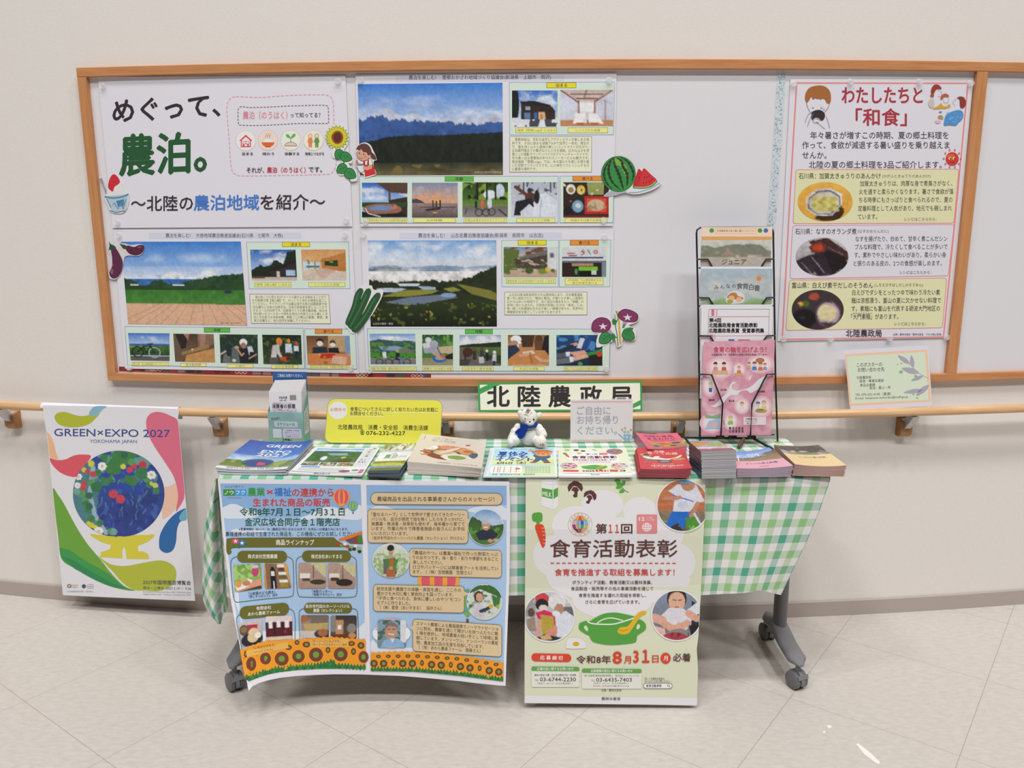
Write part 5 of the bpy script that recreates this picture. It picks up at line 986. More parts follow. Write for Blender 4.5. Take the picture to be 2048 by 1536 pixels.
# ---- office name board resting on the rail
P0 = arc(sz(1120, 826, .06)[0], ZR+RR+.001, .064)
s = Sheet(s_plane(P0, (.0, -1, .30)), .00003, 0); c = [(955.5, 765.5), (1283.5, 762), (1284.5, 822), (957, 824)]
s.base(c, '3f9a52', .004, '3f9a52'); s.meta = ('name_board', 'cream name board with green border and big black lettering on the handrail', 'sign', c)
inn = [(959.5, 769.5), (1280, 766), (1281, 818.3), (961, 820)]; s.poly(inn, 'e9e8d4')
s.poly([(959.5, 777), (976, 769.4), (1001, 769.1), (959.8, 788.5)], '3f9a52'); s.lv -= 1; s.poly([(1281, 810), (1281, 800), (1254, 814), (1246, 818.5), (1262, 818.4)], '3f9a52')
for t, a, b_ in (('北', 974.5, 1018.5), ('陸', 1036.5, 1080.5), ('農', 1097.5, 1141.5), ('政', 1160.5, 1203), ('局', 1221, 1262)): s.text(t, a, b_, 793.5, 45, '2f2a2a', .036, -.5, 3); s.lv -= 1
s.lv += 1
done(s)
# ================================================================== papers hanging from the table and the rail
PY = 2.2435
def curl(px, py):
    t = max(0, min(1.05, (py-965)/400)); a = max(0, px-(435+62*t)); b_ = max(0, 1018-6*t-px)
    return PY-t*t*(.085*math.exp(-a/95)+.05*math.exp(-b_/120))-.004*math.sin((px-440)/90)*t
c = [(435.3, 958), (520, 958.6), (620, 959.4), (722, 960.2), (830, 961.2), (930, 962), (1018.5, 962.8), (1020.5, 1020), (1019, 1150), (1014.5, 1270), (1011, 1372), (985, 1369.6), (955, 1366.6), (920, 1362.3), (860, 1356.6), (800, 1351.8), (722, 1348.8), (670, 1348.4), (630, 1349.8), (592, 1352), (560, 1355.6), (535, 1360.8), (518, 1366), (505, 1372.6), (497.3, 1381.7), (481, 1299.4), (463, 1209.5), (453, 1131), (445, 1059.8), (440, 1010)]
s = Sheet(s_depth(curl), .00003, 9, .0003); s.base(c, 'e6e4ea', .0005); s.meta = ('welfare_farm_poster', 'wide blue two-page poster with sunflower field hanging from table front', 'poster', c)
LA = [(440.4, 967), (721.5, 969), (725, 1080), (728.5, 1200), (731.8, 1339.8), (690, 1338), (640, 1338.3), (595, 1340.4), (560, 1344.5), (535, 1349.5), (515, 1356), (498, 1363), (490, 1356), (479.5, 1275.4), (464.4, 1173.6), (453, 1085), (448, 1039)]
s.poly(LA, 'a9c6e6')
s.poly([(440.4, 967), (721.5, 969), (723.5, 1035), (447, 1035)], '8fb4de')
RA = [(732.5, 970), (1013, 971.4), (1013, 1150), (1009, 1280), (1006.5, 1363), (960, 1357), (919.6, 1351.8), (829.8, 1343.7), (741.4, 1342), (738, 1200)]
s.poly(RA, 'a9c6e6'); s.poly([(732.5, 970), (1013, 971.4), (1013.4, 1010), (733.5, 1010)], '8fb4de')
def cloud(pts, h='dde4ee'): s.poly(spline(pts, 4), h); s.lv -= 1
cloud([(444, 1018), (452, 1012), (462, 1008), (474, 1009), (484, 1014), (500, 1020), (520, 1030), (500, 1036), (470, 1037), (447, 1035)]); cloud([(600, 1036), (622, 1028), (645, 1016), (665, 1014), (690, 1018), (721, 1010), (722, 1038), (680, 1038), (640, 1036), (615, 1040)])
cloud([(462, 1062), (475, 1057), (500, 1060), (540, 1062), (500, 1066), (470, 1066)]); cloud([(470, 1200), (472, 1170), (476, 1165), (478, 1200), (482, 1250), (486, 1280), (520, 1290), (700, 1280), (731, 1275), (731, 1245), (700, 1262), (600, 1262), (520, 1262), (490, 1250), (480, 1230)]); cloud([(734, 1030), (745, 1015), (765, 1012), (790, 1020), (760, 1026)]); cloud([(935, 1022), (960, 1012), (990, 1008), (1013, 1018), (1013, 1040), (980, 1030)]); cloud([(742, 1300), (745, 1280), (765, 1292), (850, 1298), (850, 1310), (760, 1312)])
s.lv += 1
s.text('みんなで耕そう!', 449.5, 487.6, 973.3, 4.6, '3a4a55'); s.rect(446.6, 978.6, 469.5, 991.7, '44903f'); s.lv -= 1; s.rect(469.5, 978.6, 493, 991.5, '4aa0dc'); s.text('ノウ', 449, 467.4, 985.2, 10, 'f2f4f2', .02); s.text('フク', 472, 490, 985, 10, 'f2f4f2', .02); s.line([(455, 995.6), (483, 995.6)], .7, '5a6a70')
WH = 'e9eef2'
def outl(t, a, b_, y, em, h, b=.03, dy=0, o=1.0):
    s.text(t, a, b_, y, em, h, b, dy, 3)
outl('農業', 495.7, 529.4, 984, 18, '3f9a48', .03); outl('×', 533.7, 545.5, 984, 18, 'd2453e', .04); outl('福祉', 548.4, 582.8, 984, 18, '3a78c6', .03); outl('の連携から', 584.3, 667, 985, 18, 'cc4640', .03)
outl('生まれた商品の販売', 506, 659.7, 1005, 17.5, 'cc4640', .03); outl('令和8年7月１日～7月3１日', 479.5, 689, 1024, 17, '235c40', .025); outl('金沢広坂合同庁舎１階売店', 489.8, 679.5, 1044.2, 17, '235c40', .02)
s.text('※営業時間8：00～17：30（最終日7月31日は15:30まで）お支払いは現金のみになります。', 477.4, 696.3, 1058.4, 6, '37405a', .01); s.text('農福連携の取組で生産された商品を、この機会にぜひお試しください。', 451, 712.4, 1068.3, 10, '2f4a5c', .004, -.6)
OL = '6c6a2e'
s.poly(spline([(453, 1080), (458, 1076.6), (480, 1075.4), (560, 1075), (660, 1074.6), (668, 1075.4), (676, 1082), (692, 1091), (697, 1094), (620, 1094.6), (520, 1095), (466, 1096.4), (463.4, 1104), (460, 1108.6), (455, 1108), (452.6, 1100)], 3), OL); s.line([(463.6, 1094), (463.2, 1082), (460, 1079)], .8, '8a8846')
s.text('商品ラインナップ', 552, 628, 1084.8, 12, 'f0efe6', .02)
for x, y, h in ((471, 1082.3, 'd2486a'), (484, 1086, '3a72b8')):
    s.ell(x, y, 7, 6, h); s.poly([(x+(5 if i % 2 == 0 else 2)*math.cos(math.radians(36*i-90)), y+(4.6 if i % 2 == 0 else 1.9)*math.sin(math.radians(36*i-90))) for i in range(10)], WH)
for x, y in ((468, 1092), (478, 1094), (492, 1089)): s.ell(x, y, 4, 2.6, '3c7a3a', 10); s.lv -= 1
s.lv += 1
def balloon(cx, cy, rx, ry, cols, bask=True):
    s.ell(cx, cy, rx, ry, cols[0])
    for k in (-.62, 0, .62):
        w = .2; P = [(cx+rx*(k-w)*math.sqrt(max(0, 1-v*v)), cy+ry*v) for v in np.linspace(-1, .98, 9)]; Q = [(cx+rx*(k+w)*math.sqrt(max(0, 1-v*v)), cy+ry*v) for v in np.linspace(-1, .98, 9)]
        s.poly(P+Q[::-1], cols[1]); s.lv -= 1
    s.lv += 1
    s.poly([(cx-rx*.55, cy+ry*.8), (cx+rx*.55, cy+ry*.8), (cx+rx*.16, cy+ry*1.12), (cx-rx*.16, cy+ry*1.12)], cols[0])
    if bask: s.rect(cx-rx*.16, cy+ry*1.3, cx+rx*.16, cy+ry*1.56, '6a4636')
balloon(683, 994, 17, 16.5, ('efa43a', 'dc5a72')); balloon(706, 1012, 9.6, 9.6, ('3f9fc0', 'a8bc48'))
s.poly([(677, 1078), (724, 1062), (724.5, 1068), (700, 1077), (680, 1082)], 'e67c30'); s.poly([(690, 1080), (715, 1072), (724, 1070), (726, 1088), (700, 1087)], '8a4a3a'); s.poly([(714, 1074), (724, 1070), (725, 1086), (717, 1086)], '3f8a3a'); s.poly([(697, 1079), (705, 1077), (708, 1084), (700, 1085)], '4a5a8a')
for x, y, h in ((676, 1088, 'b4442f'), (683, 1091, '7a9a3c'), (690, 1088, 'e8e4da'), (695, 1093, 'c8452f'), (703, 1095, '8ab04a'), (711, 1092, 'e8e4da'), (708, 1098, '4a2f2a'), (718, 1098, '9abf4a'), (719, 1103, '4a2f2a'), (700, 1099, '2f5a2f')): s.ell(x, y, 4, 3.2, h, 10); s.lv -= 1
s.lv += 1
# product cards
P1 = [('g', 0, '6f9a48', .6, '8ab45c'), ('sp', 0, .55, .5, 8, 8, 'a9cc78'), ('e', .78, .3, .13, .2, 'c04a74'), ('b', .66, .05, .9, .18, 'd9c4d0'), ('p', [(.1, .8), (.95, .6), (1, 1), (.05, 1)], 'e09a84'), ('p', [(0, .75), (.5, .55), (.68, .62), (.5, .85), (.1, .95)], 'eceae8'), ('e', .14, .72, .12, .12, 'e09a50'), ('e', .36, .62, .13, .12, 'b9b878'), ('e', .44, .72, .14, .1, 'c08a58'), ('p', [(.1, 1), (.95, .86), (1, 1)], '3c4a2c')]
P2 = [('g', 0, 'd9a868', 1, 'c08a58'), ('p', [(.05, 0), (.8, .05), (1, 1), (.1, 1)], '8a6a50'), ('p', [(.25, .3), (.3, .15), (.4, .15), (.46, .3), (.46, 1), (.24, 1)], '1f1c20'), ('b', .28, .32, .42, .5, 'e6e0da'), ('b', .34, .7, .38, 1, 'd5d9e2'), ('b', .56, .06, .84, .18, 'ebe7e2'), ('b', .6, .18, .84, .3, '6a3a30'), ('b', .58, .36, .88, .46, 'ebe7e2'), ('b', .6, .46, .88, .6, '6a6430'), ('b', .58, .66, .9, .76, 'ebe7e2'), ('b', .6, .76, .9, .95, 'a08a30')]
P3 = [('g', 0, 'b49a8c', 1, 'a98a7c'), ('p', [(.4, 0), (1, 0), (1, .6)], 'c9c396'), ('l', [(.54, .1), (.54, .6)], .014, '6a4a48'), ('b', .06, .4, .42, .6, 'e2ddd2'), ('b', .14, .6, .42, .7, '5a4434'), ('e', .7, .74, .28, .1, '3c3a28')]
P4 = P3[:5]+[('b', .1, .4, .4, .56, 'e2ddd2'), ('b', .12, .56, .4, .68, '4a3428'), ('e', .6, .76, .3, .14, '2c2420')]
P5 = [('g', 0, 'cdbfc0', 1, 'a89a98'), ('p', [(.35, .15), (.8, .2), (.75, .5), (.3, .4)], 'b03a48'), ('e', .2, .35, .2, .22, '5a5048'), ('e', .2, .32, .15, .12, '8a7048'), ('e', .5, .78, .5, .28, '2a2a30'), ('e', .6, .5, .22, .18, 'dcc39a'), ('e', .55, .7, .25, .2, 'd8bf98'), ('e', .78, .65, .15, .12, 'e6e0d8')]
P6 = [('g', 0, 'e0cfd0', 1, 'd9c4b8'), ('b', 0, .25, 1, .85, '571f28'), ('b', .12, .2, .26, .5, 'e9e4e4'), ('b', .42, .18, .56, .48, 'e9e4e4'), ('b', .72, .2, .88, .5, 'e9e4e4'), ('b', 0, .85, 1, 1, 'd9c3a8'), ('b', .3, .25, .36, .85, '3a1820'), ('b', .62, .25, .66, .85, '3a1820'), ('sp', .5, .85, .3, 6, 5, '8a3442')]
P7 = [('g', 0, '6a5a50', .35, '9a8a80'), ('e', .12, .16, .14, .16, 'a86a38'), ('b', .35, .05, .95, .35, '7a6a60'), ('p', [(.1, .38), (.95, .33), (.95, .6), (.16, .68)], 'b9a468'), ('g', .68, 'd2c6bc', 1, 'c9bcb0', 1), ('e', .78, .82, .3, .2, '2c3a52'), ('e', .78, .76, .18, .16, 'a86a3c')]
P8 = [('g', 0, '3c3430', .7, '5a4a40'), ('b', 0, .0, .2, .7, '8a8580'), ('p', [(.2, .2), (.5, .2), (.48, .85), (.2, .85)], 'b98f68'), ('b', .28, .42, .42, .6, 'e6e6ea'), ('e', .8, .55, .17, .2, '8a8684'), ('g', .8, '6a3c30', 1, '5a3428', 1), ('e', .82, .86, .14, .12, 'c98a58')]
def card(x0, y0, x1, y1, lean=0):
    q = rr(x0, y0, x1, y1, 9); q = [(x+lean*(y-y0), y-(.12*(x-x0) if False else 0)) for x, y in q]; s.line(q, 1.1, '55603c', True)
s.line(spline([(474, 1113), (464, 1118), (461.6, 1130), (463.5, 1165), (467, 1195), (471, 1203), (480, 1204), (520, 1199), (560, 1195.4), (582, 1193), (587, 1184), (587, 1150), (586, 1124), (581, 1116), (574, 1113)], 3, False), 1.1, '55603c')
s.line(spline([(604, 1112), (595, 1117), (592, 1130), (594, 1175), (597, 1190), (606, 1194), (660, 1195), (704, 1194.4), (713, 1188), (714, 1170), (713, 1130), (711, 1118), (702, 1112)], 3, False), 1.1, '55603c')
s.line(spline([(480, 1229), (474, 1234), (473.5, 1246), (482, 1290), (487, 1312), (492, 1317), (540, 1305), (578, 1298), (589, 1290), (590, 1270), (590, 1235), (586, 1222), (578, 1217)], 3, False), 1.1, '55603c')
s.line(spline([(608, 1217), (600, 1221), (598, 1232), (599.5, 1272), (601, 1290), (610, 1296), (660, 1296), (706, 1295), (715, 1288), (717, 1270), (715.6, 1232), (713, 1220), (704, 1217)], 3, False), 1.1, '55603c')
s.poly(rr(474.4, 1101.6, 574, 1125, 11), OL); s.lv -= 1; s.poly(rr(604, 1101, 702, 1123.6, 11), OL); s.lv -= 1; s.poly(rr(479, 1213.5, 578, 1239, 12, -9), OL); s.lv -= 1; s.poly(rr(608, 1205.5, 704, 1226.8, 10), OL)
s.text('株式会社笠間農園', 495.7, 554.3, 1112.8, 9, 'eeeee4', .015); s.text('株式会社あいすまる', 622.4, 683.9, 1113, 9, 'eeeee4', .015)
s.text('有限会社', 512.7, 542.3, 1217, 8, 'eeeee4', .015, -2.4); s.text('あわら農楽ファーム', 496, 559.5, 1228.6, 8, 'eeeee4', .015, -5.5); s.text('坂井市竹田のホーリーバジル', 611, 699.4, 1212.6, 8, 'eeeee4', .015); s.text('農園（セレクション）', 626.7, 683.8, 1221, 7.6, 'eeeee4', .015)
N2 = (44, 42)
for q, p, sd in (([(466.5, 1130), (521.5, 1127), (524.8, 1177), (470, 1184.5)], P1, 41), ([(527.5, 1126.3), (574, 1126.3), (583, 1176), (529.5, 1178)], P2, 42), ((596.8, 1125.7, 652.2, 1177.2), P3, 43), ((655.2, 1126.3, 710.9, 1177.2), P4, 44), ([(476, 1246), (524, 1237), (526, 1285), (484.5, 1294.5)], P5, 45), ([(530.3, 1233), (584, 1231), (585, 1278), (532.6, 1281.6)], P6, 46), ((601.7, 1230.5, 657.7, 1276), P7, 47), ((661, 1231, 713.4, 1277.3), P8, 48)):
    s.photo(q, p, N2, 'round', seed=sd); s.lv -= 1
s.lv += 1
for t, a, b_, y, dy in (('「小松菜のどら焼き」', 497, 550, 1187.6, -4), ('「赤しそシロップ」 ほか', 497.5, 555.3, 1193.6, -4), ('「米粉クッキー」', 624, 663.4, 1182.6, 0), ('「米粉ブラウニー」 ほか', 625.2, 683.8, 1189.2, 0)): s.text(t, a, b_, y, 6.4, '30345a', .012, dy); s.lv -= 1
s.lv += 1
def sunfield(top, bot, grass, heads, gx0, gx1, th):
    P = []
    for (x0, y0), (x1, y1) in zip(top[:-1], top[1:]):
        k = max(1, int((x1-x0)/5))
        for i in range(k): t = i/k; P.append((x0+(x1-x0)*t, y0+(y1-y0)*t-(1.8 if i % 2 else -.6)))
    P.append(top[-1]); s.poly(P+bot[::-1], 'ee9c2c')
    G_ = []; rng = random.Random(gx0)
    for (x0, y0), (x1, y1) in zip(grass[:-1], grass[1:]):
        k = max(1, int((x1-x0)/3))
        for i in range(k): t = i/k; G_.append((x0+(x1-x0)*t, y0+(y1-y0)*t-(rng.uniform(2, 6) if i % 2 else -2)))
    G_.append(grass[-1]); s.poly(G_+bot[::-1], '2f7a3a')
    for (x0, y0), (x1, y1) in zip(grass[:-1], grass[1:]):
        k = max(1, int((x1-x0)/7))
        for i in range(k): t = (i+.5)/k; x, y = x0+(x1-x0)*t, y0+(y1-y0)*t; s.poly([(x-1.6, y+th), (x, y+1), (x+1.6, y+th)], ['24602f', '4a9a3c'][i % 2]); s.lv -= 1
    s.lv += 1
    for x, y, rx, ry in heads: s.ell(x, y, rx, ry, '7a4030', 18); s.lv -= 1
    s.lv += 1
    for x, y, rx, ry in heads: s.ell(x, y, rx*.45, ry*.45, '6fa040', 14); s.lv -= 1
    s.lv += 1
sunfield([(480, 1301), (500, 1293), (527, 1283), (590, 1279.6), (620, 1277.4), (658, 1273.6), (731, 1279.7)], [(490, 1356), (498, 1362), (515, 1355.2), (535, 1348.5), (560, 1343.3), (595, 1339.4), (640, 1337), (690, 1336.8), (731.6, 1338)],
         [(489.5, 1352), (510, 1348), (535, 1338), (560, 1335), (590, 1331), (620, 1330), (645, 1326), (665, 1320), (675, 1328), (731, 1332)],
         [(502.5, 1328, 10, 14), (531, 1317, 11, 12), (563.4, 1317.5, 14, 14), (597, 1312.6, 12.5, 12.5), (632, 1309.4, 14, 14), (681.4, 1308.6, 14, 14), (727, 1314, 10, 12), (492, 1308, 4, 7), (656, 1300, 5, 6), (707, 1303, 5, 7), (594, 1285, 5, 5), (613, 1289, 8, 6), (703, 1287, 7, 5), (722, 1291, 7, 7), (577, 1295, 7, 5), (548, 1297, 5, 5)], 480, 731, 9)
s.poly([(492, 1302), (575, 1283), (577, 1296), (540, 1303), (494, 1314)], 'e8b45e'); s.lv -= 1; s.poly([(620, 1280), (697, 1278.6), (697, 1293.6), (620, 1294)], 'e8b45e')
for t, a, b_, y, dy in (('「いなかかきもち」', 507, 551, 1296.6, -7), ('「いちごジャム」', 507, 546, 1304.4, -7), ('「ホーリーバジルパスタ」', 624, 681, 1282.6, 0), ('「ホーリーバジルティー」 ほか', 624, 694, 1289.2, 0)): s.text(t, a, b_, y, 6.2, '4a3a28', .012, dy); s.lv -= 1
s.lv += 1
# right page: messages from the producers
TAN = 'dcc49c'
balloon(877, 1160, 42, 36, ('efa43a', 'dc5a72')); balloon(935, 1204, 14, 26, ('7fb04a', '3f9fc0'))
def bub(pts, r=0): s.poly(pts, TAN); s.line(pts, .9, '6a5a42', True)
bub(rr(741.4, 985.3, 1005, 1008.6, 11.5, 1.6)); s.text('農福商品を出品される事業者さんからのメッセージ！', 754.3, 988.5, 998, 10.6, '3d3430', .012, .6)
b1 = rr(735.5, 1018.5, 936, 1085.5, 7, 1.5); b1 = b1[:6]+[(936.5, 1052), (941.5, 1043), (934.5, 1039)][::1]+b1[6:] if False else b1
bub(b1); s.poly([(934, 1036), (943, 1042.5), (935.5, 1047)], TAN)
for i, (t, b_) in enumerate((('「聖なるハーブ」として世界中で愛されてきたホーリー', 929), ('バジルを、自分が病気で指を無くしたのをきっかけに、', 928), ('無農薬・無消毒・除草剤も使わず、毎年種から育てて', 929), ('います。作業の所々で障害者施設の皆さんにお手伝', 929.5), ('いいただいています。', 815), ('（坂井市竹田のホーリーバジル農園（セレクション）戸川さん）', 928))):
    s.text(t, 743+(2 if i == 5 else 0), b_, 1028.8+9.45*i, 8.6 if i < 5 else 7.6, '40382f', .008, .6); s.lv -= 1
s.lv += 1
bub(rr(819.5, 1097, 1003, 1152, 7, 4)); s.poly([(820, 1104), (812, 1109), (820, 1114)], TAN)
for i, (t, a, b_) in enumerate((('「農福おやつ」は農業×福祉で作った野菜たっぷ', 826, 996), ('りのおやつです。味・香り・彩りや季節もまるごと', 825.6, 996), ('楽しんでください。', 826, 885), ('ロゴやパッケージには障害者アートを活用してい', 826, 996), ('ます。（（株）笠間農園　笠間さん）', 826, 944))):
    s.text(t, a, b_, 1105.4+9.5*i, 8.6, '40382f', .008, 3.4*(b_-a)/170); s.lv -= 1
s.lv += 1
bub(rr(746.8, 1169, 928.6, 1222.4, 7, 3.5)); s.poly([(927, 1182), (941, 1188.6), (928, 1192)], TAN)
for i, (t, a, b_) in enumerate((('就労支援や農園での体験・実習を通じ、こころの', 753.4, 922), ('豊かさを大切に働く意欲向上を図っています。', 754, 907), ('“子供と食べられる、身体に優しいおやつ”をコン', 754, 922), ('セプトに作りました。', 754, 820), ('（（株）愛昴（あいすまる）　田中さん）', 760, 883))):
    s.text(t, a, b_, 1177.6+9.3*i, 8.5, '40382f', .008, 3*(b_-a)/170); s.lv -= 1
s.lv += 1
bub(rr(825.5, 1238.3, 1003.5, 1302, 7, 12)); s.poly([(827, 1250), (819, 1255), (827, 1262)], TAN)
for i, (t, a, b_) in enumerate((('スマート農業による農福連携でノーマライゼーショ', 832.8, 996), ('ンに努め、農業を通じて障がいを持つ人たちに働', 833, 996), ('く場を提供し、地域農業の担い手として地域に貢', 832.6, 996), ('献しています。オンリーワン、ナンバーワンの農産', 833, 996), ('物、農産加工品の生産を目指しています。', 833, 967), ('（（有）あわら農楽ファーム　齋藤さん）', 838, 961))):
    s.text(t, a, b_, 1247+9.4*i, 8.5, '40382f', .008, 11*(b_-a)/163); s.lv -= 1
s.lv += 1
F1 = [('g', 0, '6f9ccc', .3, 'b4c8e0'), ('r', [(0, .25), (.1, .18), (.4, .35), (.7, .45), (1, .42)], .04, '3c5a34', '4f7a3a'), ('sp', .5, 1, .4, 12, 10, '5f9040'), ('p', [(.2, .66), (.4, .56), (.66, .56), (.86, .7), (.7, .86), (.3, .86)], '2c3444'), ('e', .5, .44, .12, .15, 'c49878'), ('p', [(.37, .4), (.42, .3), (.56, .29), (.62, .4)], 'b9c0c8'), ('l', [(.44, .5), (.54, .5)], .014, 'efe6e0'), ('e', .62, .88, .08, .05, 'c49878'), ('e', .78, .86, .08, .05, 'c49878')]
F2 = [('g', 0, 'd9e0da', .4, 'c9d4bc'), ('sp', .3, 1, .5, 14, 12, '9ab87c'), ('p', [(.28, .46), (.62, .42), (.66, .9), (.3, .9)], '6a6468'), ('p', [(.44, .44), (.58, .44), (.62, 1), (.36, 1)], 'b0643a'), ('e', .5, .22, .08, .13, 'c49878'), ('e', .49, .13, .1, .09, '23242a'), ('p', [(.3, .44), (.44, .5), (.5, .8), (.4, .7)], '3f8a3c'), ('p', [(.72, .42), (.6, .5), (.54, .8), (.64, .7)], '3f8a3c'), ('e', .5, .72, .06, .05, 'c49878')]
F3 = [('g', 0, 'd5dbd4', 1, 'c9d0c4'), ('sp', 0, 1, .34, 9, 9, '9aa898'), ('p', [(0, .05), (.9, 0), (1, .4), (.75, .3), (.4, .14), (.1, .25)], '3f6a34'), ('sp', .3, .8, .3, 9, 9, '4f7a3c'), ('e', .34, .35, .14, .16, '4a3c38'), ('e', .36, .37, .1, .12, 'd0a084'), ('p', [(.2, .55), (.44, .5), (.52, .95), (.16, .95)], 'c9c6cc'), ('l', [(.4, .76), (.56, .7), (.64, .66)], .05, '2f3a50'), ('e', .68, .62, .06, .06, 'd9a03c'), ('e', .82, .5, .05, .05, 'c9b04a'), ('p', [(.7, .3), (.95, .4), (.9, .7), (.75, .6)], '44783a'), ('e', .88, .62, .05, .05, '9abf4a')]
F4 = [('g', 0, '8aa4b8', 1, '6a8a94'), ('sp', 0, 1, .4, 8, 8, '4a6a5a'), ('b', .8, 0, 1, .8, 'd9dde2'), ('p', [(.1, 1), (.2, .76), (.44, .64), (.7, .66), (.9, .8), (.95, 1)], '8fb4d8'), ('e', .48, .4, .22, .3, 'c09478'), ('p', [(.26, .36), (.28, .16), (.48, .06), (.7, .18), (.71, .36), (.64, .24), (.4, .22)], '7a7674'), ('l', [(.4, .5), (.56, .52)], .02, 'eee6e2'), ('l', [(.35, .34), (.44, .33)], .012, '3c302c'), ('l', [(.52, .33), (.62, .34)], .012, '3c302c'), ('p', [(.44, .66), (.6, .66), (.54, .82)], 'd9dde8')]
s.ell(972, 1054.5, 36.3, 36.3, 'e8eaee', 40); s.lv -= 1; s.ell(782, 1121, 37.4, 34.6, 'e8eaee', 40); s.lv -= 1; s.ell(969, 1204, 36, 36, 'e8eaee', 40); s.lv -= 1; s.ell(783, 1267, 35, 30, 'e8a8a8', 40); s.lv -= 1; s.ell(783, 1267, 38, 22, 'eceef2', 40)
for q, p, sd, sh in (((936.7, 1019.2, 1007.3, 1089.8), F1, 51, 'ell'), ((745.6, 1087, 818.4, 1155), F2, 52, 'ell'), ((933.7, 1168.7, 1004.3, 1239.3), F3, 53, 'ell'), ((755, 1240, 812, 1295.5), F4, 54, 'round')): s.photo(q, p, (64, 62), sh, seed=sd); s.lv -= 1
s.lv += 1
hd = []; rng = random.Random(4)
for i in range(14):
    x = 748+i*19.2; y = np.interp(x, [741, 830, 920, 1006], [1327, 1327, 1333, 1345]); hd.append((x, y, 7.6, 7.6)) if i % 3 != 2 else hd.append((x, y-2, 4, 6))
for i in range(13):
    x = 757+i*19.6; y = np.interp(x, [741, 830, 920, 1006], [1313, 1312, 1318, 1331]); hd.append((x, y, 5, 3.6))
sunfield([(741.4, 1306), (800, 1303), (870, 1307), (940, 1314), (1006.8, 1325)], [(741.4, 1341.6), (829.8, 1343.2), (919.6, 1351.2), (960, 1356.4), (1006.4, 1362.4)], [(741.4, 1336), (829.8, 1337), (919.6, 1344), (1006.4, 1356)], hd, 741, 1006, 6)
done(s, base=(.0, PY, .1))
# ---- food education award poster, creased where it was folded
def crease(px, py):
    k = np.interp(py, [955, 1059, 1176, 1298, 1412], [0, .010, .002, .013, .019]); return PY-k
c = [(1051.5, 956.5), (1140, 956.8), (1230, 957.2), (1320, 957.6), (1411, 958), (1409, 1030), (1405.5, 1110), (1401.5, 1190), (1397, 1270), (1393.6, 1298), (1396, 1340), (1393.5, 1411.4), (1300, 1409.6), (1200, 1408.4), (1120, 1407.2), (1049, 1406.4), (1049.2, 1300), (1050, 1176), (1051, 1059)]
s = Sheet(s_depth(crease), .00003, 19.5, .0003); s.base(c, 'dcdfc5', .0005); s.meta = ('award_poster', 'tall pale green food education award poster hanging from table front to floor', 'poster', c)
W2 = 'e7e5e8'; BR = '5f3a38'; GR = '58a244'; RDC = 'd9482e'
for cx, cy, rx, ry in ((1205, 1010, 42, 30), (1280, 1022, 34, 28), (1150, 1052, 46, 40), (1110, 1112, 44, 42), (1310, 1060, 60, 50), (1345, 1126, 46, 42), (1230, 1100, 120, 66), (1180, 1150, 88, 50), (1270, 1160, 90, 50), (1225, 1200, 80, 38), (1340, 1160, 40, 28)): s.ell(cx, cy, rx, ry, W2, 40); s.lv -= .6
s.poly([(1049.4, 1391), (1200, 1393.6), (1395, 1396), (1393.6, 1411), (1300, 1409.2), (1200, 1408), (1049.2, 1406)], W2)
s.poly([(1083, 960), (1106, 958), (1116, 962), (1116, 1013), (1106, 1020), (1083, 1011)], 'e9e8ea'); s.line([(1106, 958), (1106, 1020)], .9, 'd5d6d0'); s.line([(1083, 966), (1105, 970), (1116, 966)], .9, 'd5d6d0'); s.poly([(1083.5, 976), (1105, 979.6), (1105, 998), (1083.5, 993)], GR); s.lv -= 1; s.poly([(1107, 979.6), (1116, 975), (1116, 992), (1107, 998)], GR); s.text('MILK', 1085, 1103, 986.6, 13, 'eef2e8', .01, 2.6)
for ox, oy, k, a in ((1150.5, 977, 1, 0), (1180, 993, .85, .35)):
    def T(p): x, y = p; ca, sa = math.cos(a), math.sin(a); return (ox+k*(x*ca-y*sa), oy+k*(x*sa+y*ca))
    s.poly([T(p) for p in [(-15.5, -2), (-13, -8), (-3, -15), (5, -14), (13, -9), (15.6, -1), (13, 6), (9, 2), (2, -5), (-4, -5), (-9, 2), (-13, 7)]], BR); s.lv -= 1
    s.poly([T(p) for p in [(-8, 4), (-4, -3), (3, -3), (8, 4), (5, 5), (4, 17), (-2, 18), (-5, 14), (-1, 10), (-3, 5)]], BR); s.lv -= 1
s.lv += 1
s.line(spline([(1238, 958), (1243, 972), (1249, 980), (1257, 985)], 4, False), 1.2, '4f9a3c')
for x, y, a in ((1240, 964, 200), (1243, 972, 160), (1243, 971, -50), (1249, 979, 150), (1238, 961, 100)): leaf(s, x, y, a, 12, 8, '5aa846', '5aa846'); s.lv -= 3
s.lv += 3
s.poly(spline([(1064, 1036), (1065, 1028), (1073, 1025), (1083, 1026), (1085, 1034), (1084, 1042), (1078, 1045), (1080, 1048), (1073, 1048), (1073, 1044), (1066, 1042)], 3), GR); s.poly(spline([(1070, 1052), (1078, 1048.5), (1086, 1050), (1090, 1062), (1091, 1085), (1087, 1095), (1083, 1092), (1075, 1070)], 4), 'dc4a2a')
for y, x in ((1056, 1083), (1063, 1084), (1070, 1085), (1079, 1086), (1086, 1086)): s.line([(x, y), (x+5, y+.6)], .9, 'efe0d4'); s.lv -= 1
s.lv += 1
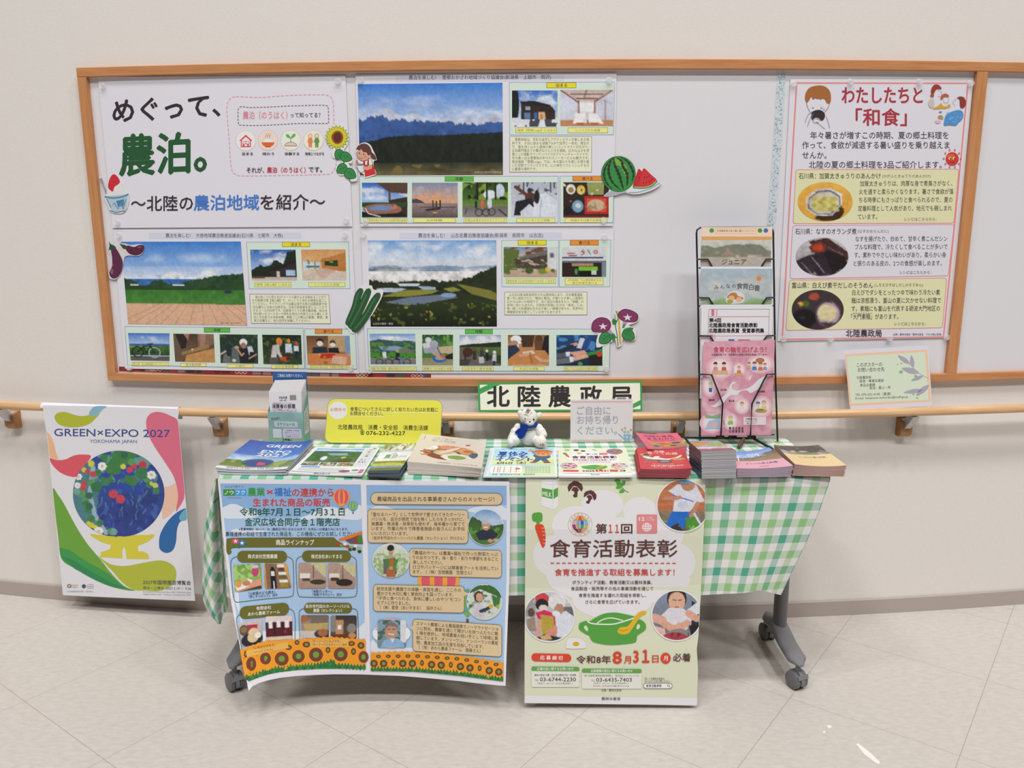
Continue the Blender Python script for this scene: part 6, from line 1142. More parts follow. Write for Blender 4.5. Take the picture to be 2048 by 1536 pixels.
# globe mark and ring of letters
cx, cy = 1160.3, 1048.7
s.line(circ(cx, cy, 24, 23, 48), .8, 'd3b98e', True); s.lv -= 1; s.line(circ(cx, cy, 18.6, 17.8, 40), .6, 'd3b98e', True)
for t, a0, a1, fl_ in (('SHOKUIKU', -160, -20, 1), ('JAPAN', 140, 40, -1)):
    for i, ch in enumerate(t):
        a = a0+(a1-a0)*i/(len(t)-1); x, y = cx+21.3*math.cos(math.radians(a)), cy+20.4*math.sin(math.radians(a)); s.mid(ch, x, y, 4.4, 'c9a878'); s.lv -= 1
s.lv += 1
cols = [['e0a83c', 'e2582c', 'dca040'], ['c9b2d2', '9f9ac0', '2f6ac0', '7fb8dc'], ['a83a5a', 'a8a878', '4a9a8a', 'b4bc58'], ['6a3030', 'b05048', 'e09a80']]
for r_, (y0, y1) in enumerate(((-16.5, -8), (-7.4, .2), (.8, 8.2), (8.8, 16.5))):
    n_ = len(cols[r_])
    for k, h in enumerate(cols[r_]):
        def gx(u, y): return cx+17*u*math.sqrt(max(0, 1-(y/17.2)**2))
        u0, u1 = -1+2*k/n_, -1+2*(k+1)/n_; s.poly([(gx(u0+.04, y0), cy+y0), (gx(u1-.04, y0), cy+y0), (gx(u1-.04, y1), cy+y1), (gx(u0+.04, y1), cy+y1)], h); s.lv -= 1
s.lv += 1
s.text('第', 1192, 1213.5, 1057.6, 21, BR, .03); s.text('１１', 1217.5, 1237.6, 1057.4, 22, 'cf5a3c', .03); s.text('回', 1242.3, 1264.5, 1057.6, 21, BR, .03)
s.poly(rr(1273.4, 1028.9, 1314.3, 1067, 3), 'df8a8c'); s.text('12', 1278, 1289, 1037.6, 10, 'f4e9ea', .03); s.text('つくる責任', 1291.5, 1305, 1035, 3.6, 'f4e9ea'); s.text('つかう責任', 1291.5, 1309, 1039.6, 3.6, 'f4e9ea'); s.ell(1293.8, 1054.5, 9.8, 9, 'f0e4e4')
for d in (-4.6, 0, 4.6): s.line([(1284, 1054.5+d), (1303.6, 1054.5+d)], .9, 'df8a8c'); s.lv -= 1; s.line(spline([(1293.8+d*.8, 1045), (1293.8+d*1.25, 1054.5), (1293.8+d*.8, 1063)], 3, False), .9, 'df8a8c'); s.lv -= 1
s.lv += 1
s.text('食育活動表彰', 1100.3, 1354.5, 1097.5, 38, BR, .014, 0, 3)
s.line([(1101, 1126.3), (1357, 1126.6)], 2, 'd25044', False, (7, 4.6))
s.text('食育を推進する取組を募集します！', 1109.6, 1349, 1144.8, 15, 'd25048', .018, 0, 3)
for t, a, b_, y in (('ボランティア活動、教育活動又は農林漁業、', 1144.8, 1304.4, 1165), ('食品製造・販売等その他の事業活動を通じて', 1142, 1306.7, 1177.4), ('食育を推進する優れた取組を表彰し、', 1157.5, 1292.4, 1190.8), ('さらに食育を広げていきます。', 1170.8, 1279.4, 1204)): s.text(t, a, b_, y, 8.4, '6a4c4a', .01); s.lv -= 1
s.lv += 1
A1 = [('g', 0, 'c07a50', .6, 'b8704a'), ('n', 0, .6, .25, 3, 30), ('g', .6, '8a7a68', 1, '6a5c4a', 1), ('n', .6, 1, .3, 20, 20), ('p', [(.15, .9), (.28, .62), (.6, .62), (.66, .8), (.45, .98), (.2, 1)], '2a6ac4'), ('p', [(.2, .95), (.4, .84), (.5, 1), (.25, 1)], '3a3434'), ('p', [(.22, .22), (.4, .08), (.75, .08), (.92, .42), (.75, .46), (.64, .62), (.3, .62), (.34, .3)], 'd9d8e2'), ('l', [(.3, .3), (.5, .36), (.7, .42)], .012, '4a7ac4'), ('e', .6, .08, .14, .14, 'b8866c'), ('e', .6, .0, .22, .06, '4aa4dc'), ('l', [(.14, .36), (.34, .36), (.44, .34)], .035, 'c08a70'), ('l', [(.78, .46), (.7, .66), (.66, .72)], .04, 'c08a70'), ('e', .5, .5, .1, .08, 'c9cede'), ('p', [(.55, .75), (.75, .7), (.9, .9), (.7, 1), (.56, .95)], '4f9038'), ('sp', .7, 1, .22, 10, 10, '7abf50'), ('l', [(.72, .66), (.84, .86)], .02, 'd2d5e2')]
A2 = [('g', 0, 'c9c8cc', 1, 'b4b0b0'), ('b', .02, .12, .22, .5, '9a9698'), ('sp', 0, .5, .3, 9, 9, 'dcdce0'), ('b', .8, .3, 1, .6, '6a6a70'), ('e', .35, .14, .14, .12, 'cc4a4c'), ('e', .35, .26, .13, .12, '2c2628'), ('e', .38, .34, .09, .08, 'dccfc8'), ('p', [(.22, .42), (.4, .36), (.6, .44), (.66, .7), (.3, .62)], 'cf3060'), ('p', [(.32, .46), (.58, .5), (.66, 1), (.36, .95)], 'b9a040'), ('e', .66, .2, .18, .16, 'e2e0e0'), ('e', .7, .36, .1, .12, 'b98a74'), ('e', .64, .44, .08, .06, 'e0e2e6'), ('p', [(.62, .52), (.84, .38), (1, .5), (1, .9), (.66, .92)], 'd9dde8'), ('p', [(.44, .8), (.66, .7), (.66, .84), (.5, .9)], 'd98a84'), ('p', [(.04, .56), (.2, .5), (.24, .8), (.06, .8)], '9a8a7c'), ('e', .13, .42, .07, .09, '5a4a44'), ('l', [(.3, .6), (.28, .8), (.24, .9)], .045, 'd0a08c'), ('p', [(.2, .95), (.4, .86), (.9, .96), (.6, 1)], '2c3440'), ('p', [(.3, .9), (.5, .86), (.56, .96), (.36, .98)], 'd2a878'), ('p', [(0, .75), (.2, .86), (.1, .92)], '7f9cc8')]
A3 = [('g', 0, '8a94a8', 1, '6a6a74'), ('p', [(.8, .2), (1, .3), (1, .9), (.8, .8)], '2f3038'), ('e', .5, .16, .2, .24, '2f2624'), ('e', .5, .22, .17, .2, 'd9ac94'), ('l', [(.42, .18), (.48, .19)], .01, '5a4038'), ('l', [(.54, .19), (.6, .18)], .01, '5a4038'), ('e', .5, .33, .05, .015, 'b8605c'), ('p', [(.18, .5), (.34, .34), (.64, .36), (.86, .5), (.7, .8), (.25, .75)], 'd9d6de'), ('p', [(.7, .4), (.95, .2), (1, .45), (.85, .5)], 'd9dbe4'), ('l', [(.05, .55), (.2, .6)], .09, 'd9a896'), ('l', [(.24, .66), (.4, .76), (.5, .76)], .07, 'd9a48e'), ('l', [(.72, .66), (.6, .72), (.54, .72)], .07, 'd9a48e'), ('l', [(.74, .46), (.9, .56)], .07, 'd9a48e'), ('p', [(0, .7), (.25, .76), (.3, .95), (.1, .9)], 'e0b4a8'), ('e', .55, .95, .3, .18, '8a8684'), ('e', .46, .96, .26, .12, 'a8404c'), ('sp', .85, 1, .3, 14, 10, '7a2c38'), ('p', [(.75, .7), (1, .68), (1, 1), (.8, 1)], '24242a')]
for q, im, sd, cl_ in (((1315, 960-0, 1417, 1062), A1, 61, (1312, 958.6, 1409.6, 1064)), ((1049.6, 1184, 1147.5, 1282), A2, 62, (1050.4, 1180, 1150, 1285)), ((1304.6, 1182, 1402.6, 1280), A3, 63, (1300, 1180, 1397.6, 1285))):
    x0, y0, x1, y1 = q; P = [(min(max(x, cl_[0]), cl_[2]), max(y, cl_[1])) for x, y in circ((x0+x1)/2, (y0+y1)/2, (x1-x0)/2+3, (y1-y0)/2+3, 44)]
    s.poly(P, W2); s.photo(q, im, (84, 84), 'ell', cl_, sd); s.lv -= 2
s.lv += 2
s.poly(spline([(1158, 1250), (1160, 1246), (1171, 1242), (1178, 1243), (1190, 1236), (1206, 1228), (1228, 1225), (1248, 1228), (1268, 1233), (1272, 1240), (1280, 1239), (1290, 1246), (1292, 1256), (1288, 1262), (1279, 1268), (1274, 1272), (1273, 1280), (1266, 1286), (1222, 1290), (1190, 1285), (1181, 1278), (1179, 1272), (1168, 1266), (1158, 1258)], 3), GR)
s.poly(spline([(1168, 1254), (1172, 1251), (1175, 1255), (1176, 1262), (1171, 1260)], 3), 'dcdfc5'); s.lv -= 1; s.poly(spline([(1273, 1254), (1276, 1248), (1280, 1251), (1279, 1256), (1274, 1259)], 3), 'dcdfc5')
s.line(spline([(1175, 1243), (1184, 1247), (1205, 1248.6), (1228, 1248), (1250, 1242), (1268, 1236)], 5, False), 2.4, 'eef0e6'); s.line(spline([(1194, 1246.5), (1206, 1239), (1224, 1236), (1246, 1241)], 5, False), 2, 'eef0e6')
s.poly(spline([(1235, 1262), (1240, 1255), (1252, 1253.4), (1258, 1250), (1268, 1236), (1274, 1228), (1281, 1223), (1291, 1222), (1292, 1227), (1281, 1233), (1272, 1246), (1264, 1258), (1258, 1266), (1248, 1269), (1238, 1267)], 3), 'e4b42a'); s.line(spline([(1239, 1260), (1248, 1262), (1256, 1258)], 4, False), 1, '7a8a30')
s.poly(spline([(1133, 1290), (1136, 1278), (1148, 1275.6), (1160, 1277), (1170, 1284), (1172, 1294), (1166, 1297), (1134, 1297)], 3), W2); s.ell(1152, 1288, 6.6, 4.6, 'd9b02c')
s.poly(rr(1062.8, 1306.4, 1142.6, 1322.4, 9, 1.8), 'dc4a34'); s.text('応 募 締 切', 1080.5, 1125.4, 1315.2, 9.6, 'f4eeea', .02, .8)
s.text('令和8年', 1152.6, 1221.5, 1319.4, 17, BR, .02); s.text('8', 1226, 1243, 1314.4, 33, RDC, .04, 0, 3); s.text('月', 1248, 1261.8, 1319.6, 17, RDC, .02); s.text('3１', 1267.3, 1298, 1312.6, 33, RDC, .04, 0, 3); s.text('日', 1304.5, 1317, 1317.8, 17, RDC, .02); s.ell(1331.3, 1316.6, 10.2, 11, RDC); s.text('月', 1327, 1335.6, 1316.6, 11, 'f6efe8', .02); s.text('必着', 1346.2, 1381, 1315, 17.5, BR, .02)
for x0, x1, y0, y1, t, tl in ((1063, 1158.6, 1332.8, 1374, '応募内容に関するお問い合せ', (1074, 1147)), (1164, 1283, 1336.8, 1377.5, '応募書類の提出に関するお問い合せ', (1182, 1265))):
    s.poly(rr(x0, y0, x1, y1, 3), 'e6e6dc'); s.poly(rr(x0, y0, x1, y0+9.4, 3, .8), '6aa452'); s.text(t, tl[0], tl[1], y0+5, 6.4, 'eef4e8', .01)
for t, a, b_, y, em, b in (('農林水産省 消費・安全局消費者行政・食育課', 1069, 1152, 1350.3, 5, 0), ('TEL', 1069.6, 1077, 1360.4, 5, 0), ('03-6744-2230', 1080, 1151.5, 1358.6, 11, .02), ('（平日 9：30～17：30 土日祝日除く）', 1075, 1145, 1367, 4.6, 0), ('「第11回食育活動表彰運営事務局」（株式会社エフ・クレスト内）', 1168, 1278, 1351.4, 4.8, 0), ('TEL', 1182, 1190, 1361, 5, 0), ('03-6435-7403', 1192.5, 1263.5, 1359.3, 11, .02), ('（平日 9：30～17：30 土日祝日除く）', 1187, 1257, 1366.6, 4.4, 0), ('E-mail：syokuikuhd@adfront.co.jp', 1187, 1258, 1371.6, 4.4, 0), ('主催：農林水産省', 1202.5, 1243, 1380.6, 5.4, 0), ('農林水産省', 1203, 1241, 1397.4, 6.6, .01), ('詳しくは農林水産省の', 1289.6, 1329, 1357.4, 5, 0), ('ホームページをご覧ください。', 1289.6, 1340, 1362.4, 5, 0)):
    s.text(t, a, b_, y, em, '55474a', b); s.lv -= 1
s.lv += 1
s.poly(rr(1287, 1366.4, 1344.6, 1377.4, 5), '6a6a66'); s.poly(rr(1287.8, 1367.2, 1343.8, 1376.6, 4.6), 'efeeec'); s.text('食育活動表彰', 1292, 1323.5, 1371.8, 6.4, '3a3030', .02); s.line(circ(1337, 1371, 2.2, 2.2, 12), .8, '55474a', True); s.line([(1338.6, 1372.6), (1340.6, 1374.6)], .9, '55474a')
done(s, base=(.25, PY, 0))
# ---- garden expo poster hung over the handrail
c = [(85.2, 811), (160, 812), (230, 813.5), (300, 815.5), (358.8, 818), (356, 838), (361.5, 890), (367.5, 960), (375, 1040), (383, 1120), (390.2, 1201.7), (330, 1199.4), (260, 1196.4), (190, 1193.4), (125.8, 1190.3), (119, 1120), (110.8, 1040), (102.6, 960), (95, 880), (89, 840)]
s = Sheet(s_wall(RD+RR+.0012), .00003, 30, .0003)
s.base(c, 'e7e5ea', .0004); s.meta = ('expo_poster', 'white garden expo poster with a blue flower globe draped over the handrail', 'poster', c)
def clipx(P):   # keep colour shapes inside the paper edges
    out = []
    for x, y in P:
        xl = np.interp(y, [811, 840, 880, 960, 1040, 1120, 1190], [86, 90, 96, 103.6, 111.8, 120, 127]); xr = np.interp(y, [818, 838, 890, 960, 1040, 1120, 1201], [358, 355.4, 360.7, 366.8, 374.2, 382.2, 389.4])
        out.append((min(max(x, xl), xr), y))
    return out
def shp(P, h, n=4): s.poly(clipx(spline(P, n)), h); s.lv -= 1
shp([(178, 829), (183, 818), (192, 812.4), (213, 812.6), (205, 819), (198, 827), (190, 832)], '86bcd2')
shp([(109, 836), (112, 828), (122, 824), (135, 825), (150, 830), (168, 832), (198, 826), (190, 838), (178, 848), (158, 854), (135, 854), (117, 848)], 'b5bd38')
s.lv += 1
shp([(292, 845), (296, 832), (306, 825), (320, 824), (338, 830), (358, 844), (362, 880), (366, 920), (371, 985), (356, 1018), (352, 1020), (356, 990), (348, 955), (330, 925), (310, 895), (296, 868)], 'e0708a')
shp([(352, 968), (356, 990), (354, 1010), (344, 1026), (328, 1037), (324, 1030), (326, 980), (340, 972)], 'f0c4ac')
shp([(92, 866), (99, 869), (107, 885), (112, 905), (116, 918), (106, 917), (97, 908)], 'f0bc92')
shp([(97, 916), (112, 920), (130, 919), (148, 911), (165, 909), (182, 912), (170, 930), (158, 946), (150, 954), (128, 949), (110, 936)], 'df5a68')
shp([(318, 1090), (320, 1070), (330, 1050), (345, 1032), (362, 1020), (374, 1018), (374, 1037), (360, 1044), (354, 1060), (352, 1084), (345, 1101), (332, 1106), (321, 1100)], '2868a8')
s.lv += 1
shp([(374, 1018), (374.6, 1037), (364, 1042), (358, 1036), (364, 1024)], '6ab0c4'); s.lv += 1
shp([(196, 1112), (220, 1128), (250, 1132), (285, 1126), (315, 1121), (335, 1124), (350, 1136), (352, 1156), (342, 1172), (318, 1182), (290, 1181), (270, 1180), (248, 1168), (226, 1144)], 'b5bd3c'); s.lv += 1
shp([(105, 980), (116, 990), (128, 1008), (145, 1040), (160, 1066), (178, 1092), (200, 1118), (222, 1146), (248, 1172), (270, 1181), (250, 1180), (215, 1171), (180, 1155), (150, 1137), (123, 1118), (116, 1070)], '6fa63c')
s.lv += 1; s.poly(clipx([(119, 1095), (140, 1100), (165, 1118), (190, 1132), (215, 1146), (240, 1168), (262, 1180), (230, 1175), (190, 1160), (150, 1138), (123, 1118)]), '3b9a4e'); s.poly(clipx([(122, 1112), (150, 1122), (180, 1142), (220, 1164), (255, 1179), (225, 1174), (190, 1160), (150, 1138)]), '2a8a52')
s.text('GREEN×EXPO 2027', 108.5, 340, 864, 21, '3a4f92', .012, 2.6, 4); s.text('YOKOHAMA JAPAN', 179.6, 273.6, 882, 9.6, '5f78a8', .006, .8, 3)
# the flower globe (its little mascot is left out) on a yellow bowl
GL = [('g', 0, '2c4c90', 1, '2a3a86'), ('n', 0, 1, .5, 9, 9), ('e', .55, .3, .35, .2, '2a4aa0'), ('sp', 0, .36, .42, 10, 8, '5f9a94'), ('sp', 0, .4, .36, 8, 8, '3f7f44'), ('p', [(0, .25), (.22, .1), (.3, .35), (.26, .7), (.34, .95), (.1, .85), (0, .6)], '4a7f88'), ('sp', .2, .95, .25, 10, 10, '3a5fa8'), ('l', [(.22, .2), (.18, .5), (.24, .75), (.36, .95)], .025, '9ab8cc')]
rngf = random.Random(9)
for k in range(46):
    a = rngf.uniform(0, 6.28); r_ = rngf.uniform(.32, .47); x, y = .5+r_*math.cos(a), .5+r_*math.sin(a)
    if x > .8 and y > .5 or (y > .6 and x > .45): continue
    GL.append(('e', x, y, .04, .04, rngf.choice(['3f8048', '5a9a58', '74a8a0', '2f6a50'])))
for x, y, h, r_ in ((.2, .15, 'd6ce3a', .035), (.17, .1, 'd6ce3a', .03), (.12, .22, 'd6ce3a', .028), (.55, .18, 'd2d048', .03), (.9, .4, 'cdd068', .03), (.86, .38, 'cdd068', .025), (.2, .86, 'd6ce3a', .03), (.17, .84, 'd6ce3a', .025), (.24, .88, 'd6ce3a', .025), (.16, .24, 'c8485a', .028), (.22, .27, 'c8485a', .035), (.62, .22, 'd2404e', .035), (.67, .18, 'd2404e', .028), (.76, .16, 'c23a48', .045), (.11, .43, 'd2404e', .03), (.12, .38, 'd2404e', .03), (.44, .16, '3c8048', .06), (.4, .2, '3c8048', .06), (.75, .26, '3c7a50', .07), (.25, .42, '34784a', .06)): GL.append(('e', x, y, r_, r_, h))
for x, y, r_ in ((.32, .18, .05), (.86, .28, .05), (.06, .3, .04), (.05, .4, .035), (.28, .93, .05)):
    for k in range(7): GL.append(('e', x+r_*.62*math.cos(k*.9), y+r_*.62*math.sin(k*.9), r_*.4, r_*.4, 'ecebf0'))
    GL.append(('e', x, y, r_*.35, r_*.35, 'd9c478'))
for k in range(60):
    x, y = rngf.uniform(.3, .95), rngf.uniform(.3, .85); GL.append(('l', [(x, y), (x+rngf.uniform(-.03, .03), y+.05)], .005, rngf.choice(['4a6ac0', '3f8098', '5a8ab0', '34459a'])))
for x, y in ((.44, .5), (.52, .56)): GL.append(('e', x, y, .05, .05, 'c8485a'))
s.poly([(182, 1070), (308, 1070), (300, 1080), (285, 1088), (276, 1091), (276, 1103), (287, 1103), (296, 1108), (298, 1118), (253, 1118), (251, 1100), (247, 1092), (244, 1104), (245, 1117), (200, 1114), (202, 1104), (212, 1101), (220, 1098), (222, 1086), (200, 1078)], 'd9cf3e')
s.ell(237.4, 988, 91.6, 86.6, '3a5f9a', 60); s.photo((146.4, 902, 328.4, 1074), GL, (120, 116), 'ell', seed=71)
s.poly(spline([(180, 1068), (210, 1071.6), (245, 1072.6), (285, 1071), (308.6, 1069), (302, 1078), (286, 1087), (245, 1091), (212, 1087), (192, 1078)], 3), 'd9cf3e')
s.text('2027年国際園芸博覧会', 286, 381.6, 1164.4, 9.6, '55565c', .015, 1.6); s.text('横浜・上瀬谷  2027.3.19 ─ 9.26', 286, 382, 1175.6, 6.6, '66676c', .006, 1.6); s.text('International Horticultural Expo 2027, Yokohama, Japan', 286, 382, 1183.4, 3.4, '8a8b90', 0, 1.6); s.text('GREEN×EXPO 2027  19 March - 26 September 2027', 286, 382, 1188.4, 3.4, '8a8b90', 0, 1.6)
s.ell(138.6, 1172, 4.8, 3.8, 'd0563c'); s.poly(circ(138.6, 1172, 4.8, 3.8, 14, 0, 180), '3a9a4a'); s.ell(138.6, 1172, 2, 1.6, 'e8e6ea', 12); s.text('EXPO', 145, 156, 1170.6, 4, '9a9ba0'); s.text('2027', 145, 155, 1174.6, 4, '9a9ba0'); s.ell(167.6, 1172.6, 4, 4, '4a4e6a'); s.line(rr(174, 1169, 187, 1176.6, 3), .7, '9a9ba0', True); s.text('AIPH', 176, 185, 1173, 4, '8a8b90')
s.text('2027年国際園芸博覧会協会　公益社団法人', 134, 187, 1183, 3.4, '9a9ba0')
# the strip that passes over the rail and down behind it
sl, sr = sz(86.5, 812, RD)[0], sz(358.5, 816, RD)[0]
n0 = len(s.v); w = 14; prof = [(RD+(RR+.0014)*math.cos(a), ZR+(RR+.0014)*math.sin(a)) for a in np.linspace(0, math.pi, 14)]+[(RD-RR-.0014, ZR-.01), (RD-RR-.0014, ZR-.03)]
for k in range(w+1):
    for d, z in prof: s.v.append(arc(sl+(sr-sl)*k/w, z, d))
m_ = len(prof)
for k in range(w):
    for j in range(m_-1): s.f.append((n0+k*m_+j, n0+(k+1)*m_+j, n0+(k+1)*m_+j+1, n0+k*m_+j+1)); s.c.append(ink('e7e5ea'))
done(s, 'gloss', base=arc((sl+sr)/2, .05, RD))
# ================================================================== on the table
ORD = ['', 'second', 'third', 'fourth', 'fifth', 'sixth', 'seventh', 'eighth', 'ninth', 'tenth', 'eleventh', 'twelfth', 'thirteenth', 'fourteenth', 'fifteenth', 'sixteenth', 'seventeenth', 'eighteenth', 'nineteenth', 'twentieth', 'twenty-first', 'twenty-second', 'twenty-third', 'twenty-fourth']
def stack(name, cat, top_label, under, group, px, h, n, art, edge='d8d4d2', bow=0, lift=0, mat_='gloss', bottom=None, page=None, spread=.0012, seed=1, hb=None):
    """px: TL TR BR BL of the top cover as seen; h: height of the pile at its front (hb at its back); n: copies. art(s) draws the cover in 0..100 design space"""
    rng = random.Random(seed); hb = h if hb is None else hb
    tl, tr = on_z(*px[0], TZ+hb), on_z(*px[1], TZ+hb); br, bl = on_z(*px[2], TZ+h), on_z(*px[3], TZ+h)
    B = [Vector((p.x, p.y, TZ)) for p in (tl, tr, br, bl)]
    if bottom:   # where the pile's front foot shows
        b0, b1 = on_z(*bottom[0], TZ), on_z(*bottom[1], TZ); d0, d1 = b0-B[3], b1-B[2]
        B = [B[0]+d0, B[1]+d1, B[2]+d1, B[3]+d0]
    top = [tl, tr, br, bl]; out = []
    for i in range(n):                       # i = 0 is the topmost
        t0 = 1-i/n; t1 = 1-(i+1)/n+.06/n
        j = Vector((rng.uniform(-1, 1)*spread, rng.uniform(-1, 1)*spread, 0)) if 0 < i else Vector((0, 0, 0))
        C = [B[k].lerp(top[k], t0)+j for k in range(4)]
        f0 = lambda a, b, q=t0: q*(bow*((2*a-1)**2-.35)+lift*(1-a)**2*0)
        surf = s_uv(*C, bow=(lambda a, b, q=t0: q*bow*(2*a-1)**2) if bow else None)
        s = Sheet(surf, .00005, 0, .00015); nx = 10 if bow else 1
        th = [max(.0004, (C[k].z-B[k].lerp(top[k], t1).z)) for k in range(4)]
        thk = max(.0004, min(th)*.92)
        n0 = len(s.v); ny = 1
        V = []
        for layer in (0, 1):
            for b in range(ny+1):
                for a in range(nx+1):
                    p, nn = surf(100*a/nx, 100*b/ny)
                    if layer:
                        u, v = a/nx, b/ny; tq = th[0]*(1-u)*(1-v)+th[1]*u*(1-v)+th[2]*u*v+th[3]*(1-u)*v; p = p-Vector((0, 0, max(.0003, tq*.94)))
                    V.append(p)
        s.v += V; W = nx+1; L = W*(ny+1); ce = ink(page or edge); co = ink(edge); cov = ink('ece9e6')
        for b in range(ny):
            for a in range(nx):
                q = (b*W+a, (b+1)*W+a, (b+1)*W+a+1, b*W+a+1); s.f.append(tuple(k+n0 for k in q)); s.c.append(cov if not (i and page) else co)
                s.f.append(tuple(k+n0+L for k in reversed(q))); s.c.append(co)
        for a in range(nx):
            s.f.append((n0+ny*W+a, n0+ny*W+a+L, n0+ny*W+a+1+L, n0+ny*W+a+1)); s.c.append(ce if a != -1 else co)
            s.f.append((n0+a+1, n0+a+1+L, n0+a+L, n0+a)); s.c.append(ce)
        for b in range(ny):
            s.f.append((n0+b*W, n0+b*W+L, n0+(b+1)*W+L, n0+(b+1)*W)); s.c.append(co)
            s.f.append((n0+(b+1)*W+nx, n0+(b+1)*W+nx+L, n0+b*W+nx+L, n0+b*W+nx)); s.c.append(ce)
        if i == 0:
            s.grid = 10 if bow else 0; art(s)
        base = (C[2]+C[3])/2
        o = s.build(name, M[mat_], None, (base.x, base.y, base.z-thk))
        tag(o, top_label if i == 0 else under.format(ORD[i] if i < n-1 else 'bottom'), cat, group); out.append(o)
    return out
# ---- blue garden expo brochures
def a_expo(s):
    s.photo((0, 0, 100, 100), [('g', 0, '2c50a8', .62, '4a7cc8'), ('cl', .5, .76, .6, 3, 6, 'a9c8ea'), ('g', .6, '8ab4e2', .76, 'a9c6e6', 1), ('cl', .56, .76, .5, 3, 6, 'd4e2f2'), ('r', [(0, .72), (.2, .7), (.35, .8), (.7, .8), (.8, .74), (1, .68)], .03, '5a7a3c', '8a9450'), ('sp', .7, .93, .4, 14, 8, '9aa456'), ('e', .48, .76, .23, .12, '3f6a44'), ('e', .5, .79, .19, .11, '2c4a9c'), ('p', [(.48, .74), (.6, .78), (.62, .84), (.5, .84)], 'd05058'), ('b', 0, .93, 1, 1, 'e9e9ee')], (60, 50), seed=81)
    s.text('GREEN', 34, 88, 16, 14, 'eef0f6', .03, 3); s.text('×', 58, 64, 27, 9, 'eef0f6', .02); s.text('EXPO', 36, 82, 37, 14, 'eef0f6', .03, 3); s.text('2027', 34, 82, 49, 14, 'eef0f6', .03, 3); s.text('YOKOHAMA JAPAN', 40, 76, 58, 4, 'dfe4f0')
    s.text('2027.3.19 FRI — 9.26 SUN', 14, 80, 96.6, 4.6, '4a5a9a', .02)
stack('brochure', 'brochure', 'topmost blue expo brochure, curling cover, on the left table end', '{} copy under the blue expo brochure on the left table end', 'blue expo brochures piled at the left end', [(501, 883), (626, 885), (574, 941), (431, 938)], .0125, 6, a_expo, '9aa0ae', .006, page='e2e0e2', bottom=[(433.5, 950), (574, 951)], spread=.003, seed=2)
# ---- rice-field event flyers
def a_fly(s):
    s.rect(0, 0, 100, 100, 'e2e2e2'); s.photo([(5, 5), (78, 4), (78, 58), (5, 58)], [('g', 0, '4a90d8', .2, 'c4dcf0'), ('cl', .05, .22, .6, 3, 3, 'eef4fa'), ('r', [(0, .22), (.5, .18), (1, .24)], .03, '46604e', '4f7a44'), ('sp', .3, 1, .4, 12, 9, '3c6436'), ('p', [(.3, .36), (.7, .34), (.75, .5), (.4, .5)], '8aa4b8'), ('e', .32, .72, .06, .14, 'dfe4ea'), ('e', .7, .66, .05, .07, 'b9c83a'), ('p', [(.5, .9), (.75, .66), (.9, .76), (.9, 1), (.5, 1)], '4a5230')], (48, 40), seed=82)
    for i, c in enumerate((['7a6a48', '4a5a3a'], ['2c3a2c', '6a7a5a'], ['8a7848', '5a6a30'])): s.photo((5+25*i, 59, 28.5+25*i, 71), [('g', 0, c[0], 1, c[1]), ('sp', 0, 1, .4, 8, 6, 'c9c2b0')], (20, 12), seed=83+i); s.lv -= 1
    s.lv += 1
    s.rect(80, 4, 97, 71, 'd2d3d8'); s.lv -= 1; s.rect(8, 73, 34, 77, '5a9ad8'); s.ell(93, 5, 3, 2, '6a8a6a')
    for y in (79, 82.5, 86, 89.5): s.line([(8, y), (70, y)], .8, '9a9ca2'); s.lv -= 1
    s.lv += 1; s.ell(72, 88, 8, 4, '8a5a60'); s.ell(86, 85, 5, 3, '6aa060'); s.poly([(92, 82), (98, 82), (98, 94), (92, 94)], 'c86aa8')
    for i, ch in enumerate('大呑の夏'): s.mid(ch, 88.5, 10+8*i, 6, '7f9a86'); s.lv -= 1
    s.lv += 1; s.text('7.1', 83, 90, 48, 6, '3a4a44', .01); s.text('7.31', 82, 92, 56, 6, '3a4a44', .01); s.rect(2, 94, 97, 95, '5a5e68'); s.text('棚田を旅する', 34, 56, 98, 4.6, '3c3c40')
stack('flyer', 'flyer', 'topmost white flyer with rice field photo, right of the blue brochures', '{} sheet in the rice field flyer pile right of the blue brochures', 'rice field flyers', [(632, 895), (760, 896), (725, 951), (576, 947)], .004, 3, a_fly, 'dcdadb', .002, mat_='paper', bottom=[(577, 950), (724, 954)], spread=.002, seed=3)
# ---- folded village-stay leaflets
def a_noh(s):
    s.photo((0, 0, 100, 100), [('g', 0, '7f9a50', .28, 'c9c4a8'), ('sp', 0, .26, .5, 10, 6, 'e2dcd4'), ('sp', 0, .26, .3, 10, 6, '7a5a3c'), ('b', 0, .27, 1, .34, 'a9c4e4'), ('b', 0, .34, 1, .66, 'e6e6e8'), ('g', .66, 'b4b440', .8, '8a9030', 1), ('r', [(0, .68), (.5, .66), (1, .68)], .01, '6a7030', 'a8a83c'), ('p', [(0, .76), (.6, .72), (1, .78), (1, .86), (0, .84)], 'bfc04a'), ('b', 0, .84, 1, .9, '6f90b8'), ('n', .66, 1, .3, 10, 8), ('b', 0, .9, 1, 1, '5a6a3c')], (36, 40), seed=86)
    s.text('農泊', 22, 60, 50, 17, '4a8a48', .02); s.text('のある旅。', 62, 92, 51, 7, '5a6a5a'); s.text('北陸', 40, 52, 39, 5, '8a6a5a')
stack('leaflet', 'leaflet', 'topmost folded village stay leaflet with white band, beside the beige cookbooks', '{} folded leaflet in the dark-edged pile beside the beige cookbooks', 'folded village stay leaflets', [(771, 889), (838, 886), (800, 940), (737, 941.5)], .0185, 10, a_noh, '4f5864', 0, page='5a626e', bottom=[(734, 955), (800, 958)], spread=.003, seed=4)
